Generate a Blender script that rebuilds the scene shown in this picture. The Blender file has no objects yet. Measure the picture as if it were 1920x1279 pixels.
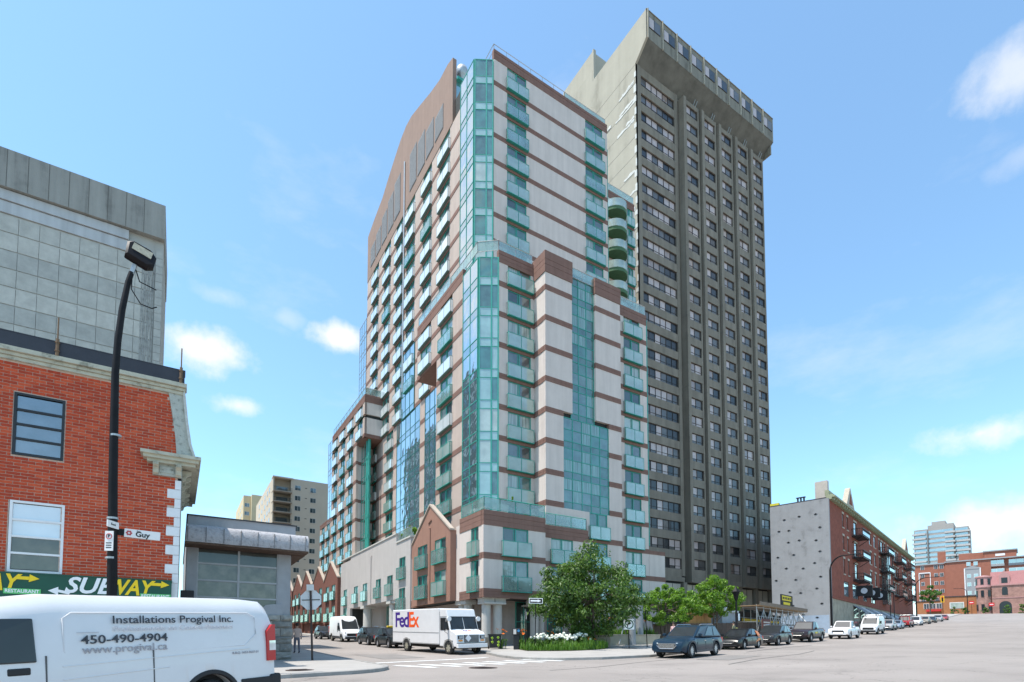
import bpy, bmesh, math, random, bisect
from mathutils import Vector, Matrix
random.seed(11)
S = bpy.context.scene
COL = S.collection
R = math.radians

# ------------------------------------------------------------------ camera
TH, AZ = R(3.0), R(58.01)
FWD = Vector((math.cos(AZ)*math.cos(TH), math.sin(AZ)*math.cos(TH), math.sin(TH)))
cam = bpy.data.cameras.new('camera')
cam.sensor_width = 36.0
cam.lens = 1007.3/1920*36
cam.shift_y = (1155.2-639.5)/1920
cam.clip_start = 0.2
cam.clip_end = 6000
cam_o = bpy.data.objects.new('camera', cam)
COL.objects.link(cam_o)
cam_o.location = (0, 0, 1.6)
cam_o.rotation_euler = FWD.to_track_quat('-Z', 'Y').to_euler()
S.camera = cam_o

# ------------------------------------------------------------------ light
SUN_EL = R(68)
SUN_DIR = Vector((-0.992*math.cos(SUN_EL), 0.13*math.cos(SUN_EL), math.sin(SUN_EL))).normalized()
world = bpy.data.worlds.new('World')
S.world = world
world.use_nodes = True
wt = world.node_tree
wt.nodes.clear()
def wn(t, **k):
    n = wt.nodes.new(t)
    for a, b in k.items(): setattr(n, a, b)
    return n
wl = wt.links.new
sky = wn('ShaderNodeTexSky', sky_type='NISHITA')
sky.sun_disc = False
sky.sun_elevation = SUN_EL
sky.sun_rotation = math.atan2(SUN_DIR.x, SUN_DIR.y)
sky.altitude = 50
sky.air_density = 1.0
sky.dust_density = 0.4
sky.ozone_density = 2.0
bg = wn('ShaderNodeBackground')
bg.inputs['Strength'].default_value = 0.115
wout = wn('ShaderNodeOutputWorld')
tc = wn('ShaderNodeTexCoord')
# clouds: small cumulus puffs at given directions plus a thin veil all round the sky
def wmath(op, a, b=None, clamp=False):
    m = wn('ShaderNodeMath', operation=op); m.use_clamp = clamp
    for i, x in enumerate((a, b)):
        if x is None: continue
        if isinstance(x, (int, float)): m.inputs[i].default_value = x
        else: wl(x, m.inputs[i])
    return m.outputs[0]
nz = wn('ShaderNodeTexNoise'); nz.inputs['Scale'].default_value = 13.0; nz.inputs['Detail'].default_value = 8; nz.inputs['Roughness'].default_value = 0.6
wl(tc.outputs['Generated'], nz.inputs['Vector'])
nz2 = wn('ShaderNodeTexNoise'); nz2.inputs['Scale'].default_value = 2.3; nz2.inputs['Detail'].default_value = 7; nz2.inputs['Roughness'].default_value = 0.62
mp = wn('ShaderNodeMapping'); mp.inputs['Scale'].default_value = (1, 1, 2.6); mp.inputs['Location'].default_value = (3.1, 1.7, 0.4)
wl(tc.outputs['Generated'], mp.inputs['Vector']); wl(mp.outputs[0], nz2.inputs['Vector'])
def sky_dir(az, el):
    return Vector((math.cos(el)*math.cos(az), math.cos(el)*math.sin(az), math.sin(el)))
# (azimuth from +X, elevation, half width, half height) in degrees, density
PUFFS = [(89.1, 26.0, 4.6, 2.3, .95), (76.3, 29.0, 2.7, 1.5, 1.0), (85.4, 21.9, 2.6, 1.0, .8), (12.6, 38.4, 4.0, 2.6, .6), (16.2, 16.6, 4.4, 1.5, .85),
         (16.0, 9.6, 8.0, 2.6, .9), (13.0, 34.0, 2.8, 1.2, .25), (81.5, 29.9, 2.0, 1.0, .3), (87, 30.3, 3, 1.0, .3),
         (124, 41, 11, 17, 1.0), (165, 30, 14, 6, .9), (195, 24, 16, 5, .9), (230, 40, 13, 6, .8), (275, 26, 15, 5, .9), (325, 36, 12, 5, .8), (-15, 22, 9, 3, .9)]
mask = None
for az, el, sx, sy, den in PUFFS:
    az, el, sx, sy = R(az), R(el), R(sx), R(sy)
    cdir = sky_dir(az, el)
    e1 = Vector((-math.sin(az), math.cos(az), 0)); e2 = cdir.cross(e1) * -1
    if e2.z < 0: e2 = -e2
    d1 = wn('ShaderNodeVectorMath', operation='DOT_PRODUCT'); wl(tc.outputs['Generated'], d1.inputs[0]); d1.inputs[1].default_value = e1/sx
    d2 = wn('ShaderNodeVectorMath', operation='DOT_PRODUCT'); wl(tc.outputs['Generated'], d2.inputs[0]); d2.inputs[1].default_value = e2/sy
    d3 = wn('ShaderNodeVectorMath', operation='DOT_PRODUCT'); wl(tc.outputs['Generated'], d3.inputs[0]); d3.inputs[1].default_value = cdir
    u = wmath('SUBTRACT', d1.outputs['Value'], e1.dot(cdir)/sx)
    v = wmath('SUBTRACT', d2.outputs['Value'], e2.dot(cdir)/sy)
    rr = wmath('SQRT', wmath('ADD', wmath('MULTIPLY', u, u), wmath('MULTIPLY', v, v)))
    rr = wmath('ADD', rr, wmath('MULTIPLY', wmath('SUBTRACT', nz.outputs['Fac'], .5), 2.3))
    mr = wn('ShaderNodeMapRange', interpolation_type='SMOOTHSTEP')
    wl(rr, mr.inputs['Value']); mr.inputs['From Min'].default_value = 1.15; mr.inputs['From Max'].default_value = -0.15
    mr.inputs['To Min'].default_value = 0; mr.inputs['To Max'].default_value = den
    front = wmath('GREATER_THAN', d3.outputs['Value'], 0.3)
    m1 = wmath('MULTIPLY', mr.outputs[0], front)
    mask = m1 if mask is None else wmath('MAXIMUM', mask, m1)
veil = wn('ShaderNodeMapRange', interpolation_type='SMOOTHSTEP'); wl(nz2.outputs['Fac'], veil.inputs['Value'])
veil.inputs['From Min'].default_value = .46; veil.inputs['From Max'].default_value = .8; veil.inputs['To Max'].default_value = .3
mask = wmath('MAXIMUM', wmath('MAXIMUM', mask, veil.outputs[0]), .05)
mixc = wn('ShaderNodeMix', data_type='RGBA')
wl(mask, mixc.inputs['Factor']); tint = wn('ShaderNodeMix', data_type='RGBA', blend_type='MULTIPLY'); tint.inputs['Factor'].default_value = 1; tint.inputs[7].default_value = (.86, 1.11, 1.10, 1)
wl(sky.outputs[0], tint.inputs[6]); wl(tint.outputs[2], mixc.inputs[6]); mixc.inputs[7].default_value = (4.2, 4.1, 4.0, 1)
wl(mixc.outputs[2], bg.inputs['Color']); wl(bg.outputs[0], wout.inputs['Surface'])

sun = bpy.data.lights.new('sun', 'SUN')
sun.energy = 2.7
sun.angle = R(0.6)
sun.color = (1.0, 0.94, 0.86)
sun_o = bpy.data.objects.new('sun', sun)
COL.objects.link(sun_o)
sun_o.rotation_euler = SUN_DIR.to_track_quat('Z', 'Y').to_euler()
sun_o.location = (-60, 20, 120)
S.view_settings.view_transform = 'Standard'
S.view_settings.look = 'None'
S.view_settings.gamma = 1
S.view_settings.use_curve_mapping = False
S.view_settings.exposure = 1.3

# ------------------------------------------------------------------ materials
MATS = {}
def mat(name, col, rough=.8, var=.12, scale=2.0, bump=0.0, bscale=20.0, metal=0.0, spec=.4, streak=0.0, coat=0.0, dirt=None):
    if name in MATS: return MATS[name]
    m = bpy.data.materials.new(name); m.use_nodes = True
    t = m.node_tree; p = t.nodes['Principled BSDF']; L = t.links.new
    p.inputs['Roughness'].default_value = rough; p.inputs['Metallic'].default_value = metal
    p.inputs['Specular IOR Level'].default_value = spec
    p.inputs['Coat Weight'].default_value = coat; p.inputs['Coat Roughness'].default_value = .05
    c0_ = t.nodes.new('ShaderNodeTexCoord'); oi_ = t.nodes.new('ShaderNodeObjectInfo')
    ml_ = t.nodes.new('ShaderNodeMath'); ml_.operation = 'MULTIPLY'; ml_.inputs[1].default_value = 61; L(oi_.outputs['Random'], ml_.inputs[0])
    c_ = t.nodes.new('ShaderNodeVectorMath'); c_.operation = 'ADD'; L(c0_.outputs['Object'], c_.inputs[0]); L(ml_.outputs[0], c_.inputs[1])
    class c: outputs = {'Object': c_.outputs[0]}
    nd = t.nodes.new('ShaderNodeTexNoise'); nd.inputs['Scale'].default_value = scale; nd.inputs['Detail'].default_value = 6; nd.inputs['Roughness'].default_value = .65
    L(c.outputs['Object'], nd.inputs['Vector'])
    fac = nd.outputs['Fac']
    if streak:
        mpn = t.nodes.new('ShaderNodeMapping'); mpn.inputs['Scale'].default_value = (1, 1, .07)
        n2 = t.nodes.new('ShaderNodeTexNoise'); n2.inputs['Scale'].default_value = scale*2.2; n2.inputs['Detail'].default_value = 5
        L(c.outputs['Object'], mpn.inputs['Vector']); L(mpn.outputs[0], n2.inputs['Vector'])
        mm = t.nodes.new('ShaderNodeMix'); mm.inputs['Factor'].default_value = streak
        L(nd.outputs['Fac'], mm.inputs[2]); L(n2.outputs['Fac'], mm.inputs[3]); fac = mm.outputs[0]
    rp = t.nodes.new('ShaderNodeValToRGB')
    e = rp.color_ramp.elements
    e[0].position = .28; e[1].position = .72
    lo = [max(0, x*(1-var)) for x in col]; hi = [min(1, x*(1+var)) for x in col]
    if dirt: lo = [x*(1-var) for x in dirt]
    e[0].color = (*lo, 1); e[1].color = (*hi, 1)
    if dirt:
        ee = rp.color_ramp.elements.new(.45); ee.color = (*col, 1)
    L(fac, rp.inputs['Fac']); L(rp.outputs[0], p.inputs['Base Color'])
    if bump:
        nb = t.nodes.new('ShaderNodeTexNoise'); nb.inputs['Scale'].default_value = bscale; nb.inputs['Detail'].default_value = 4
        L(c.outputs['Object'], nb.inputs['Vector'])
        b = t.nodes.new('ShaderNodeBump'); b.inputs['Strength'].default_value = bump; b.inputs['Distance'].default_value = .02
        L(nb.outputs['Fac'], b.inputs['Height']); L(b.outputs[0], p.inputs['Normal'])
    MATS[name] = m
    return m
def glass(name, col, refl=.35, var=.3, scale=1.5, wav=.02, curtain=0, blend=.35, clear=0):
    if name in MATS: return MATS[name]
    m = bpy.data.materials.new(name); m.use_nodes = True
    t = m.node_tree; p = t.nodes['Principled BSDF']; L = t.links.new
    p.inputs['Roughness'].default_value = .35
    c = t.nodes.new('ShaderNodeTexCoord')
    oi = t.nodes.new('ShaderNodeObjectInfo')
    va = t.nodes.new('ShaderNodeVectorMath'); va.operation = 'ADD'
    vs = t.nodes.new('ShaderNodeVectorMath'); vs.operation = 'SCALE'; vs.inputs['Scale'].default_value = 37
    cb = t.nodes.new('ShaderNodeCombineXYZ'); L(oi.outputs['Random'], cb.inputs[0]); L(oi.outputs['Random'], cb.inputs[2])
    L(cb.outputs[0], vs.inputs[0]); L(c.outputs['Object'], va.inputs[0]); L(vs.outputs[0], va.inputs[1])
    mpn = t.nodes.new('ShaderNodeMapping'); L(va.outputs[0], mpn.inputs['Vector'])
    mpn.inputs['Scale'].default_value = (6, 6, .15) if curtain else (1, 1, 1)
    nd = t.nodes.new('ShaderNodeTexNoise'); nd.inputs['Scale'].default_value = scale; nd.inputs['Detail'].default_value = 3
    L(mpn.outputs[0], nd.inputs['Vector'])
    rp = t.nodes.new('ShaderNodeValToRGB'); e = rp.color_ramp.elements
    e[0].position = .35; e[1].position = .65
    e[0].color = (*[x*(1-var) for x in col], 1); e[1].color = (*[min(1, x*(1+var)) for x in col], 1)
    L(nd.outputs['Fac'], rp.inputs['Fac']); L(rp.outputs[0], p.inputs['Base Color'])
    gl = t.nodes.new('ShaderNodeBsdfGlossy'); gl.inputs['Roughness'].default_value = .03; gl.inputs['Color'].default_value = (.93, .98, .98, 1)
    nb = t.nodes.new('ShaderNodeTexNoise'); nb.inputs['Scale'].default_value = .9; nb.inputs['Detail'].default_value = 1; L(va.outputs[0], nb.inputs['Vector'])
    b = t.nodes.new('ShaderNodeBump'); b.inputs['Strength'].default_value = wav*4; b.inputs['Distance'].default_value = .1
    L(nb.outputs['Fac'], b.inputs['Height']); L(b.outputs[0], gl.inputs['Normal'])
    lw = t.nodes.new('ShaderNodeLayerWeight'); lw.inputs['Blend'].default_value = blend
    mr = t.nodes.new('ShaderNodeMapRange'); mr.inputs['To Min'].default_value = refl; mr.inputs['To Max'].default_value = 1
    L(lw.outputs['Fresnel'], mr.inputs['Value'])
    mx = t.nodes.new('ShaderNodeMixShader'); L(mr.outputs[0], mx.inputs[0]); L(p.outputs[0], mx.inputs[1]); L(gl.outputs[0], mx.inputs[2])
    out = mx.outputs[0]
    if clear:
        tr = t.nodes.new('ShaderNodeBsdfTransparent'); tr.inputs['Color'].default_value = (.86, .97, .93, 1)
        m3 = t.nodes.new('ShaderNodeMixShader'); m3.inputs[0].default_value = clear; L(out, m3.inputs[1]); L(tr.outputs[0], m3.inputs[2]); out = m3.outputs[0]
    L(out, t.nodes['Material Output'].inputs['Surface'])
    MATS[name] = m
    return m
def leafmat(name, c0, c1, tr=.45):
    m = bpy.data.materials.new(name); m.use_nodes = True
    t = m.node_tree; L = t.links.new; t.nodes.remove(t.nodes['Principled BSDF'])
    g = t.nodes.new('ShaderNodeNewGeometry')
    rp = t.nodes.new('ShaderNodeValToRGB'); e = rp.color_ramp.elements
    e[0].color = (*c0, 1); e[1].color = (*c1, 1)
    L(g.outputs['Random Per Island'], rp.inputs['Fac'])
    d = t.nodes.new('ShaderNodeBsdfDiffuse'); tr_ = t.nodes.new('ShaderNodeBsdfTranslucent'); mx = t.nodes.new('ShaderNodeMixShader')
    mx.inputs[0].default_value = tr
    L(rp.outputs[0], d.inputs['Color']); L(rp.outputs[0], tr_.inputs['Color'])
    L(d.outputs[0], mx.inputs[1]); L(tr_.outputs[0], mx.inputs[2])
    gl = t.nodes.new('ShaderNodeBsdfGlossy'); gl.inputs['Roughness'].default_value = .45; gl.inputs['Color'].default_value = (.5, .5, .5, 1)
    m2 = t.nodes.new('ShaderNodeMixShader'); m2.inputs[0].default_value = .06
    L(mx.outputs[0], m2.inputs[1]); L(gl.outputs[0], m2.inputs[2]); L(m2.outputs[0], t.nodes['Material Output'].inputs['Surface'])
    MATS[name] = m
    return m

# ------------------------------------------------------------------ mesh helpers
class MB:
    def __init__(s): s.v, s.f, s.m = [], [], []
    def face(s, pts, mi=0):
        b = len(s.v); s.v += [tuple(p) for p in pts]; s.f.append(tuple(range(b, b+len(pts)))); s.m.append(mi); return s
    def box(s, x0, x1, y0, y1, z0, z1, mi=0):
        b = len(s.v)
        s.v += [(x0,y0,z0),(x1,y0,z0),(x1,y1,z0),(x0,y1,z0),(x0,y0,z1),(x1,y0,z1),(x1,y1,z1),(x0,y1,z1)]
        s.f += [tuple(b+i for i in q) for q in ((0,3,2,1),(4,5,6,7),(0,1,5,4),(1,2,6,5),(2,3,7,6),(3,0,4,7))]
        s.m += [mi]*6; return s
    def prism(s, poly, a0, a1, axis='z', mi=0):
        n = len(poly); b = len(s.v)
        def P(u, v, a):
            return (u, v, a) if axis == 'z' else ((a, u, v) if axis == 'x' else (u, a, v))
        s.v += [P(u, v, a0) for u, v in poly] + [P(u, v, a1) for u, v in poly]
        s.f += [tuple(b+i for i in range(n))[::-1], tuple(b+n+i for i in range(n))]
        s.f += [(b+i, b+(i+1) % n, b+n+(i+1) % n, b+n+i) for i in range(n)]
        s.m += [mi]*(n+2); return s
    def tube(s, pts, r, n=8, mi=0, cap=True):
        pts = [Vector(p) for p in pts]; b0 = len(s.v)
        rs = r if isinstance(r, (list, tuple)) else [r]*len(pts)
        for i, p in enumerate(pts):
            d = (pts[min(i+1, len(pts)-1)]-pts[max(i-1, 0)])
            d = d.normalized() if d.length > 1e-9 else Vector((0, 0, 1))
            up = Vector((0, 0, 1)) if abs(d.z) < .95 else Vector((1, 0, 0))
            a = d.cross(up).normalized(); c = a.cross(d)
            for k in range(n):
                t = 2*math.pi*k/n
                s.v.append(tuple(p+(a*math.cos(t)+c*math.sin(t))*rs[i]))
        for i in range(len(pts)-1):
            for k in range(n):
                s.f.append((b0+i*n+k, b0+i*n+(k+1) % n, b0+(i+1)*n+(k+1) % n, b0+(i+1)*n+k)); s.m.append(mi)
        if cap:
            s.f.append(tuple(b0+k for k in range(n))[::-1]); s.f.append(tuple(b0+(len(pts)-1)*n+k for k in range(n))); s.m += [mi, mi]
        return s
    def bar(s, p, q, w, mi=0): return s.tube([p, q], w, 4, mi)
    def loft(s, secs, mi=0, closed=True, cap=True):
        n = len(secs[0]); b = len(s.v)
        for q in secs: s.v += [tuple(p) for p in q]
        for i in range(len(secs)-1):
            for k in range(n if closed else n-1):
                s.f.append((b+i*n+k, b+i*n+(k+1) % n, b+(i+1)*n+(k+1) % n, b+(i+1)*n+k)); s.m.append(mi)
        if cap:
            s.f.append(tuple(b+k for k in range(n))[::-1]); s.f.append(tuple(b+(len(secs)-1)*n+k for k in range(n))); s.m += [mi, mi]
        return s
    def mesh(s, name, mats, smooth=None):
        me = bpy.data.meshes.new(name); me.from_pydata(s.v, [], s.f)
        for m in (mats if isinstance(mats, (list, tuple)) else [mats]): me.materials.append(m)
        me.polygons.foreach_set('material_index', s.m)
        me.update()
        bm = bmesh.new(); bm.from_mesh(me)
        if smooth: bmesh.ops.remove_doubles(bm, verts=bm.verts, dist=1e-4)
        bmesh.ops.recalc_face_normals(bm, faces=bm.faces); bm.to_mesh(me); bm.free()
        if smooth:
            me.shade_smooth(); me.set_sharp_from_angle(angle=R(smooth))
        return me
    def obj(s, name, mats, parent=None, loc=(0,0,0), rz=0, smooth=None):
        return mk(name, s.mesh(name, mats, smooth), parent, loc, rz)
def mk(name, me, parent=None, loc=(0,0,0), rz=0):
    o = bpy.data.objects.new(name, me); COL.objects.link(o)
    o.parent = parent; o.location = loc
    if rz: o.rotation_euler = (0, 0, rz)
    return o
def tag(o, label, cat, group=None):
    o['label'] = label; o['category'] = cat
    if group: o['group'] = group
    return o
def struct(o): o['kind'] = 'structure'; return o
def stuff(o): o['kind'] = 'stuff'; return o
def thing(name, label, cat, loc=(0,0,0), rz=0, group=None):
    o = bpy.data.objects.new(name, None); COL.objects.link(o); o.empty_display_size = .3
    o.location = loc; o.rotation_euler = (0, 0, rz)
    return tag(o, label, cat, group)
def bevel(o, w=.02, seg=2, ang=40):
    b = o.modifiers.new('bevel', 'BEVEL'); b.width = w; b.segments = seg; b.limit_method = 'ANGLE'; b.angle_limit = R(ang)
    return o
_tc = {}
def text_mesh(txt, size, mats, ext=.004, shear=0, bold=0, align='CENTER', space=1.0):
    cu = bpy.data.curves.new('lettering', 'FONT'); cu.body = txt; cu.size = size; cu.extrude = ext; cu.shear = shear; cu.offset = bold
    cu.align_x = align; cu.align_y = 'CENTER'; cu.space_character = space; cu.resolution_u = 3
    o = bpy.data.objects.new('lettering_tmp', cu); COL.objects.link(o)
    bpy.context.view_layer.update()
    me = bpy.data.meshes.new_from_object(o.evaluated_get(bpy.context.evaluated_depsgraph_get()))
    bpy.data.objects.remove(o); bpy.data.curves.remove(cu)
    me.materials.clear(); me.materials.append(mats)
    me.name = 'lettering'
    return me
def put_text(txt, size, m, parent, loc, rot, width=None, **k):
    me = text_mesh(txt, size, m, **k)
    o = mk('lettering', me, parent, loc)
    if width:
        xs = [v.co.x for v in me.vertices]; cx_ = (max(xs)+min(xs))/2; f = width/(max(xs)-min(xs))
        for v in me.vertices: v.co.x = (v.co.x-cx_)*f
    o.rotation_euler = rot
    return o

# ------------------------------------------------------------------ terrain
KX = [-200, -8, 2, 15, 24, 67, 162, 255, 300, 600]; KZ = [-3, -.5, .05, .2, .5, 1.65, 5.7, 10.8, 12, 13]
def _pl(x):
    if x <= KX[0]: return KZ[0]
    if x >= KX[-1]: return KZ[-1]
    i = bisect.bisect(KX, x)-1
    return KZ[i]+(x-KX[i])/(KX[i+1]-KX[i])*(KZ[i+1]-KZ[i])
YK = [-60, 0, 11, 18, 25, 31, 110]; YZ = [.05, .24, .33, .40, .53, .712, 3.37]
def _yz(y):
    if y <= YK[0]: return YZ[0]
    if y >= YK[-1]: return YZ[-1]
    i = bisect.bisect(YK, y)-1
    return YZ[i]+(y-YK[i])/(YK[i+1]-YK[i])*(YZ[i+1]-YZ[i])
def gz(x, y):
    w = 3 if x < 40 else 12
    return (_pl(x-w)+2*_pl(x)+_pl(x+w))/4+_yz(y)
# Guy street frame: t along the street uphill, n across it away from the camera; kerb at n=0
GA = R(14.5); GU = Vector((math.cos(GA), math.sin(GA))); GN = Vector((-GU.y, GU.x)); GO = Vector((25.5, 23.3))
def gn(t, n): p = GO+GU*t+GN*n; return p.x, p.y

asphalt = mat('asphalt', (.272, .243, .222), .92, .08, .35, .35, 60, dirt=(.235, .21, .192), spec=.2)
def wear(m, amount=.5):
    t = m.node_tree; L = t.links.new; p = t.nodes['Principled BSDF']; src = p.inputs['Base Color'].links[0].from_socket
    c = t.nodes.new('ShaderNodeTexCoord')
    v = t.nodes.new('ShaderNodeTexVoronoi'); v.feature = 'DISTANCE_TO_EDGE'; v.inputs['Scale'].default_value = .16
    nd = t.nodes.new('ShaderNodeTexNoise'); nd.inputs['Scale'].default_value = .5; nd.inputs['Detail'].default_value = 5
    mx = t.nodes.new('ShaderNodeMix'); mx.data_type = 'VECTOR'; mx.inputs['Factor'].default_value = .35
    L(c.outputs['Object'], nd.inputs['Vector']); L(c.outputs['Object'], mx.inputs[4]); sc = t.nodes.new('ShaderNodeVectorMath'); sc.operation = 'SCALE'; sc.inputs['Scale'].default_value = 12; L(nd.outputs['Color'], sc.inputs[0]); L(sc.outputs[0], mx.inputs[5]); L(mx.outputs[1], v.inputs['Vector'])
    r = t.nodes.new('ShaderNodeMapRange'); r.inputs['From Max'].default_value = .006; r.inputs['To Min'].default_value = 1-amount; r.inputs['To Max'].default_value = 1; L(v.outputs['Distance'], r.inputs['Value'])
    st = t.nodes.new('ShaderNodeTexNoise'); st.inputs['Scale'].default_value = .11; st.inputs['Detail'].default_value = 3; L(c.outputs['Object'], st.inputs['Vector'])
    r2 = t.nodes.new('ShaderNodeMapRange'); r2.inputs['From Min'].default_value = .3; r2.inputs['From Max'].default_value = .7; r2.inputs['To Min'].default_value = .86; r2.inputs['To Max'].default_value = 1.08; L(st.outputs['Fac'], r2.inputs['Value'])
    w = t.nodes.new('ShaderNodeTexNoise'); w.inputs['Scale'].default_value = 26; w.inputs['Detail'].default_value = 2; L(c.outputs['Object'], w.inputs['Vector'])
    r3 = t.nodes.new('ShaderNodeMapRange'); r3.inputs['To Min'].default_value = .82; r3.inputs['To Max'].default_value = 1.18; L(w.outputs['Fac'], r3.inputs['Value'])
    m1 = t.nodes.new('ShaderNodeMath'); m1.operation = 'MULTIPLY'; L(r.outputs[0], m1.inputs[0]); L(r2.outputs[0], m1.inputs[1])
    m2 = t.nodes.new('ShaderNodeMath'); m2.operation = 'MULTIPLY'; L(m1.outputs[0], m2.inputs[0]); L(r3.outputs[0], m2.inputs[1])
    mc = t.nodes.new('ShaderNodeVectorMath'); mc.operation = 'SCALE'; L(src, mc.inputs[0]); L(m2.outputs[0], mc.inputs['Scale']); L(mc.outputs[0], p.inputs['Base Color'])
wear(asphalt, .32)
paving = mat('concrete_paving', (.34, .322, .30), .9, .12, .8, .3, 45, spec=.2)
kerbm = mat('kerb_stone', (.27, .26, .245), .9, .2, 3, .3, 40)
paint_w = mat('road_paint', (.62, .62, .6), .8, .25, 6, .2, 60, dirt=(.3, .3, .29))

def build_ground():
    def lines(a, b): 
        L = [-3000, -1500, -700, -300, -150]
        L += [x for x in range(-100, a, 10)] + [x for x in range(a, b, 1)] + [x for x in range(b, 340, 6)] + [380, 450, 600, 900, 1500, 3000]
        return sorted(set(L))
    xs = lines(-8, 46); ys = lines(-4, 46)
    mb = MB(); mb.v = [(x, y, gz(x, y)) for y in ys for x in xs]; nx = len(xs)
    mb.f = [(j*nx+i, j*nx+i+1, (j+1)*nx+i+1, (j+1)*nx+i) for j in range(len(ys)-1) for i in range(nx-1)]
    mb.m = [0]*len(mb.f)
    struct(mb.obj('road', asphalt, smooth=60))
build_ground()
def slab(name, poly, h, m, side=None, step=2.5, lift=0.0, parent=None):
    bm = bmesh.new()
    vs = [bm.verts.new((x, y, 0)) for x, y in poly]
    fc = bm.faces.new(vs)
    bmesh.ops.triangulate(bm, faces=[fc])
    for _ in range(6):
        es = [e for e in bm.edges if e.calc_length() > step]
        if not es: break
        bmesh.ops.subdivide_edges(bm, edges=es, cuts=1, use_grid_fill=False)
        bmesh.ops.triangulate(bm, faces=[f for f in bm.faces if len(f.verts) > 3])
    if h > .02:
        r = bmesh.ops.extrude_face_region(bm, geom=list(bm.faces))
        top = [e for e in r['geom'] if isinstance(e, bmesh.types.BMVert)]
        ts = set(top)
        for v in bm.verts: v.co.z = gz(v.co.x, v.co.y)+(h if v in ts else -.3)
    else:
        for v in bm.verts: v.co.z = gz(v.co.x, v.co.y)+h+lift
    bmesh.ops.recalc_face_normals(bm, faces=bm.faces)
    me = bpy.data.meshes.new(name); bm.to_mesh(me); bm.free()
    me.materials.append(m)
    return mk(name, me, parent)
def arc(cx, cy, r, a0, a1, n=8):
    return [(cx+r*math.cos(R(a0+(a1-a0)*i/n)), cy+r*math.sin(R(a0+(a1-a0)*i/n))) for i in range(n+1)]
# left corner pavement (shop side): kerb along Guy then round into the side street
left_out = [(-40, 9.3), (3.3, 19.2)] + arc(4.3, 22.6, 3.3, -72, 0, 8) + [(7.65, 60), (7.65, 175)]
slab('pavement', left_out+[(-12, 175), (-40, 60)], .13, paving)
# building-side pavement
right_out = [(17.6, 175), (17.6, 60), (17.6, 32.5)] + [(17.0, 30.2), (16.1, 27.2), (15.9, 25.2), (16.2, 23.5), (17.2, 22.3), (18.9, 21.4)]
guy_k = [gn(t, -1.35*min(1, max(0, (14-t)/12))) for t in range(-4, 236, 3)]
slab('pavement', right_out+guy_k+[gn(234, 60), (60, 110), (40, 175)], .13, paving)
def kerbline(pts, w=.16):
    mb = MB()
    P = []
    for a, b in zip(pts, pts[1:]):
        k = max(1, int(math.hypot(b[0]-a[0], b[1]-a[1])/1.5))
        P += [(a[0]+(b[0]-a[0])*i/k, a[1]+(b[1]-a[1])*i/k) for i in range(k)]
    P.append(pts[-1])
    secs = []
    for i, p in enumerate(P):
        q0, q1 = P[max(0, i-1)], P[min(len(P)-1, i+1)]
        d = Vector((q1[0]-q0[0], q1[1]-q0[1])).normalized(); nn = Vector((-d.y, d.x))
        z = gz(*p)
        a = Vector(p)+nn*w; b = Vector(p)-nn*.03
        secs.append([(b.x, b.y, z-.2), (b.x, b.y, z+.125), (b.x+nn.x*.03, b.y+nn.y*.03, z+.145), (a.x, a.y, z+.145), (a.x, a.y, z-.2)])
    mb.loft(secs)
    return mb
struct(kerbline(left_out[1:]).obj('kerb', kerbm)); struct(kerbline(right_out+guy_k).obj('kerb', kerbm))
for o in list(COL.objects):
    if o.name.startswith('pavement'): struct(o)
# painted markings
def stripe(name, p, q, w, lab, cat, grp=None):
    p, q = Vector(p), Vector(q); d = (q-p).normalized(); nn = Vector((-d.y, d.x))*w/2
    o = slab(name, [tuple(p-nn), tuple(q-nn), tuple(q+nn), tuple(p+nn)], .012, paint_w, step=.9)
    return struct(o)
stripe('stop_line', (8.1, 25.7), (15.3, 27.2), .38, '', '')
for i in range(9):
    x = 8.5+1.22*i; y = 23.55+.13*i
    stripe('crossing_stripe', (x, y), (x+.95, y-2.35), .5, '', '')
def manhole(x, y, r, lab):
    mb = MB(); z = gz(x, y)
    c = [(r*math.cos(2*math.pi*k/24), r*math.sin(2*math.pi*k/24)) for k in range(24)]
    mb.prism(c, 0, .012)
    c2 = [(p[0]*.86, p[1]*.86) for p in c]
    mb.prism(c2, .012, .02, mi=1)
    for k in range(-3, 4): mb.box(-r*.6, r*.6, k*.1*r/.4-.015, k*.1*r/.4+.015, .02, .028, 0)
    o = mb.obj('manhole_cover', [mat('cast_iron', (.10, .065, .055), .7, .3, 8, metal=.3), mat('cast_iron_dark', (.07, .05, .045), .7, .3, 8)], None, (x, y, z))
    return tag(o, lab, 'manhole')
manhole(11.1, 20.1, .62, 'rusty round manhole cover in the road before the zebra crossing')
o = manhole(3.9, 21.0, .5, 'round manhole cover on the corner pavement behind the white van'); o.location.z += .13

tar = mat('tar_seal', (.13, .12, .112), .8, .25, 4); patchm = mat('asphalt_patch', (.205, .188, .174), .92, .15, 1.2, .35, 60)
def seam(pts, w=.07):
    for a, b in zip(pts, pts[1:]): struct(slab('tar_seam', [(a[0], a[1]-w/2), (b[0], b[1]-w/2), (b[0], b[1]+w/2), (a[0], a[1]+w/2)], .011, tar, step=.9))
seam([(12.5, 17.2), (15, 17.5), (18.2, 18.4), (21.5, 18.9), (25, 20.0)]); seam([(20, 14.6), (24, 15.9), (29.5, 17.0), (34, 18.6)]); seam([(30, 20.6), (36, 22.3), (43, 23.7)], .09)
struct(slab('asphalt_patch', [(9.6, 28.6), (12.2, 28.9), (12.0, 33.6), (9.4, 33.3)], .010, patchm, step=.9)); struct(slab('asphalt_patch', [(22.5, 16.4), (26.8, 17.5), (26.4, 19.2), (22.1, 18.0)], .010, patchm, step=.9))
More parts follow.
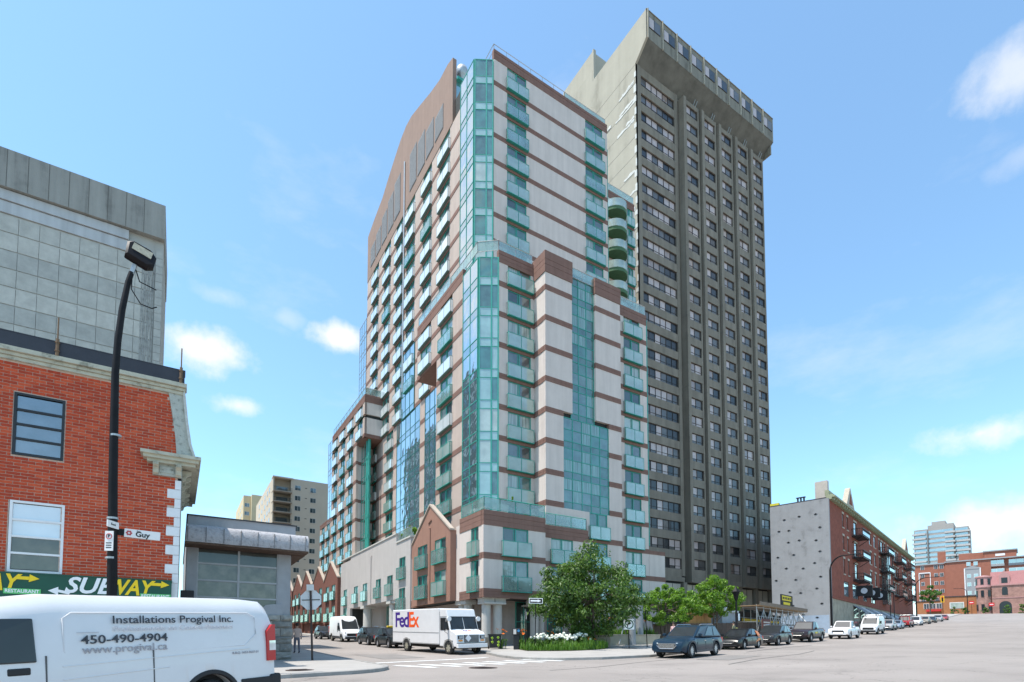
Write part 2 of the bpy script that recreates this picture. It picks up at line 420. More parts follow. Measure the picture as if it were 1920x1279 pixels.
# ================================================================== corner apartment tower
stucco = mat('pale_stucco', (.60, .52, .468), .92, .12, 1.0, .25, 90, streak=.65, spec=.2)
brownb = mat('brown_stucco_band', (.215, .124, .098), .92, .16, 1.5, .25, 70, streak=.5, spec=.2)
terra = mat('terracotta_stucco', (.31, .17, .125), .92, .12, 1.2, .25, 70, streak=.4, spec=.2)
rowbrick = mat('brown_brick', (.20, .088, .065), .92, .2, 5, .3, 60, spec=.2)
greenm = mat('green_frame', (.04, .30, .235), .45, .12, 3)
dark_in = mat('dark_interior', (.035, .04, .04), .9, .2, 1)
cement = mat('cement_render', (.45, .415, .39), .92, .1, .9, .25, 80, streak=.6, spec=.2)
colm = mat('column_concrete', (.50, .48, .44), .9, .12, 2, .2, 50, streak=.4)
steel = mat('galvanised_steel', (.42, .43, .43), .45, .15, 5, metal=.6)
railg = glass('frosted_railing_glass', (.40, .48, .43), .05, .12, .8, clear=.36)
raild = glass('clear_railing_glass', (.26, .34, .31), .08, .2, .8, clear=.45)
railw = glass('sky_white_railing_glass', (.74, .77, .75), .25, .06, .8)  # side-street railings: white sky reflection put into the glass colour
PANES = [glass('pane_dark', (.025, .042, .04), .05), glass('pane_teal', (.045, .12, .105), .06), glass('pane_curtain', (.27, .32, .285), .05, .4, 2, curtain=1),
         glass('pane_blind', (.37, .44, .395), .05, .15, 1), glass('pane_grey', (.08, .10, .095), .08)]
cur_r = glass('right_spandrel', (.05, .12, .11), .08, .25, 1)
cur_l = glass('curtain_wall_glass', (.05, .10, .10), .62, .3, .7, .035)
cur_a = glass('spandrel_glass', (.05, .10, .095), .45, .2, .7, .03)
cur_t = glass('teal_glass', (.04, .155, .13), .08, .25, 1, .03)
cur_p = glass('pale_glass', (.26, .40, .37), .1, .12, 1, .02)
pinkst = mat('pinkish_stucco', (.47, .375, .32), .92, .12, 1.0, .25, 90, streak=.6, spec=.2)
FH = 2.82
def T(k): return 59.52-FH*k

_wm = {}
def win_meshes(w, h, rail):
    key = (round(w, 2), round(h, 2), rail)
    if key in _wm: return _wm[key]
    f = MB(); b = .075
    f.box(-w/2, w/2, .06, .16, h-b, h); f.box(-w/2, w/2, .06, .16, 0, b)
    f.box(-w/2, -w/2+b, .06, .16, b, h-b); f.box(w/2-b, w/2, .06, .16, b, h-b)
    f.box(-.045, .045, .05, .15, b, h-b); f.box(-.045-.14, -.045-.09, .07, .15, b, h-b)
    fr = f.mesh('window', greenm)
    pl = MB().box(-w/2+b, -.045, .10, .12, b, h-b); pr = MB().box(.045, w/2-b, .115, .135, b, h-b)
    ps = [(pl.mesh('pane', m), pr.mesh('pane', m)) for m in PANES]
    both = []
    for i, m in enumerate(PANES):
        q = MB().box(-w/2+b, -.045, .10, .12, b, h-b, 0).box(.045, w/2-b, .115, .135, b, h-b, 1)
        both.append(q.mesh('pane', [m, PANES[(i*2+1) % 5]]))
    r = None
    if rail:
        r = MB(); W = w/2+.14; D = .30; z0, z1 = -.22, 1.02
        for s0, s1 in ((-W, -.01), (.01, W)): r.box(s0+.03, s1-.03, -D-.008, -D+.008, z0+.06, z1-.03, 1)
        r.box(-W, W, -D-.025, -D+.025, z1-.03, z1+.015, 0); r.box(-W, W, -D-.03, -D+.03, z0, z0+.06, 0)
        for x in (-W, -.02, W-.04): r.box(x, x+.04, -D-.018, -D+.018, z0+.06, z1-.03, 0)
        for x in (-W, W-.035):
            r.box(x, x+.035, -D+.025, 0, z1-.03, z1+.01, 0); r.box(x, x+.035, -D+.03, 0, z0, z0+.05, 0)
            r.box(x+.01, x+.02, -D+.03, 0, z0+.06, z1-.04, 1)
        r.box(-W+.04, W-.04, -D+.03, 0, z0+.01, z0+.03, 0)
        r = [r.mesh('railing', [greenm, railg]), r.mesh('railing', [greenm, raild]), r.mesh('railing', [mat('grey_green_rail', (.16, .24, .21), .5), railw])]
    _wm[key] = (fr, ps, both, r)
    return _wm[key]
def place_win(bld, x, y, z, rz, w, h, rail=True, split=True, clear=.2):
    fr, ps, both, r = win_meshes(w, h, rail)
    o = mk('window', fr, bld, (x, y, z), rz)
    k = random.choice((0, 0, 1, 2, 2, 3, 4))
    if split:
        mk('pane', ps[k][0], o); mk('pane', ps[random.choice((0, 1, k, k, 4))][1], o)
    else: mk('pane', both[k], o)
    if rail: mk('railing', r[1 if random.random() < clear else (2 if abs(rz) > 1 and z > 22 else 0)], o)
    return o
def seg(L, cols):
    out = []; x = 0
    for a, b in sorted(cols):
        if a > x+1e-3: out.append((x, a))
        x = b
    if x < L-1e-3: out.append((x, L))
    return out
_wp = {}
def facade(bld, x, y, rz, L, floors, cols, bands=(), wm=None, bm_=None, th=.32, rail=True, split=True, skipwin=None, proud=.035, e0=0, e1=0, clear=.2, winh=None):
    """wall of local length L, openings cols on each floor, one band object each level"""
    wm = wm or stucco; bm_ = bm_ or brownb
    c, s_ = math.cos(rz), math.sin(rz)
    for fi, (z0, z1) in enumerate(floors):
        cs = [cc for ci, cc in enumerate(cols) if not (skipwin and skipwin(fi, ci))]
        pcs = [(a, b, z0, z1) for a, b in seg(L, cs)] + ([(a, b, z0+winh, z1) for a, b in cs] if winh else [])
        for a, b, za, zb2 in pcs:
            key = (round(b-a, 3), round(zb2-za, 3), th, wm.name)
            if key not in _wp: _wp[key] = MB().box(0, b-a, 0, th, 0, zb2-za).mesh('wall_panel', wm)
            mk('wall_panel', _wp[key], bld, (x+c*a, y+s_*a, za), rz)
    for fi, (z0, z1) in enumerate(floors):
        for ci, (a, b) in enumerate(cols):
            if skipwin and skipwin(fi, ci): continue
            m = (a+b)/2
            place_win(bld, x+c*m, y+s_*m, z0, rz, b-a, (winh or z1-z0), rail, split, clear)
    me = {}
    for z0, z1 in bands:
        h = round(z1-z0, 3)
        if h not in me:
            q = MB(); g = .02 if h < .8 else .025
            k = 2 if h < .7 else 3
            for i in range(k): q.box(-e0, L+e1, -proud+(.012 if i % 2 else 0), th, h*i/k+(.0 if i == 0 else g), h*(i+1)/k)
            q.box(-e0+.01, L+e1-.01, -proud+.03, th-.01, .01, h-.01)
            me[h] = q.mesh('band', bm_)
        mk('band', me[h], bld, (x, y, z0), rz)
NY, NX = 0.0, R(-90)
def facY(bld, Y, xa, xb, floors, cols, **k):
    return facade(bld, xa, Y, NY, xb-xa, floors, [(a-xa, b-xa) for a, b in cols], **k)
def facX(bld, X, ya, yb, floors, cols, **k):
    return facade(bld, X, yb, NX, yb-ya, floors, [(yb-b, yb-a) for a, b in cols], **k)
def flr(k0, k1): return [(T(k), T(k-1)-.5) for k in range(k0, k1+1)]
def bnd(k0, k1): return [(T(k)-.5, T(k)) for k in range(k0, k1+1)]
def curtain(bld, x, y, rz, widths, levels, mats, joined=False, frame=None, mull=.06, name='curtain_wall', back=True):
    """mullion grid with a pane in each cell; levels = [(z0,z1,kind)], kind 0 vision, 1 spandrel"""
    fm = frame or greenm
    f = MB(); xs = [0]
    for w in widths: xs.append(xs[-1]+w)
    L = xs[-1]; z0, z1 = levels[0][0], levels[-1][1]
    for i, xx in enumerate(xs): 
        a = min(max(xx-mull/2, 0), L-mull); f.box(a, a+mull, -.05, .05, z0, z1)
    for j, (a, b, k) in enumerate(levels): f.box(0, L, -.042, .042, a-.03, a+.03)
    f.box(0, L, -.042, .042, z1-.04, z1+.03)
    if back: f.box(.01, L-.01, .07, .2, z0, z1, 1)
    o = f.obj(name, [fm, dark_in], bld, (x, y, 0), rz)
    cache = {}; J = MB(); jm = []
    for (a, b, k) in levels:
        for i in range(len(widths)):
            m = mats(k, i, a); h = round(b-a-.06, 3); w = round(widths[i]-mull, 3)
            if joined:
                if m not in jm: jm.append(m)
                t = random.uniform(-.006, .006)
                J.box(xs[i]+mull/2, xs[i+1]-mull/2, -.015+t, .01+t, a+.03, b-.03, jm.index(m))
            else:
                key = (w, h, m.name)
                if key not in cache: cache[key] = MB().box(0, w, -.012, .012, 0, h).mesh('pane', m)
                p = mk('pane', cache[key], o, (xs[i]+mull/2, random.uniform(-.004, .004), a+.03))
                p.rotation_euler = (R(random.uniform(-.25, .25)), 0, R(random.uniform(-.25, .25)))
    if joined: stuff(J.obj('pane', jm, o))
    return o
def lev(k0, k1, sp=.78):
    out = []
    for k in range(k1, k0-1, -1): out += [(T(k)-.5, T(k)-.5+sp, 1), (T(k)-.5+sp, T(k)-.5+FH, 0)]
    return out
def terrace_rail(bld, pts, z, h=1.05, m=None, open_=False):
    """glass parapet rail along a path of points"""
    q = MB()
    for (xa, ya), (xb, yb) in zip(pts, pts[1:]):
        L = math.hypot(xb-xa, yb-ya); n = max(1, round(L/1.6)); d = Vector(((xb-xa)/L, (yb-ya)/L, 0))
        A = Vector((xa, ya, z))
        for i in range(n+1):
            p = A+d*(L*i/n); q.tube([p, p+Vector((0, 0, h))], .03, 5, 0)
        q.tube([A+Vector((0, 0, h)), A+d*L+Vector((0, 0, h))], .035, 5, 0)
        q.tube([A+Vector((0, 0, .1)), A+d*L+Vector((0, 0, .1))], .025, 5, 0)
        nn = Vector((-d.y, d.x, 0))*.008
        for i in range(0 if open_ else n):
            a = A+d*(L*i/n+.05); b = A+d*(L*(i+1)/n-.05)
            q.loft([[a-nn+Vector((0,0,.14)), b-nn+Vector((0,0,.14)), b-nn+Vector((0,0,h-.06)), a-nn+Vector((0,0,h-.06))],
                    [a+nn+Vector((0,0,.14)), b+nn+Vector((0,0,.14)), b+nn+Vector((0,0,h-.06)), a+nn+Vector((0,0,h-.06))]], 1)
    return q.obj('terrace_railing', [m or steel, raild], bld)
APT = thing('apartment_tower', 'tall pale stucco apartment tower with brown bands and green glass corner', 'building', (0, 0, 0))
def core(bld, x0, x1, y0, y1, z0, z1, top=None, name='core'):
    q = MB().box(x0, x1, y0, y1, z0, z1-.02, 0); q.box(x0+.02, x1-.02, y0+.02, y1-.02, z1-.02, z1, 1)
    return q.obj(name, [dark_in, top or mat('roof_gravel', (.3, .29, .28), .95, .2, 3)], bld)
# cores
core(APT, 26.3, 41.2, 45.62, 82.3, 1, 61.9); core(APT, 24.62, 26.3, 49.6, 82.3, 1, 61.9)
core(APT, 41.2, 52.3, 52.32, 80, 1, 62.0)
core(APT, 23.9, 41.8, 40.32, 45.6, 1, 36.6); core(APT, 22.32, 23.9, 43.95, 49.6, 1, 36.6); core(APT, 22.32, 24.6, 49.6, 55.0, 31.4, 36.6)
# --- upper slab, street side
facY(APT, 45.3, 26.1, 41.5, flr(0, 8), [(27.7, 30.1), (38.2, 40.8)], bands=bnd(0, 8)+[(T(-1)-.5+.0, 62.9)], e0=.03, e1=.03)
# slab end wall beside the small wing, and the set-back wing with rounded balconies
facX(APT, 41.52, 45.62, 51.9, [(30, 61.8)], [])
facY(APT, 52.0, 41.6, 52.6, flr(0, 14), [(51.2, 52.3)], bands=bnd(0, 14)+[(61.84, 62.9)], split=False)
for k in range(0, 12):
    q = MB(); c = [(1.75*math.cos(R(a)), -1.9*math.sin(R(a))) for a in range(0, 181, 15)]
    q.prism(c, -.45, 0, mi=0)
    c2 = [(1.82*math.cos(R(a)), -1.97*math.sin(R(a))) for a in range(0, 181, 15)]
    q.loft([[(x, y, 0) for x, y in c2], [(x, y, 1.0) for x, y in c2], [(x*.97, y*.97, 1.0) for x, y in c2], [(x*.97, y*.97, 0) for x, y in c2], [(x, y, 0) for x, y in c2]], 1, closed=False, cap=False)
    o = q.obj('round_balcony', [mat('green_soffit_paint', (.07, .15, .075), .8), railg], APT, (48.6, 52.0, T(k)), 0, smooth=30)
terrace_rail(APT, [(42, 52.1), (52.5, 52.1)], 62.9)
terrace_rail(APT, [(26.2, 52), (26.2, 45.5), (35.4, 45.5)], 62.9, .8, open_=True); terrace_rail(APT, [(35.4, 45.5), (41.4, 45.5)], 62.9, .8)
q = MB(); q.tube([(41.62, 45.45, 60), (41.62, 45.45, 37)], .09, 6); q.obj('drain_pipe', greenm, APT)
# --- chamfered glass corner of the upper slab
def corner_glass(Xl, Yf, y_glass_end, chx, chy, k0, k1, ztop, grid):
    lv = lev(k0, k1); lv[-1] = (lv[-1][0], ztop, 0)
    # left (side street) glass, from Yf+chy to y_glass_end, facing -X
    n = grid
    L = y_glass_end-(Yf+chy)
    pick = lambda k, i, a: cur_a if k else cur_l
    curtain(APT, Xl, y_glass_end, NX, [L/n]*n, lv, pick)
    # chamfer
    d = Vector((chx, -chy)); L2 = d.length; a = math.atan2(d.y, d.x)
    pick2 = lambda k, i, a_: cur_p if k else random.choice((cur_t, cur_t, PANES[1], PANES[3], cur_p))
    curtain(APT, Xl+.03, Yf+chy-.05, a, [L2*.62, L2*.36], lv, pick2, mull=.13)
corner_glass(24.3, 45.3, 49.3, 1.75, 1.0, 0, 8, 61.6, 2)
# --- upper slab, side-street face
cols_u = [(51.9, 54.6), (56.9, 59.5), (62.2, 65.0), (66.3, 69.0), (71.3, 74.0), (76.6, 79.2)]
def skip_u(fi, ci):
    k = fi+1
    if k > 11: return ci in (2,) or (ci == 3)
    if k > 7: return ci in (2,) and k > 9
    return False
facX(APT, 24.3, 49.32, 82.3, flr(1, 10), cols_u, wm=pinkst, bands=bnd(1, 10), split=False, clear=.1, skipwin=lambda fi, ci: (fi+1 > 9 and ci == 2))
# lower part of the same face: two window columns left, curtain walls right
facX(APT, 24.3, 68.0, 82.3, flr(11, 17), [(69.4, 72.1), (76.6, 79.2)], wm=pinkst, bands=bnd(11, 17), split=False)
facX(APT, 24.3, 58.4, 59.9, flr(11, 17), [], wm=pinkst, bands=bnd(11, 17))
pk = lambda k, i, a: random.choice((cur_l, cur_l, cur_a)) if k == 0 else cur_a
curtain(APT, 24.33, 68.0, NX, [1.62]*5, [l for l in lev(11, 17)], pk, joined=True, frame=mat('dark_green_frame', (.03, .17, .15), .4, .1), mull=.05)
curtain(APT, 24.33, 58.4, NX, [1.4]*6, [l for l in lev(11, 17)], pk, joined=True, frame=MATS['dark_green_frame'], mull=.05)
curtain(APT, 24.22, 66.2, NX, [1.5]*3, lev(8, 10), pk, joined=True, frame=MATS['dark_green_frame'], mull=.05)
# pipe, end glass strip
q = MB(); q.tube([(24.15, 65.75, 66), (24.15, 65.75, 34.5)], .11, 6); q.obj('drain_pipe', steel, APT)
curtain(APT, 24.3, 86.2, NX, [1.25]*3, lev(3, 17), lambda k, i, a: cur_l, joined=True, frame=steel)
core(APT, 24.5, 30, 82.2, 86.2, 1, T(2)-.5)
# roof screen with louvre panels
q = MB().prism([(51.2, T(0)-.5), (82.3, T(0)-.5), (82.3, 66.6), (79.3, 67.3), (75.3, 68.0), (72.4, 69.2), (69.8, 70.1), (67.6, 70.8), (65.6, 71.0), (63.7, 70.7), (60.6, 69.5), (57.4, 68.2), (54.7, 67.3), (52.6, 67.1), (51.2, 66.6)], 24.25, 24.7, 'x')
scr = q.obj('roof_screen', mat('tan_brown_stucco', (.27, .18, .14), .92, .14, .8, .2, 60, streak=.5), APT)
lou = mat('grey_louvre', (.33, .33, .33), .6, .1, 3)
for i, y in enumerate((53.6, 56.3, 59, 61.7, 67.5, 70.2, 72.9, 75.6, 78.3)):
    hl_ = (2.9, 3.6, 4.4, 5.0, 5.4, 4.8, 4.2, 3.5, 3.0)[i]; p = MB(); p.box(0, 2.3, -.05, .04, 0, hl_, 1)
    for j in range(int(hl_/.127)): p.box(.05, 2.25, -.075, -.05, .08+j*.125, .14+j*.125, 0)
    p.obj('louvre_panel', [lou, mat('louvre_dark', (.2, .2, .2), .7)], APT, (24.25, y+2.3, T(0)+1.0), NX)
q = MB(); q.box(24.72, 26.2, 51.3, 54, 61.9, 64.2, 0); q.box(24.72, 28.5, 50.9, 54, 64.2, 64.5, 1)
q.obj('penthouse', [glass('penthouse_glass', (.1, .25, .25), .3), greenm], APT)
q = MB()
q.tube([(26, 52.4, 64.5), (26, 52.4, 66.0), (26, 52.4, 66.4), (26, 52.4, 66.9), (26, 52.4, 67.4), (26, 52.4, 67.6)], [.3, .3, .55, .75, .6, .2], 14)
q.obj('roof_vent', steel, APT, smooth=50)
# --- lower block, street side
# corner window column (left of the pier)
fl = flr(9, 17); bd = bnd(9, 17)
facY(APT, 40.0, 23.6, 27.5, fl, [(24.55, 27.05)], bands=bd+[(35.84, 36.96)], e0=.03)
# pier in front (two brown-capped shafts with a glass shaft between)
PW = [(27.4, 30.45), (33.3, 36.5)]
for j, (a, b) in enumerate(PW):
    up = flr(9, 13); lo = flr(14, 16)
    facY(APT, 38.2, a, b, up, [], bands=bnd(9, 12), e0=.03, e1=.03)
    if j == 0: facY(APT, 38.2, a, 29.4, lo, [], bands=bnd(13, 16), e0=.03, e1=.0)
    else: facY(APT, 38.2, 34.9, b, lo, [], bands=bnd(13, 16), e0=.0, e1=.03)
    q = MB(); q.box(a-.06, b+.06, 38.14, 40.2, 35.3, 36.0); q.box(a-.06, b+.06, 38.14, 40.2, 36.03, 36.5); q.box(a-.06, b+.06, 38.14, 40.2, 36.53, 37.3 if j == 0 else 36.9); q.box(a-.03, b+.03, 38.17, 40.1, 35.3, 36.8)
    q.obj('pier_cap', brownb, APT)
    q = MB(); q.box(a-.0+.0, a+.02, 38.53, 40.0, 11, 35.3); q.obj('pier_side', stucco, APT)
    m = MB()
    for k in range(9, 17): m.box(a-.05, a+.0, 38.52, 40.0, T(k)-.5, T(k)-.26); m.box(a-.05, a, 38.52, 40.0, T(k)-.24, T(k))
    m.obj('band', brownb, APT)
core(APT, 27.45, 30.4, 38.55, 40.1, 11, 36.4); core(APT, 33.32, 36.45, 38.55, 40.1, 11, 36.4); core(APT, 30.3, 33.4, 38.75, 40.1, 11, 35.4)
mid_t = glass('mid_teal_pane', (.07, .145, .13), .10, .3, 1.2, .03); cur_c = glass('teal_curtain_pane', (.14, .25, .22), .06, .45, 2, .02, curtain=1)
def pr(k, i, a):
    h = math.sin((round(a/FH)*12.9898+i*78.233))*43758.5453; h -= math.floor(h)
    if k: return PANES[1] if h < .6 else cur_r
    return cur_t if h < .3 else (mid_t if h < .55 else (cur_c if h < .85 else PANES[1]))
def lev2(k0, k1):
    out = []
    for k in range(k1, k0-1, -1):
        b = T(k)-.5; out += [(b, b+.66, 1), (b+.66, b+1.76, 0), (b+1.76, b+FH, 0)]
    return out
curtain(APT, 30.45, 38.5, NY, [.95]*3, lev2(9, 13), pr)
curtain(APT, 29.4, 38.32, NY, [1.1]*5, lev2(14, 16), pr)
# below the wide glass: a plain storey, then podium
facY(APT, 38.2, 27.4, 36.5, flr(17, 19), [(32.4, 34.6)], bands=bnd(17, 19), e0=.03, e1=.03)
# right window column
facY(APT, 40.0, 36.52, 42.0, flr(9, 19), [(38.7, 41.0)], bands=bd+bnd(18, 19)+[(35.84, 36.96)], e1=.03)
q = MB(); q.box(41.7, 42.0, 40.33, 45.6, 2, 36.9); q.obj('wall', stucco, APT)
q = MB(); q.tube([(42.12, 40.1, 36.5), (42.12, 40.1, 12)], .1, 6); q.obj('drain_pipe', greenm, APT)
facY(APT, 40.0, 42.03, 44.4, flr(18, 19)+[(3, T(19)-.5)], [], bands=bnd(18, 19)+[(T(17)-.5, T(17)-.1)], e1=.03)
core(APT, 42.1, 44.2, 40.32, 46, 1, T(17)-.3)
facY(APT, 40.0, 36.52, 42.0, [(1.2, T(19)-.5)], [(38.7, 41.0)], winh=2.4, rail=False)
terrace_rail(APT, [(22.2, 47), (22.2, 41.4), (23.7, 40.2), (27.3, 40.2)], 36.98); terrace_rail(APT, [(36.6, 40.15), (42, 40.15)], 36.98); terrace_rail(APT, [(30.4, 38.4), (33.3, 38.4)], 36.0)
# chamfered glass corner of the lower block
corner_glass(22.0, 40.0, 43.9, 1.6, .95, 9, 17, 36.2, 2)
# --- lower block, side-street pier
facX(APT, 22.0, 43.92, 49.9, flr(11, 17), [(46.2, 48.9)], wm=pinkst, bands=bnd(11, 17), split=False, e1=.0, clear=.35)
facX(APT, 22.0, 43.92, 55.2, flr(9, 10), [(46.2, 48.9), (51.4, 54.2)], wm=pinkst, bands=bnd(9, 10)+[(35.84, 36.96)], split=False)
q = MB(); q.box(22.05, 24.25, 49.95, 55.15, T(10)-.52, T(10)-.42); q.obj('soffit', brownb, APT)
q = MB(); q.box(22.02, 24.25, 49.6, 49.88, 11, T(10)-.5); q.obj('wall', stucco, APT)
q = MB(); q.box(22.02, 24.25, 54.9, 55.2, T(10)-.4, 35.8); q.obj('wall', stucco, APT)
for (a, b) in ((22.02, 24.25),): 
    q = MB(); q.box(a, b, 43.3, 43.9, 11, 35.8); q.obj('wall', stucco, APT)
terrace_rail(APT, [(22.1, 47), (22.1, 55.1)], 36.98)
# --- side wing further along the side street
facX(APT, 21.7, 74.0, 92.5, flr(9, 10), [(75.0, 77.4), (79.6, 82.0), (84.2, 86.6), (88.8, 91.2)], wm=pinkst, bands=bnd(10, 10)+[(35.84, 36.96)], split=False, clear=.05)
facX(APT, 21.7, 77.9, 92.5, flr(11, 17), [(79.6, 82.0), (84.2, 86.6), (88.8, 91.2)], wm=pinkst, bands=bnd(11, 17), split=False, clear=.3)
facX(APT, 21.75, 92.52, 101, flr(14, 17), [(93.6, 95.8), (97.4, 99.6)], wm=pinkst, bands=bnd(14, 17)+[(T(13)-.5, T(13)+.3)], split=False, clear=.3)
greyst = mat('shaded_grey_stucco', (.36, .33, .31), .92, .1, 1.2, .2, 90)
facY(APT, 74.0, 21.73, 24.28, flr(9, 10), [], bands=bnd(10, 10)+[(35.84, 36.96)], wm=stucco, e0=.035)
q = MB(); q.box(21.75, 24.3, 74.3, 78.2, T(10)-.55, T(10)-.5); q.obj('soffit', brownb, APT)
facY(APT, 78.2, 22.0, 24.28, flr(11, 17), [], bands=bnd(11, 17))
curtain(APT, 22.6, 78.1, NX, [1.3]*2, lev(11, 17), lambda k, i, a: cur_l, frame=greenm)
for yy in (74.6, 75.4):
    q = MB(); q.tube([(22.6, yy, T(18)), (22.6, yy, T(10)-.5)], .22, 10)
    for k in range(11, 18): q.box(22.4, 22.8, yy-.25, yy+.25, T(k)-.5, T(k)-.1)
    q.obj('green_column', greenm, APT, smooth=40)
core(APT, 22.05, 30, 78.5, 92.3, 1, 36.6); core(APT, 22.1, 30, 74.3, 78.3, T(10), 36.6); core(APT, 22.1, 30, 92.3, 100.8, 1, T(13)+.2)
curtain(APT, 21.75, 95.4, NX, [1.4]*2, lev(9, 13), lambda k, i, a: cur_l, joined=True, frame=steel); core(APT, 22, 30, 92.4, 95.4, 22, 36.6)
terrace_rail(APT, [(21.85, 92.3), (21.85, 74.15), (24.2, 74.15)], 36.98)
# ------------------------------------------------------------------ podium
PZ = T(19)-.68          # underside of the podium, about 5.3
z18, z19, ptop = T(18), T(19), 12.1
facY(APT, 36.2, 20.0, 25.9, [(z19, z18-.5), (z18, 10.9)], [(21.75, 24.2)], bands=[(z19-.7, z19), (z18-.5, z18), (10.9, 12.1)], clear=.8)
facX(APT, 20.0, 36.52, 40.3, [(z19, z18-.5), (z18, 10.9)], [(37.0, 38.3)], bands=[(z19-.7, z19), (z18-.5, z18), (10.9, 12.1)], clear=.7, rail=True, e1=.0, split=False)
facY(APT, 37.3, 26.0, 31.4, [(z19, z18-.5), (z18, T(17)-.8)], [(27.3, 29.7)], bands=[(z19-.5, z19), (z18-.5, z18), (T(17)-.8, T(17)+.3)], e1=.03, clear=.8)
core(APT, 20.32, 25.85, 36.52, 40.1, PZ+.02, 11.9); core(APT, 25.9, 31.3, 37.62, 40, PZ, T(17)+.2)
q = MB(); q.box(31.1, 31.4, 37.63, 38.2, PZ, T(17)+.2); q.obj('wall', stucco, APT)
terrace_rail(APT, [(20.1, 40.2), (20.1, 36.3), (25.9, 36.3)], 12.1, m=greenm); terrace_rail(APT, [(26.1, 37.4), (31.3, 37.4), (31.3, 38.1)], T(17)+.3, m=greenm)
for i, (x, y) in enumerate(((21.2, 38.2), (20.9, 39.4))):
    q = MB(); q.box(-.45, .45, -.2, .2, 0, .75); q.tube([(0, -.21, .38), (0, -.24, .38)], .28, 16, 1)
    q.obj('air_conditioner', [mat('white_metal', (.7, .7, .68), .4), mat('dark_metal', (.05, .05, .05), .5)], APT, (x, y, 12.1), NX)
# ground floor set back, with paired round columns
q = MB(); q.box(22.2, 36, 38.4, 40, 1.0, PZ); q.box(21.2, 22.2, 39.8, 56, 1, PZ); q.obj('ground_floor_wall', mat('shop_wall', (.40, .33, .29), .9, .15, 1.5, streak=.4), APT)
for x in (24.3, 27.6, 30.9, 33.8):
    curtain(APT, x, 38.36, NY, [.8, .8], [(1.0, 3.5, 0), (3.5, PZ-.1, 0)], lambda k, i, a: PANES[0], back=False, name='shopfront')
def column(x, y, r=.36, zt=None, cap=True):
    zt = zt or PZ; z = gz(x, y)
    q = MB(); q.tube([(x, y, z), (x, y, zt-.35)], r, 20)
    if cap: q.box(x-r*1.35, x+r*1.35, y-r*1.35, y+r*1.35, zt-.35, zt)
    return q.obj('column', colm, APT, smooth=40)
for x, y in ((20.7, 37.0), (21.75, 37.0), (25.3, 37.0), (26.3, 37.6), (20.6, 39.9), (20.6, 40.9), (30.6, 37.9), (34.2, 37.9)): column(x, y)
q = MB(); q.box(20.1, 22.5, 36.35, 37.5, PZ-.05, PZ+.0); q.box(20.25, 22.2, 36.4, 37.6, PZ-.5, PZ-.36); q.box(24.8, 26.7, 36.45, 38.2, PZ-.5, PZ-.36); q.obj('beam', colm, APT)
q = MB(); q.box(27.45, 36.4, 37.7, 38.4, PZ-.3, PZ-.02); q.obj('soffit', brownb, APT)
# --- side street: terracotta gabled bay
def gable_bay(bld, X, ya, yb, z0, zt, zp, wm, cols, rows, dep=2, nm='gabled_bay', clear=.4):
    """bay facing -X with a pointed gable; rows = window sill heights"""
    L = yb-ya
    fl = []; zz = z0
    w = MB(); H = 2.0
    cuts = sorted(rows)
    cs = [(yb-b, yb-a) for a, b in cols]
    zs = [z0]
    for r_ in cuts: zs += [r_, r_+H]
    zs.append(zt)
    for i in range(len(zs)-1):
        win = i % 2 == 1
        for a, b in (seg(L, cs) if win else [(0, L)]): w.box(a, b, 0, .3, zs[i], zs[i+1])
    w.prism([(0, zt), (L, zt), (L*.62, zp), (L*.5, zp+.12), (L*.38, zp)] if False else [(0, zt), (L, zt), (L*.5, zp)], 0, .3, 'y')
    o = w.obj(nm, wm, bld, (X, yb, 0), NX)
    k = MB()
    for s0, s1 in (((-.12, zt-.05), (L/2, zp+.1)), ((L+.12, zt-.05), (L/2, zp+.1))):
        k.prism([s0, s1, (s1[0], s1[1]+.16), (s0[0], s0[1]+.16)], -.1, .34, 'y')
    k.obj('coping', mat('pale_coping', (.40, .33, .27), .85), bld, (X, yb, 0), NX)
    core(bld, X+.32, X+dep, ya+.02, yb-.02, z0+.05, zt)
    q = MB(); q.box(X+.0, X+dep, ya-.02, ya+.0, z0, zt); q.box(X, X+dep, yb, yb+.02, z0, zt); q.obj('bay_side', wm, bld)
    for r_ in cuts:
        for a, b in cols: place_win(bld, X, (a+b)/2, r_, NX, b-a, H, True, False, clear)
    return o
gable_bay(APT, 19.45, 41.0, 49.6, PZ, 11.3, 14.2, terra, [(41.9, 44.2), (45.9, 48.2)], [z19+.1, z18+.1])
q = MB(); q.tube([(19.4, 45.2, PZ+.3), (19.4, 45.2, 12.2), (19.4, 45.5, 12.35), (19.4, 45.5, 12.7), (19.4, 44.9, 12.9)], .05, 5); q.obj('drain_pipe', terra, APT)
facX(APT, 20.0, 40.3, 41.0, [(z19-.7, 11.6)], []); facX(APT, 19.95, 49.6, 51.0, [(z19, 10.2)], [], bands=[(z19-.7, z19), (10.2, 11.8)], bm_=terra)
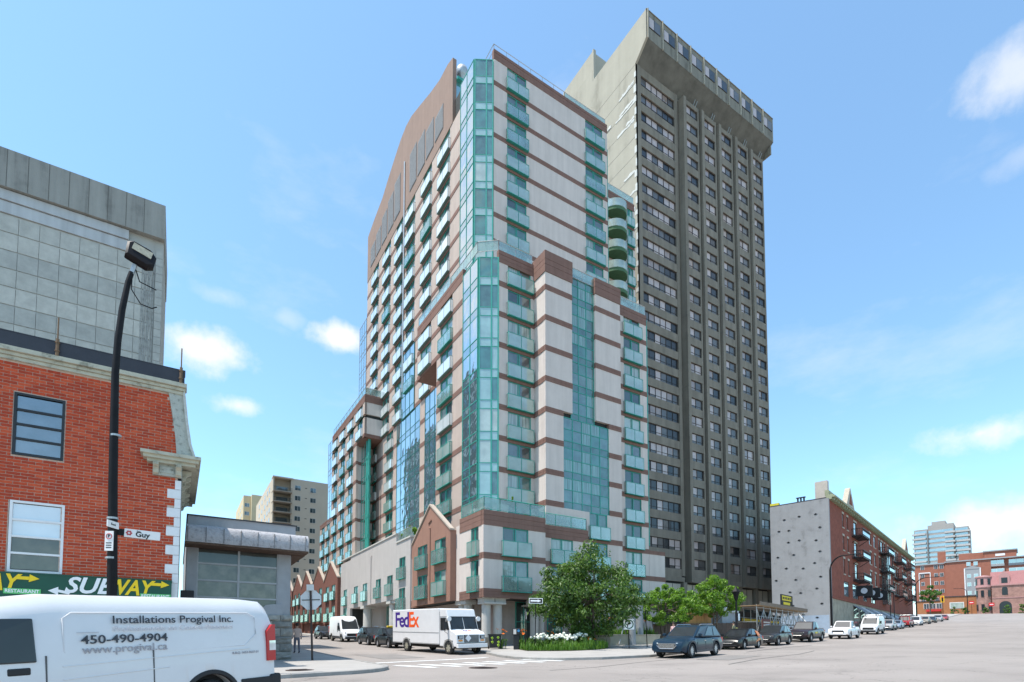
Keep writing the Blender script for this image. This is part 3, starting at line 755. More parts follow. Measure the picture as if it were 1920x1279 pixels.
# cement wall with square windows above the entrance loggia
facX(APT, 19.8, 51.0, 55.2, [(z19-2.6, z19-.6)], [], wm=cement)
facX(APT, 19.8, 51.0, 55.2, [(z19-.6, z19+1.5), (z18-.2, z18+1.9)], [(52.4, 54.2)], wm=cement, split=False, clear=.5)
facX(APT, 19.8, 51.0, 55.2, [(z19+1.5, z18-.2), (z18+1.9, 12.4)], [], wm=cement)
facX(APT, 19.8, 55.2, 73.0, [(6.4, z18-1.6), (z18+.4, 13.4)], [], wm=cement)
facX(APT, 19.8, 55.2, 73.0, [(z18-1.6, z18+.4)], [(56.2, 58.0), (60.2, 62.0), (65.4, 67.2), (69.4, 71.2)], wm=cement, split=False, clear=.5)
facX(APT, 19.8, 73.0, 78.0, [(2, 4.6), (6.6, z18-1.6), (z18+.4, 13.0)], [], wm=cement)
facX(APT, 19.8, 73.0, 78.0, [(4.6, 6.6), (z18-1.6, z18+.4)], [(74.6, 76.4)], wm=cement, split=False, clear=.5)
facX(APT, 19.8, 51.0, 55.2, [(1, z19-2.6)], [], wm=cement)
core(APT, 20.12, 24.6, 51.1, 55.2, 1, 12.2); core(APT, 20.12, 24.6, 55.2, 73, 6.5, 13.1); core(APT, 20.12, 24.6, 73, 78, 2, 12.8)
q = MB(); q.box(19.7, 24.6, 55.1, 78.05, 13.4, 13.55); q.box(19.7, 24.6, 50.9, 55.1, 12.4, 12.55); q.obj('roof_edge', colm, APT)
q = MB(); q.box(22.6, 22.9, 55.2, 73.0, 1.5, 6.6); q.box(19.85, 22.6, 55.25, 73, 6.38, 6.42); q.obj('loggia_wall', cement, APT)
curtain(APT, 22.55, 66, NX, [1.3]*6, [(1.5, 3.8, 0), (3.8, 6.3, 0)], lambda k, i, a: random.choice((PANES[1], PANES[0], cur_t)), name='entrance_glazing', back=False)
column(20.4, 67.0, .55, 6.4); column(20.4, 57.4, .5, 6.4); column(20.6, 56.0, .5, 6.4)
terrace_rail(APT, [(20.0, 55), (20.0, 51.2)], 12.55)
bush = None
# rainwater pipe on the cement wall
q = MB(); q.tube([(19.72, 63.8, 6.5), (19.72, 63.8, 12.0), (19.72, 63.5, 12.3)], .05, 5); q.obj('drain_pipe', cement, APT)
# --- brown gabled row along the side street
ROW = thing('gabled_row_house', 'row of brown brick gabled houses with green balconies along the side street', 'house', (0, 0, 0))
gy = 78.1
for i in range(5):
    a = gy+8.9*i; z0 = gz(19.4, a+4)
    gable_bay(ROW, 19.35+.12*(i % 2), a, a+8.4, z0+1.9, z0+8.4, z0+11.0, rowbrick, [(a+1.3, a+3.3), (a+5.0, a+7.0)], [z0+2.4, z0+5.5], 8)
    q = MB(); q.box(19.9, 26, a, a+8.4, z0-1, z0+1.9); q.box(19.6, 26, a+8.4, a+8.9, z0-1, z0+8.3); q.obj('wall', rowbrick, ROW)
core(ROW, 20.2, 30, 101, 122, 1, 11)

# ================================================================== concrete tower
conc = mat('board_marked_concrete', (.225, .197, .158), .93, .28, .55, .35, 30, streak=.6, spec=.15)
concl = mat('pale_concrete', (.37, .34, .275), .93, .16, .35, .3, 25, streak=.55, spec=.15, dirt=(.25, .23, .185))
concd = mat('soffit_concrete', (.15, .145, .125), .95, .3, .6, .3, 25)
TW = thing('concrete_tower', 'tall brown-grey concrete tower with projecting top storey and vertical ribs', 'building', (0, 0, 0))
YF = 56.0; X0, X1 = 57.3, 89.3; TF = 2.87; ZT = 90.4; NR = 27
dfr = mat('bronze_frame', (.035, .03, .028), .5, .2, 4)
wp = [glass('tower_pane_pink', (.46, .375, .345), .02, .1, 1, blend=.15), glass('tower_pane_grey', (.095, .085, .078), .03, .2, 1, blend=.15), glass('tower_pane_dark', (.022, .02, .02), .02, blend=.15), glass('tower_pane_tan', (.27, .19, .15), .02, .15, 1)]
def tower_win(w, n, combo):
    q = MB(); h = 1.62; b = .07
    q.box(-w/2, w/2, .1, .2, h-b, h, 0); q.box(-w/2, w/2, .1, .2, 0, b, 0); q.box(-w/2-.05, w/2+.05, -.03, .1, -.09, -.01, 5)
    for i in range(n+1):
        x = -w/2+(w-b)*i/n; q.box(x, x+b, .09, .21, b, h-b, 0)
    for i in range(n):
        a = -w/2+(w-b)*i/n+b; c = -w/2+(w-b)*(i+1)/n
        q.box(a, c, .16, .19, .5, h-b, 1+combo[i]); q.box(a, c, .12, .2, .44, .5, 0); q.box(a, c, .16, .19, b, .44, 1+(combo[i] if random.random() < .6 else 1))
    return q.mesh('window', [dfr]+wp+[mat('pale_sill', (.36, .35, .33), .8)])
strip_v = [tower_win(7.5, 6, [random.choice((0, 0, 1, 1, 2, 3)) for _ in range(6)]) for _ in range(9)]
bay_v = [tower_win(3.0, 2, [random.choice((0, 0, 3)), random.choice((1, 1, 2, 0))]) for _ in range(9)]
# bays: first a flush strip bay, then five projecting bays between deep ribs
core(TW, X0+.3, X1-.3, YF+.4, YF+27, 1, 95.5)
zb = ZT-NR*TF-.5
bays = [(X0+10.15+4.42*i, X0+10.15+4.42*i+3.45) for i in range(5)]
w = MB(); bsp = MB().box(-1.5, 1.5, 0, .38, 0, TF-1.62).mesh('spandrel', conc)
for r_ in range(NR):
    zs = ZT-1.0-TF*r_-1.62        # sill of this row
    o = mk('window', random.choice(strip_v), TW, (X0+1.1+3.75, YF+.12, zs))
    for (a, b) in bays: mk('window', random.choice(bay_v), TW, ((a+b)/2, YF-.62, zs))
    lo = zs-(TF-1.62)
    sp = MB(); sp.box(X0+1.1, X0+8.65, YF+.05, YF+.4, lo, zs-.0); sp.obj('spandrel', conc, TW)
    for (a, b) in bays: 
        mk('spandrel', bsp, TW, ((a+b)/2, YF-.68, lo))
st = ZT-1.0
w.box(X0, X0+1.1, YF, YF+.5, zb-.3, ZT+2); w.box(X0+8.65, X0+9.3, YF, YF+.5, zb-.3, ZT+2); w.box(X0+1.1, X0+8.65, YF+.05, YF+.45, st, ZT+2)
w.box(X0+1.1, X0+9.3, YF+.02, YF+.5, zb-1.2, ZT-NR*TF-1.0+.0)
w.box(X0+9.3, X1, YF+.28, YF+.6, zb-.3, ZT+2)
w.obj('wall', conc, TW)
for i, (a, b) in enumerate(bays):
    q = MB(); tp = ZT-.25
    q.box(a-.42, a+.22, YF-.95, YF+.28, zb-1.3, tp); q.box(b-.22, b+.08, YF-.7, YF+.28, zb-1.3, tp)
    q.box(a+.22, b-.22, YF-.68, YF-.3, st, tp); q.box(a+.22, b-.22, YF-.68, YF+.28, zb-1.3, ZT-NR*TF-1.0)
    for r_ in range(0, NR, 4): q.box(a-.425, a+.225, YF-.955, YF+.2, ZT-TF*r_-2.4, ZT-TF*r_-2.37, 1)
    q.obj('rib', [conc, mat('dark_joint', (.12, .115, .1), .95)], TW)  # second material: darker joint lines across the rib
    tr = MB(); x = (a+b)/2+.6
    for dx in (0, .5): tr.tube([(x+dx, YF-.6, tp), (x+dx+.2, YF-.9, tp+.9), (x+dx+.5, YF-.5, tp+1.1)], .035, 4)
    tr.obj('roof_bracket', steel, TW)
# projecting top storey with splayed soffit
q = MB()
ZH = 97.0
q.prism([(53.7, 92.6), (53.7, ZH), (54.1, ZH), (54.1, 92.9)], X0-.0, X1+.2, 'x', 0)
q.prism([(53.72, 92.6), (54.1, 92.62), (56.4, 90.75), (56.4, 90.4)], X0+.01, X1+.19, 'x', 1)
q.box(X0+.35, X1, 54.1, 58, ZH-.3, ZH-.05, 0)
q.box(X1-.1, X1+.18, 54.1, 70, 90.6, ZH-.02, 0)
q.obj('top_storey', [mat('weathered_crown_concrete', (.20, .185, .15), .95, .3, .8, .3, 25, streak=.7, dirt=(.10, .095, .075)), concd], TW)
tw_top = []
for i in range(10):
    a = X0+.5+3.2*i
    v = MB(); h = 1.7
    v.box(0, 2.5, -.05, .05, 0, h, 0); v.box(.08, 1.05, -.07, -.05, .08, h-.08, 1); v.box(1.15, 2.42, -.065, -.05, .08, h-.08, 2)
    v.obj('window', [dfr, wp[0], wp[2 if i % 3 else 1]], TW, (a, 53.68, 94.4))
    f = MB(); f.box(a-.32, a-.16, 53.5, 53.7, 92.5, ZH+.15); f.obj('fin', concl, TW)
q = MB(); q.box(X0, X1+.2, 53.62, 53.9, ZH, ZH+.12)
for i in range(14): q.tube([(X0+1+i*2.3, 53.8, ZH+.1), (X0+1+i*2.3, 53.8, ZH+.5)], .03, 4)
q.obj('roof_edge', conc, TW)
# blank side wall facing the side street, with lift joints and pale repair streaks
q = MB()
q.prism([(53.7, ZH+.0), (53.72, 92.6), (56, 90.6), (56.0, 1), (84, 1), (84, ZH+2), (66, ZH+2), (66, ZH)], X0-.02, X0+.35, 'x', 0)
side = q.obj('side_wall', concl, TW)
q = MB()
for r_ in range(0, 30, 1):
    z = ZT-TF*r_; q.box(X0-.035, X0-.02, 56.05, 84, z, z+.035, 0)
q.obj('lift_joint', mat('concrete_joint', (.24, .22, .185), .95, .2, 1), TW)
patch = mat('repair_mortar', (.56, .55, .51), .9, .12, 2)
for i in range(34):
    z = ZT-TF*random.randint(0, 16)+random.uniform(-.1, .5); y = random.choice((56.3, 56.3, random.uniform(57, 72))); L = random.uniform(.7, 4.2)
    s_ = MB(); n = 7
    top = [(y+L*j/n, z+random.uniform(.05, .38)) for j in range(n+1)]; bot = [(y+L*j/n, z-random.uniform(.02, .2)) for j in range(n+1)]
    s_.prism(top+bot[::-1], X0-.05-.0015*i, X0-.0, 'x'); s_.obj('mortar_patch', patch, TW)
q = MB(); q.box(X0-.03, X0+.5, 65.6, 65.9, ZH, ZH+5.5); q.box(X0, X0+9, 65.9, 74, ZH, ZH+5.3); q.obj('lift_house', concl, TW)
q = MB()
for zz in range(int(zb), 90, 2):
    q.box(X0-.06-.001*(zz % 7), X0+.02, 55.93, 56.03+random.uniform(.05, .4), zz+random.uniform(0, .6), zz+random.uniform(1.0, 1.6))
q.obj('corner_repair', patch, TW)
# base storeys
blindp = glass('beige_blind_pane', (.52, .47, .38), .03, .1, 1)
q = MB(); zbase = zb-1.3
for x in (X0+.1, X0+8.6, *[b-.1 for a, b in bays]): q.box(x, x+.8, YF-.3, YF+.5, 2, zbase)
q.box(X0, X1, YF+.8, YF+1.2, 2, zbase); q.obj('ground_floor_piers', conc, TW)
for i, x in enumerate((X0+1.0, X0+9.5, *[b+.8 for a, b in bays[:-1]])):
    curtain(TW, x, YF+.12, NY, [1.85]*(4 if i == 0 else 2) if i == 0 else [1.6]*2, [(zbase-4.6, zbase-3.6, 0), (zbase-3.6, zbase-.2, 0)], lambda k, i_, a: blindp if a > zbase-4 else PANES[0], frame=dfr, name='lobby_window')
# ================================================================== red brick shop, left
redb = [mat('red_brick_a', (.49, .072, .029), .85, .15, 9, .3, 60, spec=.2), mat('red_brick_b', (.40, .055, .025), .85, .15, 9, .3, 60, spec=.2), mat('red_brick_c', (.55, .092, .038), .85, .15, 9, .3, 60, spec=.2)]
mortar = mat('mortar', (.56, .42, .34), .95, .2, 12, .3, 60)
white_p = mat('white_paint', (.74, .74, .74), .6, .06, 3, .1, 40)
cream_p = mat('weathered_cream_paint', (.44, .42, .33), .8, .2, 3, .3, 30, dirt=(.2, .19, .14))
slate = mat('dark_grey_flashing', (.038, .04, .05), .6, .15, 2)
peel = mat('peeling_grey_paint', (.40, .41, .36), .85, .2, 5, .5, 18, dirt=(.13, .13, .10))
SH = thing('brick_shop_building', 'red brick corner building with green and yellow sandwich shop sign', 'building', (0, 0, 0))
YS = 24.0
q = MB()
for a, b, z0, z1 in ((-14, -4.87, 3.98, 11.25), (-3.53, -.12, 3.98, 11.25), (-4.87, -3.53, 3.98, 4.02), (-4.87, -3.53, 6.44, 7.99), (-4.87, -3.53, 10.14, 11.25)): q.box(a, b, YS, YS+.35, z0, z1)
q.box(-14, -.02, YS+.36, 31, .2, 11.2, 1)
q.obj('wall', [mortar, dark_in], SH)
BL, BH_ = .372, .1068
bmesh_ = {}
def brick_me(w, k):
    key = (round(w, 3), k)
    if key not in bmesh_:
        m = MB(); d = .016; e = .004; h = BH_-.02
        o = [(0, 0), (w, 0), (w, h), (0, h)]; i_ = [(e, e), (w-e, e), (w-e, h-e), (e, h-e)]
        m.loft([[(x, 0, z) for x, z in o], [(x, -d+e, z) for x, z in o], [(x, -d, z) for x, z in i_]])
        bmesh_[key] = m.mesh('brick', redb[k])
    return bmesh_[key]
allb = []
rows = int((11.2-3.99)/BH_)
for r_ in range(rows):
    z = 3.99+r_*BH_; off = (BL/2 if r_ % 2 else 0)
    right = -.52+.42*min(1, max(0, (11.2-z)/2.6)) if z > 8.6 else (-.19 if z > 7.9 else (-.44 if int((z-3.9)/.36) % 2 else -.2))
    x = -7.4+off-BL
    while x < right-.03:
        a, b = max(x, -7.4), min(x+BL-.02, right)
        parts = [(a, b)]
        inwin = (3.98 < z+BH_/2 < 6.46) or (7.97 < z+BH_/2 < 10.16)
        if inwin:
            parts = []
            if a < -4.9: parts.append((a, min(b, -4.9)))
            if b > -3.5: parts.append((max(a, -3.5), b))
        for a, b in parts:
            if b-a > .05: allb.append((a, b-a, z, random.choice((0, 0, 1, 1, 2))))
        x += BL
vis = [b for b in allb if -5.2 < b[0] and not (-2.0 < b[0] < -1.45) and b[1] > .3]
vis.sort(key=lambda b: (b[0]**2+YS**2+(b[2]-1.6)**2)); chosen = set(map(id, vis[:300]))
J = MB()
for b in allb:
    a, w, z, k = b
    if id(b) in chosen: mk('brick', brick_me(w, k), SH, (a, YS, z+.004))
    else:
        d = .016+random.uniform(-.002, .002); h = BH_-.02
        J.box(a, a+w, YS-d, YS, z+.004, z+.004+h, k)
stuff(J.obj('brick', redb, SH))
# windows with stacked awning lights
def awning_window(x0, x1, z0, z1, fm, panes, n=4):
    f = MB(); b = .075
    f.box(x0, x0+b, YS-.03, YS+.1, z0, z1); f.box(x1-b, x1, YS-.03, YS+.1, z0, z1); f.box(x0+b, x1-b, YS-.03, YS+.1, z1-b, z1); f.box(x0+b, x1-b, YS-.04, YS+.1, z0, z0+b)
    hh = (z1-z0-2*b)/n
    for i in range(1, n): f.box(x0+b, x1-b, YS-.025, YS+.09, z0+b+hh*i-.035, z0+b+hh*i+.035)
    o = f.obj('window', fm, SH)
    for i in range(n):
        p = MB().box(x0+b, x1-b, YS+.03, YS+.05, z0+b+hh*i+.03, z0+b+hh*(i+1)-.03).obj('pane', panes[i], o)
    return o
pg = glass('blue_sky_pane', (.085, .115, .15), .14, .3, 1.2, .03); pw = glass('white_blind_pane', (.62, .63, .66), .12, .05, 1); pd = glass('brown_pane', (.075, .065, .045), .02, .3, 2)
awning_window(-4.87, -3.53, 7.99, 10.14, mat('black_frame', (.02, .022, .025), .5), [pg]*4)
awning_window(-4.85, -3.42, 4.02, 6.44, white_p, [pd, pd, pw, pw])
# quoins
for i in range(12):
    z = 3.9+i*.36
    if z > 7.8: break
    w = .44 if i % 2 else .2
    q = MB().box(-w, .0, YS-.04, YS+.3, z+.006, min(z+.354, 7.9)); bevel(q.obj('quoin', white_p, SH), .012, 1)
MB().box(-.2, .0, YS-.03, YS+.3, .5, 3.9).obj('quoin_base', white_p, SH)
# cornice and flashing
q = MB()
for y0, z0, z1 in ((-.10, 11.2, 11.32), (-.16, 11.33, 11.44), (-.26, 11.45, 11.6)): q.box(-14, -.02-y0*.4, YS+y0, YS+.3, z0, z1)
q.obj('cornice', cream_p, SH)
q = MB().box(-14, .0, YS-.2, YS+.4, 11.61, 12.1).box(-14, .02, YS-.21, YS+.4, 12.1, 12.13); q.obj('parapet_flashing', slate, SH)
for x in (-3.78, -.12):
    q = MB(); q.tube([(x, YS-.24, 11.6), (x, YS-.24, 12.2)], .05, 8); q.tube([(x, YS-.24, 12.2), (x, YS-.24, 12.95)], .025, 6)
    for z in (11.75, 12.05): q.tube([(x, YS-.24, z), (x, YS-.24, z+.04)], .07, 8)
    q.obj('roof_rod', mat('rusty_steel', (.20, .13, .08), .8, .3, 8, metal=.3), SH)
# mansard edge and bracketed cornice return
prof = [(-.50, 11.2), (-.05, 11.6), (-.02, 11.2), (.05, 10.6), (.14, 9.9), (.26, 9.2), (.40, 8.82), (.40, 8.7), (-.17, 8.7), (-.24, 9.5), (-.36, 10.4)]
q = MB().prism(prof, YS-.06, 31, 'y'); q.obj('mansard_edge', peel, SH)
q = MB().prism([(-.02, 11.62), (.06, 11.1), (.16, 10.2), (.30, 9.3), (.44, 8.85), (.36, 8.85), (.2, 9.3), (.07, 10.2), (-.03, 11.1)], YS-.14, YS-.06, 'y'); q.obj('mansard_trim', mat('weathered_trim', (.50, .50, .46), .85, .2, 5, .3, 20), SH)
q = MB(); q.box(-1.3, .62, YS-.55, YS+.1, 8.62, 8.74); q.box(-1.22, .55, YS-.45, YS+.1, 8.5, 8.62); q.box(-1.1, .45, YS-.32, YS, 8.38, 8.5); q.box(.0, .62, YS+.1, 31, 8.6, 8.74); q.box(.0, .5, YS+.1, 31, 8.45, 8.6)
q.obj('cornice_return', cream_p, SH)
q = MB(); q.box(-.92, .02, YS-.14, YS, 7.95, 8.38); q.box(-.7, -.25, YS-.17, YS-.14, 8.05, 8.28); q.obj('frieze_panel', peel, SH)
def bracket(x, y, rz):
    b = MB(); b.prism([(0, 0), (0, .42), (-.3, .42), (-.3, .3), (-.14, .2), (-.1, .05)], -.09, .09, 'x')
    for k in (-.05, 0, .05): b.box(k-.012, k+.012, -.32, -.3, .3, .42)
    return b.obj('bracket', cream_p, SH, (x, y, 7.96), rz)
bracket(-.82, YS-.14, 0); bracket(-.1, YS-.14, 0)
for i in range(7): bracket(.02, YS+.5+i*.9, R(90))
MB().box(-.0, .03, YS+.31, 31, .5, 8.45).obj('side_wall', mat('stained_render', (.25, .25, .23), .95, .3, 2, .3), SH)
# shop sign
sg = mat('sign_green', (.006, .075, .045), .4, .1, 2); sy = mat('sign_yellow', (.88, .60, .012), .45, .04); sw = mat('sign_white', (.85, .85, .85), .45, .03); lg = mat('sign_light_green', (.12, .52, .16), .5, .05)
SG = thing('shop_sign', 'long dark green sign with white and yellow lettering above the shop front', 'sign', (0, 0, 0))
MB().box(-14, -.2, YS-.22, YS-.03, 2.95, 3.95).box(-14, -.19, YS-.24, YS-.02, 3.95, 3.99).obj('sign_board', sg, SG)
def subway(x):
    y = YS-.24
    put_text('SUB', .76, sw, SG, (x-.60, y, 3.62), (R(90), 0, 0), shear=.28, bold=.02, width=1.36)
    put_text('WAY', .76, sy, SG, (x+.62, y, 3.62), (R(90), 0, 0), shear=.28, bold=.02, width=1.4)
    a = MB(); a.prism([(x-1.72, 3.42), (x-1.45, 3.56), (x-1.45, 3.28)], y-.006, y+.02, 'y').prism([(x-1.45, 3.47), (x-1.12, 3.40), (x-1.16, 3.31), (x-1.45, 3.38)], y-.006, y+.02, 'y'); a.obj('arrow', sw, SG)
    a = MB(); a.prism([(x+1.75, 3.80), (x+1.5, 3.94), (x+1.48, 3.68)], y-.006, y+.02, 'y').prism([(x+1.49, 3.86), (x+1.17, 3.86), (x+1.12, 3.76), (x+1.48, 3.75)], y-.006, y+.02, 'y'); a.obj('arrow', sy, SG)
    MB().box(x+.86, x+1.80, y-.012, y+.02, 3.27, 3.45).obj('sign_plate', lg, SG)
    put_text('RESTAURANT', .16, sw, SG, (x+1.33, y-.016, 3.36), (R(90), 0, 0), bold=.004, width=.86)
subway(-2.02); subway(-5.72)
q = MB(); q.box(-14, -.2, YS-.02, YS+.3, .4, 2.9); q.obj('shop_front', dark_in, SH)
for i in range(5): MB().box(-12+i*2.4, -9.9+i*2.4, YS-.06, YS-.03, .9, 2.75).obj('shop_window', PANES[0], SH)

# ================================================================== low grey building
GB = thing('low_grey_building', 'low grey corner building with gridded window and overhanging canopy', 'building', (0, 0, 0))
grey = mat('grey_painted_render', (.33, .335, .35), .85, .1, 2, .2, 40); greyd = mat('dark_grey_paint', (.16, .165, .17), .7, .15, 3)
canm = mat('lilac_grey_canopy', (.37, .362, .375), .95, .2, 7, 1.0, 14, dirt=(.24, .235, .24), spec=.1)
YG = 28.4
q = MB()
q.box(.3, .72, YG, YG+.4, 2.8, 6.5); q.box(4.15, 4.75, YG, YG+.4, 2.9, 6.5); q.box(.72, 4.15, YG, YG+.4, 6.12, 6.5); q.box(.72, 4.15, YG, YG+.4, 2.9, 3.3)
q.box(.3, 4.72, YG+.4, 46, .4, 7.0, 0); q.box(.3, 4.9, YG-.2, 46, 6.95, 7.45, 0); q.box(.25, 4.96, YG-.26, 46, 7.45, 7.5, 1)
q.obj('wall', [grey, slate], GB)
f = MB(); wx = [.72, 2.43, 4.15]; wz = [3.3, 3.78, 4.56, 5.34, 6.12]
for x in wx: f.box(x-.045, x+.045, YG+.02, YG+.16, 3.3, 6.12)
for z in wz: f.box(.72, 4.15, YG+.03, YG+.15, z-.04, z+.04)
wo = f.obj('window', mat('grey_steel_frame', (.36, .365, .375), .5), GB)
pl = [glass('dusty_pane', (.06, .052, .042), .0, .4, 1.5, .03), glass('dusty_pane_light', (.11, .098, .08), .0, .4, 3, .03), glass('dusty_pane_dark', (.03, .027, .023), .0, .4, 1.5, .03)]
for j in range(4):
    for i in range(2): MB().box(wx[i]+.045, wx[i+1]-.045, YG+.08, YG+.1, wz[j]+.04, wz[j+1]-.04).obj('pane', [pl[0], pl[1], pl[1], pl[2]][j], wo)
q = MB()
secs = []
for x in [0.25+.0, *[.3+i*.6 for i in range(9)], 5.35]:
    dz = random.uniform(-.02, .02)
    secs.append([(x, YG-1.1, 6.12+dz*.5), (x, YG-1.16, 6.3), (x, YG-1.12, 6.72+dz), (x, YG-.95, 6.9+dz), (x, YG-.2, 6.96), (x, YG-.2, 6.2), (x, YG-.9, 6.1)])
q.loft(secs); q.obj('canopy', canm, GB, smooth=50)
for i in range(8):
    x = .3+i*.7; MB().box(x, x+.02, YG-1.18, YG-1.0, 6.14, 6.8).obj('canopy_joint', greyd, GB)
q = MB().box(.2, 5.36, YG-1.08, YG+.05, 6.02, 6.1).box(4.76, 5.36, YG-.2, 44, 6.0, 6.1); q.obj('canopy_soffit', mat('rotten_timber', (.10, .06, .04), .9, .4, 4), GB)
q = MB().box(4.73, 5.4, YG-.1, 44, 6.1, 6.85); q.obj('canopy_side', canm, GB)
q = MB(); q.prism([(3.3, 2.9), (3.3, 3.0), (3.42, 3.3), (3.65, 3.5), (4.0, 3.55), (4.4, 3.55), (4.4, 2.9)], YG-.08, YG+.02, 'y'); q.obj('curved_panel', grey, GB)
stone = [mat('rough_limestone_%d' % i, c, .95, .25, 3, .9, 7) for i, c in enumerate(((.25, .24, .22), (.30, .285, .255), (.21, .205, .19)))]
zz = .45
for r_ in range(7):
    h = (.42, .36, .4, .36, .4, .34, .3)[r_]
    xs = [3.2, 3.95, 4.85] if r_ % 2 else [3.2, 4.3, 4.88]
    for a, b in zip(xs, xs[1:]):
        s_ = MB(); n = 4
        g = [[(a+.012+(b-a-.024)*i/n, YG-.16-(random.uniform(.03, .12) if 0 < i < n and 0 < j < n else 0), zz+.01+(h-.02)*j/n) for i in range(n+1)] for j in range(n+1)]
        for j in range(n):
            for i in range(n): s_.face([g[j][i], g[j][i+1], g[j+1][i+1], g[j+1][i]])
        s_.box(a+.012, b-.012, YG-.158, YG+.6, zz+.01, zz+h-.01)
        s_.obj('stone', random.choice(stone), GB)
    zz += h
q = MB().box(.3, 4.83, YG-.08, YG+.4, .3, 2.9); q.obj('base_wall', stone[2], GB)
MB().box(.1, .62, YG-.5, YG-.05, .5, 4.0).obj('electrical_cabinet', mat('black_metal', (.015, .015, .017), .5), GB)

# ================================================================== tall concrete block, far left
LC = thing('concrete_block_building', 'tall pale concrete building with square panels behind the brick shop', 'building', (0, 0, 0))
lcm = mat('weathered_concrete', (.36, .355, .325), .93, .15, .8, .4, 25, streak=.6, dirt=(.22, .22, .2)); lcp = [mat('concrete_panel_%d' % i, c, .93, .16, 1.6, .4, 30) for i, c in enumerate(((.43, .42, .375), (.47, .455, .405), (.385, .38, .345)))]
YC = 45.0
q = MB().box(-45, -1.55, YC+.1, 53, .5, 32.9); q.obj('wall', lcm, LC)
q = MB().box(-45, -1.5, YC-.35, 53, 30.6, 33.1); q.obj('parapet', mat('stained_parapet', (.27, .262, .235), .95, .25, .9, .4, 20, streak=.7, dirt=(.16, .155, .14)), LC)
for i in range(9): MB().box(-11.0+i*1.03, -10.97+i*1.03, YC-.36, YC-.34, 30.62, 33.08).obj('joint', MATS['dark_joint'], LC)
q = MB().box(-45, -3.6, YC-.12, YC+.1, 29.9, 30.55).box(-45, -2.6, YC-.02, YC+.1, 29.1, 29.85); q.obj('ledge', mat('pale_ledge', (.43, .44, .44), .9, .2, 1, streak=.8), LC)
pm = [MB().box(.012, 1.018, -.05, .0, .012, 1.1).box(0, 1.03, -.02, 0, 1.1, 1.16).mesh('panel', m) for m in lcp]
for r_ in range(9):
    for i in range(9):
        x = -11.4+1.03*i
        if x > -2.9: continue
        mk('panel', pm[(r_*7+i*3) % 3], LC, (x, YC+.1, 27.9-1.18*r_))
q = MB()
for i in range(7): q.tube([(-2.75+.11*i+random.uniform(-.03, .03), YC+.05, 29-1.2*j+random.uniform(-.3, .3)) for j in range(10)], .04, 5)
q.obj('corrugated_strip', mat('stained_grey', (.3, .3, .28), .9, .4, 4), LC)
bm2 = MB().box(0, .42, -.06, 0, .01, .57).mesh('block', lcp[2])
for r_ in range(16):
    mk('block', bm2, LC, (-1.98, YC+.1, 29.3-.58*r_))

# ================================================================== slab block on the far side of the side street (seen mirrored in the glass)
OB = thing('opposite_slab_block', 'grey slab block mirrored in the glass corner of the apartment tower', 'building', (0, 0, 0))
MB().box(-30, -4.5, 82, 142, 1, 56).obj('wall', mat('opposite_concrete', (.17, .18, .18), .9, .1, .3), OB)
J = MB()
for k in range(18):
    for i in range(19): J.box(-4.53, -4.4, 83.2+i*3.1, 84.9+i*3.1, 4+k*2.9, 5.5+k*2.9, 0 if random.random() < .55 else 1)
stuff(J.obj('window', [mat('lit_blind', (.62, .64, .64), .5), PANES[0]], OB))
# ================================================================== beige apartment blocks beyond the side street
beige = mat('beige_render', (.56, .47, .36), .92, .05, .3, spec=.2); beige2 = mat('yellow_beige_render', (.60, .49, .31), .92, .05, .3, spec=.2)
BB = thing('beige_apartment_block', 'beige apartment block with stacked corner balconies beyond the side street', 'building', (0, 0, 0))
F0 = 45.5
q = MB(); q.box(24.7, 62, 150, 185, 2, F0); q.box(20.3, 24.7, 152.2, 185, 2, F0-.3); q.box(20.3, 20.6, 150.1, 152.2, 2, F0-.3)
q.box(20.2, 25.2, 149.7, 152.3, F0-.3, F0); q.obj('wall', beige, BB)
bwin = MB().box(-.75, .75, -.02, .05, 0, 1.3, 0).box(-.68, -.03, -.03, -.02, .06, 1.24, 1).box(.03, .68, -.03, -.02, .06, 1.24, 2).box(-.8, .8, -.06, .02, -.12, 0, 3).mesh('window', [mat('white_frame', (.6, .58, .54), .6), PANES[0], PANES[4], beige])
vent = MB().box(-.25, .25, -.04, .02, 0, .16).mesh('vent', MATS['dark_metal'])
brl = mat('brown_balcony', (.34, .29, .23), .9, .1, 1)
for k in range(15):
    z = F0-2.0-2.75*k
    mk('window', bwin, BB, (26.4, 150, z-1.0)); mk('window', bwin, BB, (30.3, 150, z-1.1)); mk('vent', vent, BB, (28.5, 150, z-.2))
    if z < 12: continue
    b = MB(); b.box(20.25, 24.9, 148.9, 152.2, z-2.1, z-1.85, 0); b.box(20.3, 24.85, 148.95, 149.0, z-.95, z-.9, 1)
    for i in range(24): b.box(20.32+i*.195, 20.36+i*.195, 148.96, 148.99, z-1.85, z-.95, 1)
    b.obj('balcony', [brl, MATS['dark_metal']], BB)
    MB().box(21.4, 24.2, 152.1, 152.2, z-1.85, z-.1).obj('balcony_door', PANES[4], BB)
    for y in (156, 160, 165, 171, 177): mk('window', bwin, BB, (20.3, y, z-1.0), NX)
B2 = thing('beige_tower_block', 'narrow yellow-beige tower block at the far end of the side street', 'building', (0, 0, 0))
MB().box(18.2, 40, 202, 230, 3, 52.4).box(20.5, 40, 200, 202, 3, 52.5).obj('wall', beige2, B2)
for k in range(12):
    for y in (206, 212, 218): mk('window', bwin, B2, (18.2, y, 48.5-2.9*k), NX)
    mk('window', bwin, B2, (19.3, 202, 48.5-2.9*k))

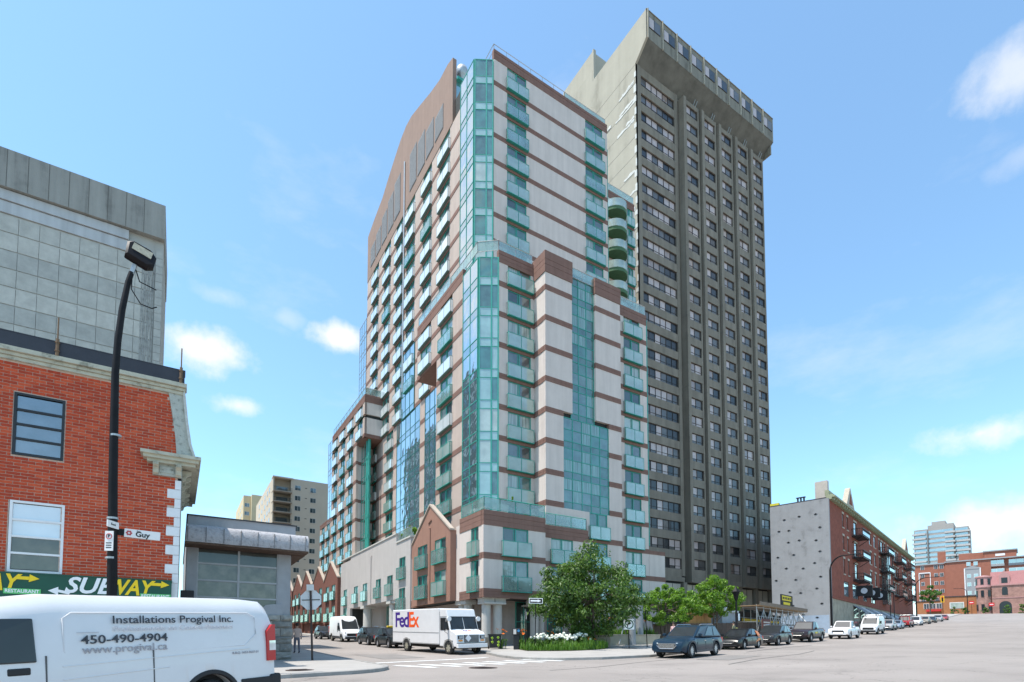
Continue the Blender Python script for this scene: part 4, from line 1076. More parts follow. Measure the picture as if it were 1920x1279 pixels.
# ================================================================== black street lamp with street-name plates
blk = mat('black_lamp_paint', (.012, .011, .012), .5, .3, 3, spec=.15)
LP = thing('street_lamp', 'tall black curved street lamp with floodlight head before the brick shop', 'street lamp', (0, 0, 0))
yl = 20.3; zg = gz(-1.69, yl)+.13
q = MB(); q.tube([(-1.68, yl, zg), (-1.70, yl, 3.35), (-1.78, yl, 6.64), (-1.8, yl, 7.81), (-1.83, yl, 9.99), (-1.8, yl, 11.02), (-1.72, yl, 12.08), (-1.6, yl, 12.99), (-1.52, yl, 13.35)], [.14, .135, .12, .115, .10, .095, .09, .08, .075], 16)
q.tube([(-1.68, yl, zg), (-1.68, yl, zg+.9)], .19, 16); q.obj('pole', blk, LP, smooth=50)
q = MB(); q.tube([(-1.52, yl, 13.3), (-1.44, yl, 13.62)], .07, 8); q.obj('swivel', steel, LP)
h = MB(); hp = [(-.36, -.30), (.26, -.34), (.40, -.2), (.38, .18), (.2, .36), (-.3, .34), (-.42, .2)]
h.loft([[(x*.9, z*.9, -.12) for x, z in hp], [(x, z, -.06) for x, z in hp], [(x, z, .1) for x, z in hp], [(x*.85, z*.85, .16) for x, z in hp]])
ho = h.obj('lamp_head', blk, LP, smooth=40); ho.location = (-1.3, yl, 13.95); ho.rotation_euler = (R(78), R(14), R(8))
g_ = MB(); g_.box(-.26, .26, -.02, .24, .158, .17); go = g_.obj('lens', mat('lamp_lens', (.42, .38, .28), .25, .3, 8), ho)
q = MB(); q.tube([(-1.45, yl, 13.6), (-1.3, yl-.05, 13.1), (-.95, yl-.1, 12.98), (-.85, yl-.1, 12.95)], .018, 5); q.tube([(-1.5, yl, 13.4), (-1.5, yl-.1, 12.75), (-1.25, yl-.12, 12.35), (-.95, yl-.12, 12.3), (-.82, yl-.1, 12.4)], .018, 5); q.obj('cable', blk, LP)
for z in (4.2, 5.42, 8.0):
    q = MB(); q.tube([(-1.755, yl, z), (-1.757, yl, z+.06)], .15, 14); q.obj('clamp', steel, LP)
ns = mat('street_plate_white', (.78, .76, .74), .5, .04); blackt = mat('print_black', (.02, .02, .022), .6); redt = mat('print_red', (.45, .05, .06), .6)
SN = thing('street_name_sign', 'white street name plate reading Guy on the black lamp', 'sign', (-1.5, yl, 5.05))
MB().box(.05, .98, -.02, .02, -.13, .13).obj('plate', ns, SN); MB().box(-.12, .05, -.03, .03, -.1, .1).obj('bracket', blk, SN)
put_text('Guy', .22, blackt, SN, (.52, -.024, -.02), (R(90), 0, 0), bold=.006); put_text('Rue', .06, blackt, SN, (.41, -.024, .085), (R(90), 0, 0))
q = MB()
for k in range(6):
    a = R(60*k); q.tube([(.17+.055*math.cos(a), -.022, .055*math.sin(a)), (.17+.055*math.cos(a), -.026, .055*math.sin(a))], .03, 8)
q.obj('rosette', redt, SN)
SN.rotation_euler = (0, R(2), 0)
S2 = thing('street_name_sign', 'small angled street name plate seen almost edge-on on the black lamp', 'sign', (-1.62, yl-.2, 5.2), R(60))
MB().box(-.42, .06, -.015, .015, -.1, .1).obj('plate', ns, S2)
put_text('René', .1, blackt, S2, (-.18, -.018, 0), (R(90), 0, 0))
S3 = thing('parking_sign', 'narrow white parking sign strapped to the black lamp', 'sign', (-1.8, yl-.2, 4.72), R(-28))
MB().box(-.12, .12, -.012, .012, -.3, .3).obj('plate', ns, S3)
q = MB(); c_ = [(.08*math.cos(R(a)), .14+.08*math.sin(R(a))) for a in range(0, 360, 20)]
for i in range(18): q.tube([(c_[i][0], -.016, c_[i][1]), (c_[(i+1) % 18][0], -.016, c_[(i+1) % 18][1])], .012, 4)
q.obj('ring', redt, S3); put_text('P', .13, blackt, S3, (0, -.016, .14), (R(90), 0, 0), bold=.004)
for i in range(3): MB().box(-.08, .08, -.015, -.012, -.08-.07*i, -.05-.07*i).obj('print_line', blackt, S3)
# stop sign seen from behind
ST = thing('stop_sign', 'back of an octagonal stop sign on a leaning dark post', 'sign', (5.65, 27.4, gz(5.65, 27.4)+.13)); ST.rotation_euler = (R(-1), R(-2.5), R(-18))
q = MB(); q.box(-.045, .045, -.04, .04, 0, 3.45); q.obj('post', mat('rusty_post', (.06, .045, .04), .7, .4, 5, metal=.3), ST)
oc = [(.52*math.cos(R(22.5+45*k)), 2.95+.52*math.sin(R(22.5+45*k))) for k in range(8)]
MB().prism(oc, .045, .06, 'y').obj('plate', mat('bare_aluminium', (.62, .62, .62), .5, .1, 3), ST)
MB().box(-.42, .42, .03, .045, 2.93, 2.97).obj('crossbar', blk, ST)
MB().box(-.18, .16, -.06, -.04, 3.4, 3.7).obj('small_plate', mat('pale_plate', (.6, .6, .58), .5), ST)
# ================================================================== grey and red brick apartment house up the street
gbw = mat('grey_painted_brick', (.275, .28, .29), .9, .16, .7, .7, 14, streak=.3, dirt=(.19, .19, .195)); rb = mat('dark_red_brick', (.23, .075, .05), .9, .25, 1.6, .4, 40, spec=.2)
gcop = mat('green_grey_cornice', (.30, .32, .21), .8, .2, 2); lime = mat('limestone_trim', (.42, .38, .31), .9, .15, 3)
iron = mat('black_iron', (.014, .014, .016), .5)
cx, cy = gn(52.4, 2.5)
AH = thing('brick_apartment_house', 'red brick apartment house with black balconies and blank grey side wall', 'building', (cx, cy, 0), GA)
q = MB().box(-.12, .25, -.05, 7.6, 2, 21.7); q.obj('side_wall', gbw, AH)
q = MB(); q.box(-.13, -.12, 0.3, 7.4, 2, 5.6); q.obj('blue_paint_panel', mat('pale_blue_paint', (.30, .37, .46), .9, .12, .8), AH)
# tie plates on the side wall
tie = MB().tube([(-.16, 0, 0), (-.12, 0, 0)], .13, 6).box(-.17, -.12, -.2, .2, -.035, .035).mesh('tie_plate', iron)
for y in (1.6, 3.8, 5.6):
    for k in range(9): mk('tie_plate', tie, AH, (0, y+(.9 if (k % 2 and y > 3) else 0)+random.uniform(-.5, .5), 19.6-1.75*k+random.uniform(-.35, .35)))
L_ = 76.0
rows = [(18.9, 20.9), (15.5, 17.6), (11.95, 14.2)]
wcol = [(8.0, .9), (10.8, .9), (27.5, 1.5), (31.5, 1.5), (35.5, 1.2), (41, 1.3), (44.5, 1.3), (50.5, 1.4), (56.0, 1.4), (62, 1.4), (71, 1.4), (74, 1.2)]
dcol = [(16.0, 2.0), (38.2, 2.0), (53.2, 2.0), (66, 2.0)]
cuts = sorted([(c_-w/2, c_+w/2) for c_, w in wcol+dcol])
q = MB(); zs = [(10.9, 11.95, 0), (11.95, 14.2, 1), (14.2, 15.5, 0), (15.5, 17.6, 1), (17.6, 18.9, 0), (18.9, 20.9, 1), (20.9, 21.6, 0), (8.2, 8.65, 0)]
for a, b, w in zs:
    for x0, x1 in (seg(L_, cuts) if w else [(0, L_)]): q.box(x0+(.26 if x0 == 0 else 0), x1, 0, .4, a, b)
for x0, x1 in seg(L_, [(9-1.6, 9+1.6), (15-2, 15+2), (20.4, 23.4), (27, 30.5)]): q.box(x0+(.26 if x0 == 0 else 0), x1, 0, .4, 8.65, 10.9)
q.box(.3, L_, .42, 7.5, 3, 21.4, 1); q.obj('wall', [rb, dark_in], AH)
MB().box(.26, L_, -.12, .4, 7.9, 8.2).obj('belt_course', rb, AH)
MB().box(.26, L_, .02, .42, 2, 7.9).obj('ground_floor_wall', mat('patched_stone_base', (.30, .27, .21), .9, .3, .8, .4), AH)
wmesh = {}
def aw(w, h):
    key = (w, round(h, 2))
    if key not in wmesh:
        m = MB(); m.box(-w/2, w/2, .12, .2, 0, h, 0); m.box(-w/2+.07, w/2-.07, .1, .12, .07, h/2-.03, 1); m.box(-w/2+.07, w/2-.07, .09, .11, h/2+.03, h-.07, 2)
        m.box(-w/2-.12, w/2+.12, -.08, .15, -.16, 0, 3); m.box(-w/2-.12, w/2+.12, -.04, .15, h, h+.3, 3)
        wmesh[key] = m.mesh('window', [mat('brown_frame', (.13, .11, .09), .6), PANES[0], PANES[4], lime])
    return wmesh[key]
for z0, z1 in rows:
    for c_, w in wcol: mk('window', aw(w, z1-z0), AH, (c_, 0, z0))
    for c_, w in dcol:
        mk('balcony_door', aw(w, z1-z0+.0), AH, (c_, 0, z0))
        b = MB(); W = 2.6; D = 1.5; zf = -.5
        b.box(-W, W, -D, .0, zf-.12, zf)
        for x in [-W+i*(2*W/16) for i in range(17)]: b.box(x-.02, x+.02, -D+.01, -D+.05, zf, zf+1.05)
        for s_ in (-1, 1):
            for i in range(5): b.box(s_*W-.02, s_*W+.02, -D+.1+i*.28, -D+.14+i*.28, zf, zf+1.05)
            b.box(s_*W-.03, s_*W+.03, -D, 0, zf+1.0, zf+1.08); b.bar((s_*W*.9, -D+.1, zf-.1), (s_*W*.9, 0, zf-1.0), .05)
        b.box(-W, W, -D-.02, -D+.06, zf+1.0, zf+1.08); b.box(-W, W, -D-.01, -D+.0, zf+.12, zf+.62, 1)
        b.obj('balcony', [iron, glass('dark_balcony_panel', (.05, .05, .055), .2)], AH, (c_, 0, z0))
# ladder column, bay
for c_ in (36.3, 40.3):
    b = MB(); b.tube([(c_, -1.3, 5.5), (c_, -1.3, 19)], .07, 6); b.obj('balcony_post', iron, AH)
q = MB().box(37.2, 40.2, -.9, 0, 9, 18.2); q.obj('glazed_bay', glass('bay_glass', (.05, .07, .07), .2), AH)
# big shop windows first floor and awnings
for x0, x1 in ((7.4, 10.6), (13, 17), (20.4, 23.4), (27, 30.5)):
    m = MB(); m.box(x0, x1, .1, .2, 8.65, 10.9, 0); m.box(x0+.1, (x0+x1)/2-.05, .07, .1, 8.8, 10.8, 1); m.box((x0+x1)/2+.05, x1-.1, .07, .1, 8.8, 10.8, 1); m.obj('shop_window', [iron, glass('blue_shop_glass', (.10, .15, .19), .3)], AH)
for x, z in ((14, 9.8), (20, 9.9), (26.5, 9.9)):
    q = MB().box(x, x+.15, -2.4, -.2, z-.8, z+.8); q.obj('banner', iron, AH)
    q = MB(); q.tube([(x-.01, -1.3, z), (x-.02, -1.3, z)], .45, 14); q.obj('banner_roundel', mat('pale_print', (.55, .58, .62), .6), AH)
awm = [mat('grey_awning', (.23, .24, .26), .8, .1), mat('white_awning', (.5, .51, .53), .8, .1)]
for i in range(9):
    x = 13+i*4.6
    m = MB(); m.prism([(0, 7.6), (-1.5, 6.5), (-1.5, 6.2), (-1.44, 6.2), (-1.44, 6.48), (0, 7.5)], x, x+3.4, 'x'); m.obj('awning', awm[i % 2], AH)
    MB().box(x+.2, x+3.2, -.03, .02, 4.2, 7.2).obj('shop_front', PANES[0], AH)
m = MB(); m.prism([(0, 8.6), (-2.2, 7.2), (-2.2, 6.8), (0, 8.4)], 68, 75, 'x'); m.obj('awning', mat('blue_grey_awning', (.13, .18, .24), .8), AH)
# cornice, parapet, gables
q = MB(); q.box(.26, L_+.4, -.35, .4, 21.6, 21.85); q.box(.26, L_+.6, -.75, .4, 21.85, 22.1); q.box(.26, L_+.4, -.5, .4, 22.1, 22.25); q.box(.26, L_, .0, .5, 22.25, 22.9)
for i in range(62): q.box(.7+i*1.22, .95+i*1.22, -.6, 0, 21.5, 21.85)
q.obj('cornice', gcop, AH)
for x in (13.0, 68.5):
    g_ = MB().prism([(x-2.6, 22.9), (x+2.6, 22.9), (x+.35, 25.6), (x, 25.9), (x-.35, 25.6)], -.1, .6, 'y'); g_.obj('gable', lime, AH)
    MB().prism([(x-1.0, 23.2), (x+1.0, 23.2), (x, 24.9)], -.14, -.1, 'y').obj('gable_panel', rb, AH)
MB().box(4.0, 4.9, 1.0, 2.6, 21.4, 25.3).obj('chimney', mat('beige_flue', (.5, .45, .4), .8), AH)
q = MB(); q.box(-.12, .4, .3, 7.6, 21.7, 21.85); 
for y in (3.2, 3.6, 4.0): q.tube([(.6, y, 21.8), (.6, y, 22.5)], .12, 8); q.box(.4, .8, y-.2, y+.2, 22.5, 22.6)
q.obj('roof_edge', slate, AH)
MB().box(.0, .5, 6.4, 7.6, 21.86, 22.2).obj('yellow_edge_strip', mat('yellow_strip', (.62, .55, .05), .7), AH)

# ================================================================== far buildings at the top of the street (facing down the hill)
def far_thing(name, label, t, n): 
    x, y = gn(t, n); return thing(name, label, 'building', (x, y, 0), GA-R(90))
# local x = -n direction, local y = +t
fm = mat('far_tower_concrete', (.32, .30, .28), .9, .08, .1); fbr = mat('far_red_brick', (.30, .115, .075), .9, .12, .8); fgr = mat('far_grey_panel', (.30, .305, .31), .9, .06, .3)
FT = far_thing('balcony_tower', 'distant grey apartment tower with stacked wrap-around balconies', 400, 32.6)
q = MB(); q.box(0, 7, 0, 20, 5, 75.3); q.box(7, 20, 2.2, 22, 5, 77.8); q.box(20, 27, 4, 26, 5, 75); q.box(9, 16, 3, 15, 77.8, 80); q.obj('wall', fm, FT)
q = MB().box(11.5, 15.6, 1.9, 2.2, 5, 60); q.obj('brick_shaft', fbr, FT)
fg = glass('far_window', (.09, .11, .12), .3, .4, .4)
for k in range(16):
    z = 72.6-2.95*k
    for a, b, y in ((.5, 6.6, 0), (7.4, 19.6, 2.2), (20.4, 26.6, 4)):
        m = MB(); m.box(a, b, y-.06, y+.02, z, z+1.7); m.obj('window_band', fg, FT)
    for a, b, y in ((-.8, 6.2, 0), (15.6, 20.6, 2.2), (19.8, 27.6, 4)):
        m = MB(); m.box(a, b, y-1.7, y, z-1.1, z-.85, 0); m.box(a, b, y-1.7, y-1.6, z-.85, z+.05, 0); m.box(b-.1, b, y-1.6, y+8, z-1.1, z+.05, 0); m.obj('balcony', mat('pale_balcony', (.42, .405, .39), .8), FT)
FB = far_thing('red_brick_apartments', 'long red brick apartment building with grey bays at the top of the street', 270, 18.3)
q = MB(); q.box(0, 11, 1.5, 14, 8, 37.0); q.box(11, 26, 0, 16, 8, 37.2); q.box(26, 39, 1.2, 16, 8, 37.4); q.box(15.5, 24, 4, 14, 37.2, 41); q.box(24, 34, 0.4, 14, 37.4, 40.4); q.obj('wall', fbr, FB)
q = MB(); q.box(-.3, 11, 1.1, 14, 37.0, 37.5); q.box(10.8, 39, -.4, 16, 37.2, 37.7); q.box(23.6, 34.4, 0, 14, 40.4, 40.9); q.obj('roof_edge', fgr, FB)
q = MB(); q.box(17.6, 22.4, -.15, 0, 10, 33.8); q.prism([(17.4, 33.6), (22.6, 33.6), (22.6, 34.2), (20, 35.0), (17.4, 34.2)], -.25, 0, 'y'); q.obj('grey_bay', fgr, FB)
q = MB()
for x in (17.3, 22.4): q.box(x, x+.35, -.3, 0, 10, 34.0)
for x in (1.5, 5.5): q.box(x, x+.25, 1.2, 1.5, 10, 33.5)
q.box(1.5, 5.7, 1.2, 1.5, 33.3, 33.7); q.obj('white_trim', white_p, FB)
fw = MB().box(0, 1.35, -.06, .05, 0, 1.7, 0).box(.08, .64, -.09, -.06, .08, 1.62, 1).box(.7, 1.27, -.09, -.06, .08, 1.62, 1).mesh('window', [white_p, fg])
fwl = MB().box(0, 4.6, -.06, .05, 0, 1.7, 0).box(.1, 2.2, -.09, -.06, .1, 1.6, 1).box(2.3, 4.5, -.09, -.06, .1, 1.6, 1).box(-.1, 4.7, -.3, 0, -.9, -.05, 2).mesh('window', [white_p, fg, fgr])
for k in range(5):
    z = 35.0-3.6*k
    for x in (18.2, 20.5): mk('window', fw, FB, (x, -.15, z-(1.6 if k else 0)))
    for x in (25.5, 31.5, 36.2): mk('window', fwl, FB, (x if x < 30 else x, 0.4 if x < 27 else 1.2, z))
    for x in (2.2, 7.0, 9.0): mk('window', fw, FB, (x, 1.5, z))
MB().box(27.5, 30.5, .3, .42, 38.4, 39.3).obj('vent', white_p, FB)
SHP = far_thing('orange_brick_shop', 'low orange-brown brick shop with white framed windows at the street end', 245, 15)
q = MB().box(0, 8.6, 1, 10, 8, 19.0).box(8.6, 19.6, 0, 10, 8, 20.4); q.obj('wall', mat('orange_brick', (.36, .155, .07), .9, .12, 1), SHP)
q = MB().box(-.1, 8.6, .8, 10, 19, 19.3).box(8.5, 19.8, -.2, 10, 20.4, 20.7); q.obj('roof_edge', slate, SHP)
for x in (2.2, 4.3, 6.3): MB().box(x, x+1.8, .9, 1.05, 16, 18.2, 0).box(x+.1, x+.85, .86, .9, 16.1, 18.1, 1).box(x+.95, x+1.7, .86, .9, 16.1, 18.1, 1).obj('window', [white_p, fg], SHP)
MB().box(10.6, 15.0, -.1, .05, 15.8, 18.2, 0).box(10.8, 14.8, -.14, -.1, 16, 18.0, 1).obj('window', [white_p, PANES[3]], SHP)
MB().box(3.0, 7.8, -.2, 1, 14.9, 15.6).obj('fascia_sign', mat('red_sign', (.5, .03, .03), .5), SHP)
pink = mat('pink_slate', (.36, .165, .16), .8, .12, 2); sst = mat('red_sandstone', (.34, .19, .155), .92, .3, .9, .8, 6); ptr = mat('pink_trim', (.42, .225, .21), .7, .08)
MA = far_thing('stone_mansion', 'red sandstone mansion with pink mansard roof and round turret', 238, -3.9)
q = MB(); q.box(4.6, 17, 0, 10, 8, 23.6); q.obj('wall', sst, MA)
def cyl_sec(r, z, n=18, cx_=2.4, cy_=1.6): return [(cx_+r*math.cos(2*math.pi*k/n), cy_+r*math.sin(2*math.pi*k/n), z) for k in range(n)]
MB().loft([cyl_sec(2.3, 8), cyl_sec(2.3, 23)]).obj('turret', sst, MA, smooth=40)
MB().loft([cyl_sec(2.55, 22.9), cyl_sec(2.55, 23.4), cyl_sec(2.4, 23.5), cyl_sec(2.35, 26.6), cyl_sec(2.6, 26.8), cyl_sec(2.5, 27.2), cyl_sec(.3, 27.6)]).obj('turret_top', ptr, MA, smooth=30)
MB().prism([(-.2, 23.6), (10.2, 23.6), (9, 28.6), (1.3, 28.6)], 4.4, 17.2, 'x').obj('roof', pink, MA)
MB().box(4.4, 17.3, -.3, .3, 23.3, 23.75).box(4.6, 17, -.12, .05, 18.6, 18.9).obj('string_course', ptr, MA)
dk = mat('mansion_glass', (.02, .025, .03), .2)
for x in (8.2, 15.6):
    MB().prism([(x-1.5, 23.8), (x+1.5, 23.8), (x+1.5, 27), (x, 28.9), (x-1.5, 27)], -.1, 1.8, 'y').obj('dormer', ptr, MA)
    MB().box(x-.85, x+.85, -.16, -.1, 24.2, 26.2).obj('window', dk, MA)
    MB().prism([(x-.8, 19.8)]+[(x+.8*math.cos(R(a)), 21.8+.9*math.sin(R(a))) for a in range(0, 181, 20)][:0]+[(x+.8, 19.8), (x+.8, 22)]+[(x+.8*math.cos(R(a)), 22+.8*math.sin(R(a))) for a in range(15, 180, 15)]+[(x-.8, 22)], -.06, .02, 'y').obj('window', dk, MA)
MB().prism([(6.5, 10)]+[(9.9, 10), (9.9, 15.8)]+[(8.2+1.7*math.cos(R(a)), 15.8+1.7*math.sin(R(a))) for a in range(15, 180, 15)]+[(6.5, 15.8)], -.06, .02, 'y').obj('arched_doorway', dk, MA)
for a in (-150, -100, -50):
    for z0, z1 in ((24.0, 26.2), (19.4, 21.8), (14.2, 16.6)):
        x, y = 2.4+2.36*math.cos(R(a)), 1.6+2.36*math.sin(R(a))
        MB().box(-.45, .45, -.08, .06, z0, z1).obj('window', dk, MA, (x, y, 0), R(a+90))
# ------------------------------------------------------------------ curved street lamps up the street
def curved_lamp(t, n, h, reach, label, sgn=-1):
    x, y = gn(t, n); z = gz(x, y)+.13
    o = thing('curved_street_lamp', label, 'street lamp', (x, y, z), GA, 'curved black street lamps along the street')
    q = MB(); pts = [(0, 0, 0), (0, 0, h*.5), (0, 0, h*.82)]
    for i in range(1, 9):
        a = R(90*i/8); pts.append((0, sgn*reach*.6*(1-math.cos(a)), h*.82+h*.18*math.sin(a)))
    pts.append((0, sgn*reach, h))
    q.tube(pts, [.15, .13, .11]+[.09]*7+[.07, .06], 10); q.tube([(0, 0, 0), (0, 0, .9)], .2, 12); q.obj('pole', blk, o, smooth=40)
    hd = MB(); hd.box(-.16, .16, min(sgn*(reach-.1), sgn*(reach+.7)), max(sgn*(reach-.1), sgn*(reach+.7)), h-.06, h+.08); bevel(hd.obj('lamp_head', blk, o), .04, 2)
    return o
curved_lamp(44.6, .8, 9.7, 2.6, 'curved street lamp at the blank grey wall of the brick apartment house')
curved_lamp(119, .8, 10.0, 3.6, 'curved street lamp at the far end of the brick apartment house')
curved_lamp(222, -2.3, 9.4, 3.0, 'curved street lamp before the sandstone mansion', 1)
# traffic lights at the top junction
def traffic_light(t, n, h, lab):
    x, y = gn(t, n); o = thing('traffic_light', lab, 'traffic light', (x, y, gz(x, y)), GA-R(90))
    MB().tube([(0, 0, 0), (0, 0, h+.2)], .1, 8).obj('post', blk, o)
    MB().box(-.55, .55, -.35, -.1, h-1.6, h+.9).obj('backboard', mat('signal_yellow', (.75, .42, .02), .5), o)
    MB().box(-.28, .28, -.42, -.35, h-1.3, h+.6).obj('housing', blk, o)
    m = mat('signal_red', (.7, .03, .02), .4); MB().tube([(0, -.42, h+.3), (0, -.46, h+.3)], .2, 12).obj('lens', m, o)
traffic_light(232, 5.5, 6.2, 'yellow backed traffic light before the orange brick shop')
def red_sign(t, n, z, lab):
    x, y = gn(t, n); o = thing('road_sign', lab, 'sign', (x, y, gz(x, y)), GA-R(90))
    MB().tube([(0, 0, 0), (0, 0, z+.3)], .06, 6).obj('post', blk, o)
    MB().box(-.75, .75, -.1, -.04, z-.6, z+.6).obj('plate', mat('road_sign_red', (.55, .03, .03), .5), o); MB().box(-.5, .5, -.12, -.1, z-.1, z+.1).obj('bar', sw, o)
red_sign(226, -3.2, 4.2, 'red no entry sign beside the lamp before the mansion turret'); red_sign(227, -8.6, 3.4, 'red no entry sign at the mansion doorway')
# ================================================================== vehicles
tyre = mat('tyre_rubber', (.018, .018, .018), .85, .2, 10); rimm = mat('alloy_rim', (.5, .5, .52), .35, .1, 6, metal=.7); rimd = mat('dark_rim', (.04, .04, .042), .4, .1, 6, metal=.5)
carglass = glass('car_glass', (.010, .012, .013), .0, .3, 2, .0, blend=.24); trim = mat('black_plastic', (.02, .02, .022), .6, .1, 5); chrome = mat('chrome', (.6, .6, .6), .2, .05, 5, metal=.9)
lampg = glass('headlamp_glass', (.5, .52, .54), .3, .2, 8, 0); redl = mat('tail_lamp_red', (.45, .01, .012), .25, .1, 5, spec=.6); amber = mat('amber_lamp', (.7, .25, .02), .3); plate = mat('number_plate', (.7, .7, .72), .5, .05)
def paint(name, c, rough=.28): return mat('car_paint_'+name, c, rough, .03, 2, coat=.25, spec=.25)
_wh = {}
def wheel_meshes(r, w, style):
    key = (round(r, 3), style)
    if key in _wh: return _wh[key]
    t = MB(); n = 28
    pr = [(r*.62, -w/2), (r*.9, -w/2), (r*.98, -w/2+.03), (r, -w/2+.06), (r, w/2-.06), (r*.98, w/2-.03), (r*.9, w/2), (r*.62, w/2)]
    t.loft([[(rr*math.cos(2*math.pi*k/n), y, rr*math.sin(2*math.pi*k/n)) for rr, y in pr] for k in range(n+1)], closed=True, cap=False)
    rm = MB(); R0 = r*.64
    rm.tube([(0, -w*.30, 0), (0, w*.30, 0)], R0*.98, n, 1)
    for s in (-1, 1):
        y = s*w*.42
        ring = [[(a*math.cos(2*math.pi*k/n), yy, a*math.sin(2*math.pi*k/n)) for a, yy in ((R0, y), (R0*.88, y), (R0*.88, s*w*.3), (R0, s*w*.3))] for k in range(n+1)]
        rm.loft(ring, 0, cap=False)
        ns = {'multi': 10, 'five': 5, 'steel': 6}[style]
        for k in range(ns):
            a = 2*math.pi*k/ns; b = .17 if style == 'five' else (.1 if style == 'multi' else .2)
            c0, c1 = (math.cos(a), math.sin(a)), (-math.sin(a), math.cos(a))
            def P(rad, o, yy): return (c0[0]*rad+c1[0]*o, yy, c0[1]*rad+c1[1]*o)
            rm.loft([[P(R0*.12, -b*r, s*w*.3), P(R0*.12, b*r, s*w*.3), P(R0*.12, b*r, y), P(R0*.12, -b*r, y)], [P(R0*.92, -b*r*.6, s*w*.3), P(R0*.92, b*r*.6, s*w*.3), P(R0*.92, b*r*.6, y*.97), P(R0*.92, -b*r*.6, y*.97)]], 0)
        rm.tube([(0, s*w*.3, 0), (0, s*w*.44, 0)], R0*.2, 12, 0)
    _wh[key] = (t.mesh('wheel', tyre, 40), rm.mesh('rim', [rimm if style != 'steel' else mat('steel_wheel', (.36, .34, .27), .5, .2, 5, metal=.3), rimd]))
    return _wh[key]
def wheels(car, fx, rx, hw, r, w=.24, style='five', rear_dual=False):
    t, rm = wheel_meshes(r, w, style)
    for x in (fx, rx):
        for s in (-1, 1): o = mk('wheel', t, car, (x, s*(hw-w/2-.02), r)); mk('rim', rm, o)
def interp(pts, x):
    if x <= pts[0][0]: return pts[0][1]
    for (a, b), (c, d) in zip(pts, pts[1:]):
        if x <= c: return b+(d-b)*(x-a)/(c-a)
    return pts[-1][1]
def body_loft(L, W, top, sill, axles, ra, rw, belt, nose=.16, tail=.08, crown=.03):
    """lower body with real wheel arch openings; top = [(x,z)] from tail to nose"""
    xs = set(round(-L/2+L*i/44, 3) for i in range(45))
    for a in axles:
        for k in range(13): xs.add(round(a+ra*math.cos(math.pi*k/12), 3))
    xs |= set(round(p[0], 3) for p in top if -L/2 <= p[0] <= L/2)
    xs = sorted(x for x in xs if -L/2 <= x <= L/2)
    secs = []
    for x in xs:
        e = x/(L/2); w = W/2*(1-(nose if x > 0 else tail)*abs(e)**5)
        zb = sill+(.10*max(0, abs(e)-.86)/.14)
        for a in axles:
            d = abs(x-a)
            if d < ra: zb = max(zb, rw+math.sqrt(max(0, ra*ra-d*d)))
        zt = interp(top, x); zt = max(zt, zb+.06)
        bz = min(belt, zt-.03); bz = max(bz, zb+.03); m = zb+(bz-zb)*.45
        half = [(w*.965, zb), (w*.995, zb+(m-zb)*.5), (w, m), (w*.985, m+(bz-m)*.6), (w*.955, bz), (w*.80, zt-.005), (w*.4, zt+crown*.8), (0, zt+crown)]
        full = [(x, y, z) for y, z in half]+[(x, -y, z) for y, z in half[-2::-1]]
        secs.append(full)
    return secs
def bil(q, u, v):
    a, b, c, d = [Vector(p) for p in q]
    return (a*(1-u)+b*u)*(1-v)+(d*(1-u)+c*u)*v
def panel(mb, q, u0, u1, v0, v1, off, mi=0, skew=0):
    nrm = (Vector(q[1])-Vector(q[0])).cross(Vector(q[3])-Vector(q[0])).normalized()
    p = [bil(q, u0, v0), bil(q, u1, v0), bil(q, u1, v1), bil(q, u0, v1)]
    if skew: p[3] = bil(q, u0+skew, v1)
    mb.loft([[x-nrm*.004 for x in p], [x+nrm*off for x in p]], mi)
def set_pose(o, x, y, heading, lift=0.0):
    f = Vector((math.cos(heading), math.sin(heading))); s = Vector((-f.y, f.x))
    zf, zb_ = gz(x+f.x*1.5, y+f.y*1.5), gz(x-f.x*1.5, y-f.y*1.5); zl, zr = gz(x+s.x, y+s.y), gz(x-s.x, y-s.y)
    fx = Vector((f.x*3, f.y*3, zf-zb_)).normalized(); sy_ = Vector((s.x*2, s.y*2, zl-zr)).normalized(); up = fx.cross(sy_).normalized(); sy_ = up.cross(fx)
    m = Matrix((fx, sy_, up)).transposed().to_4x4(); m.translation = (x, y, gz(x, y)+.005+lift)
    o.matrix_world = m
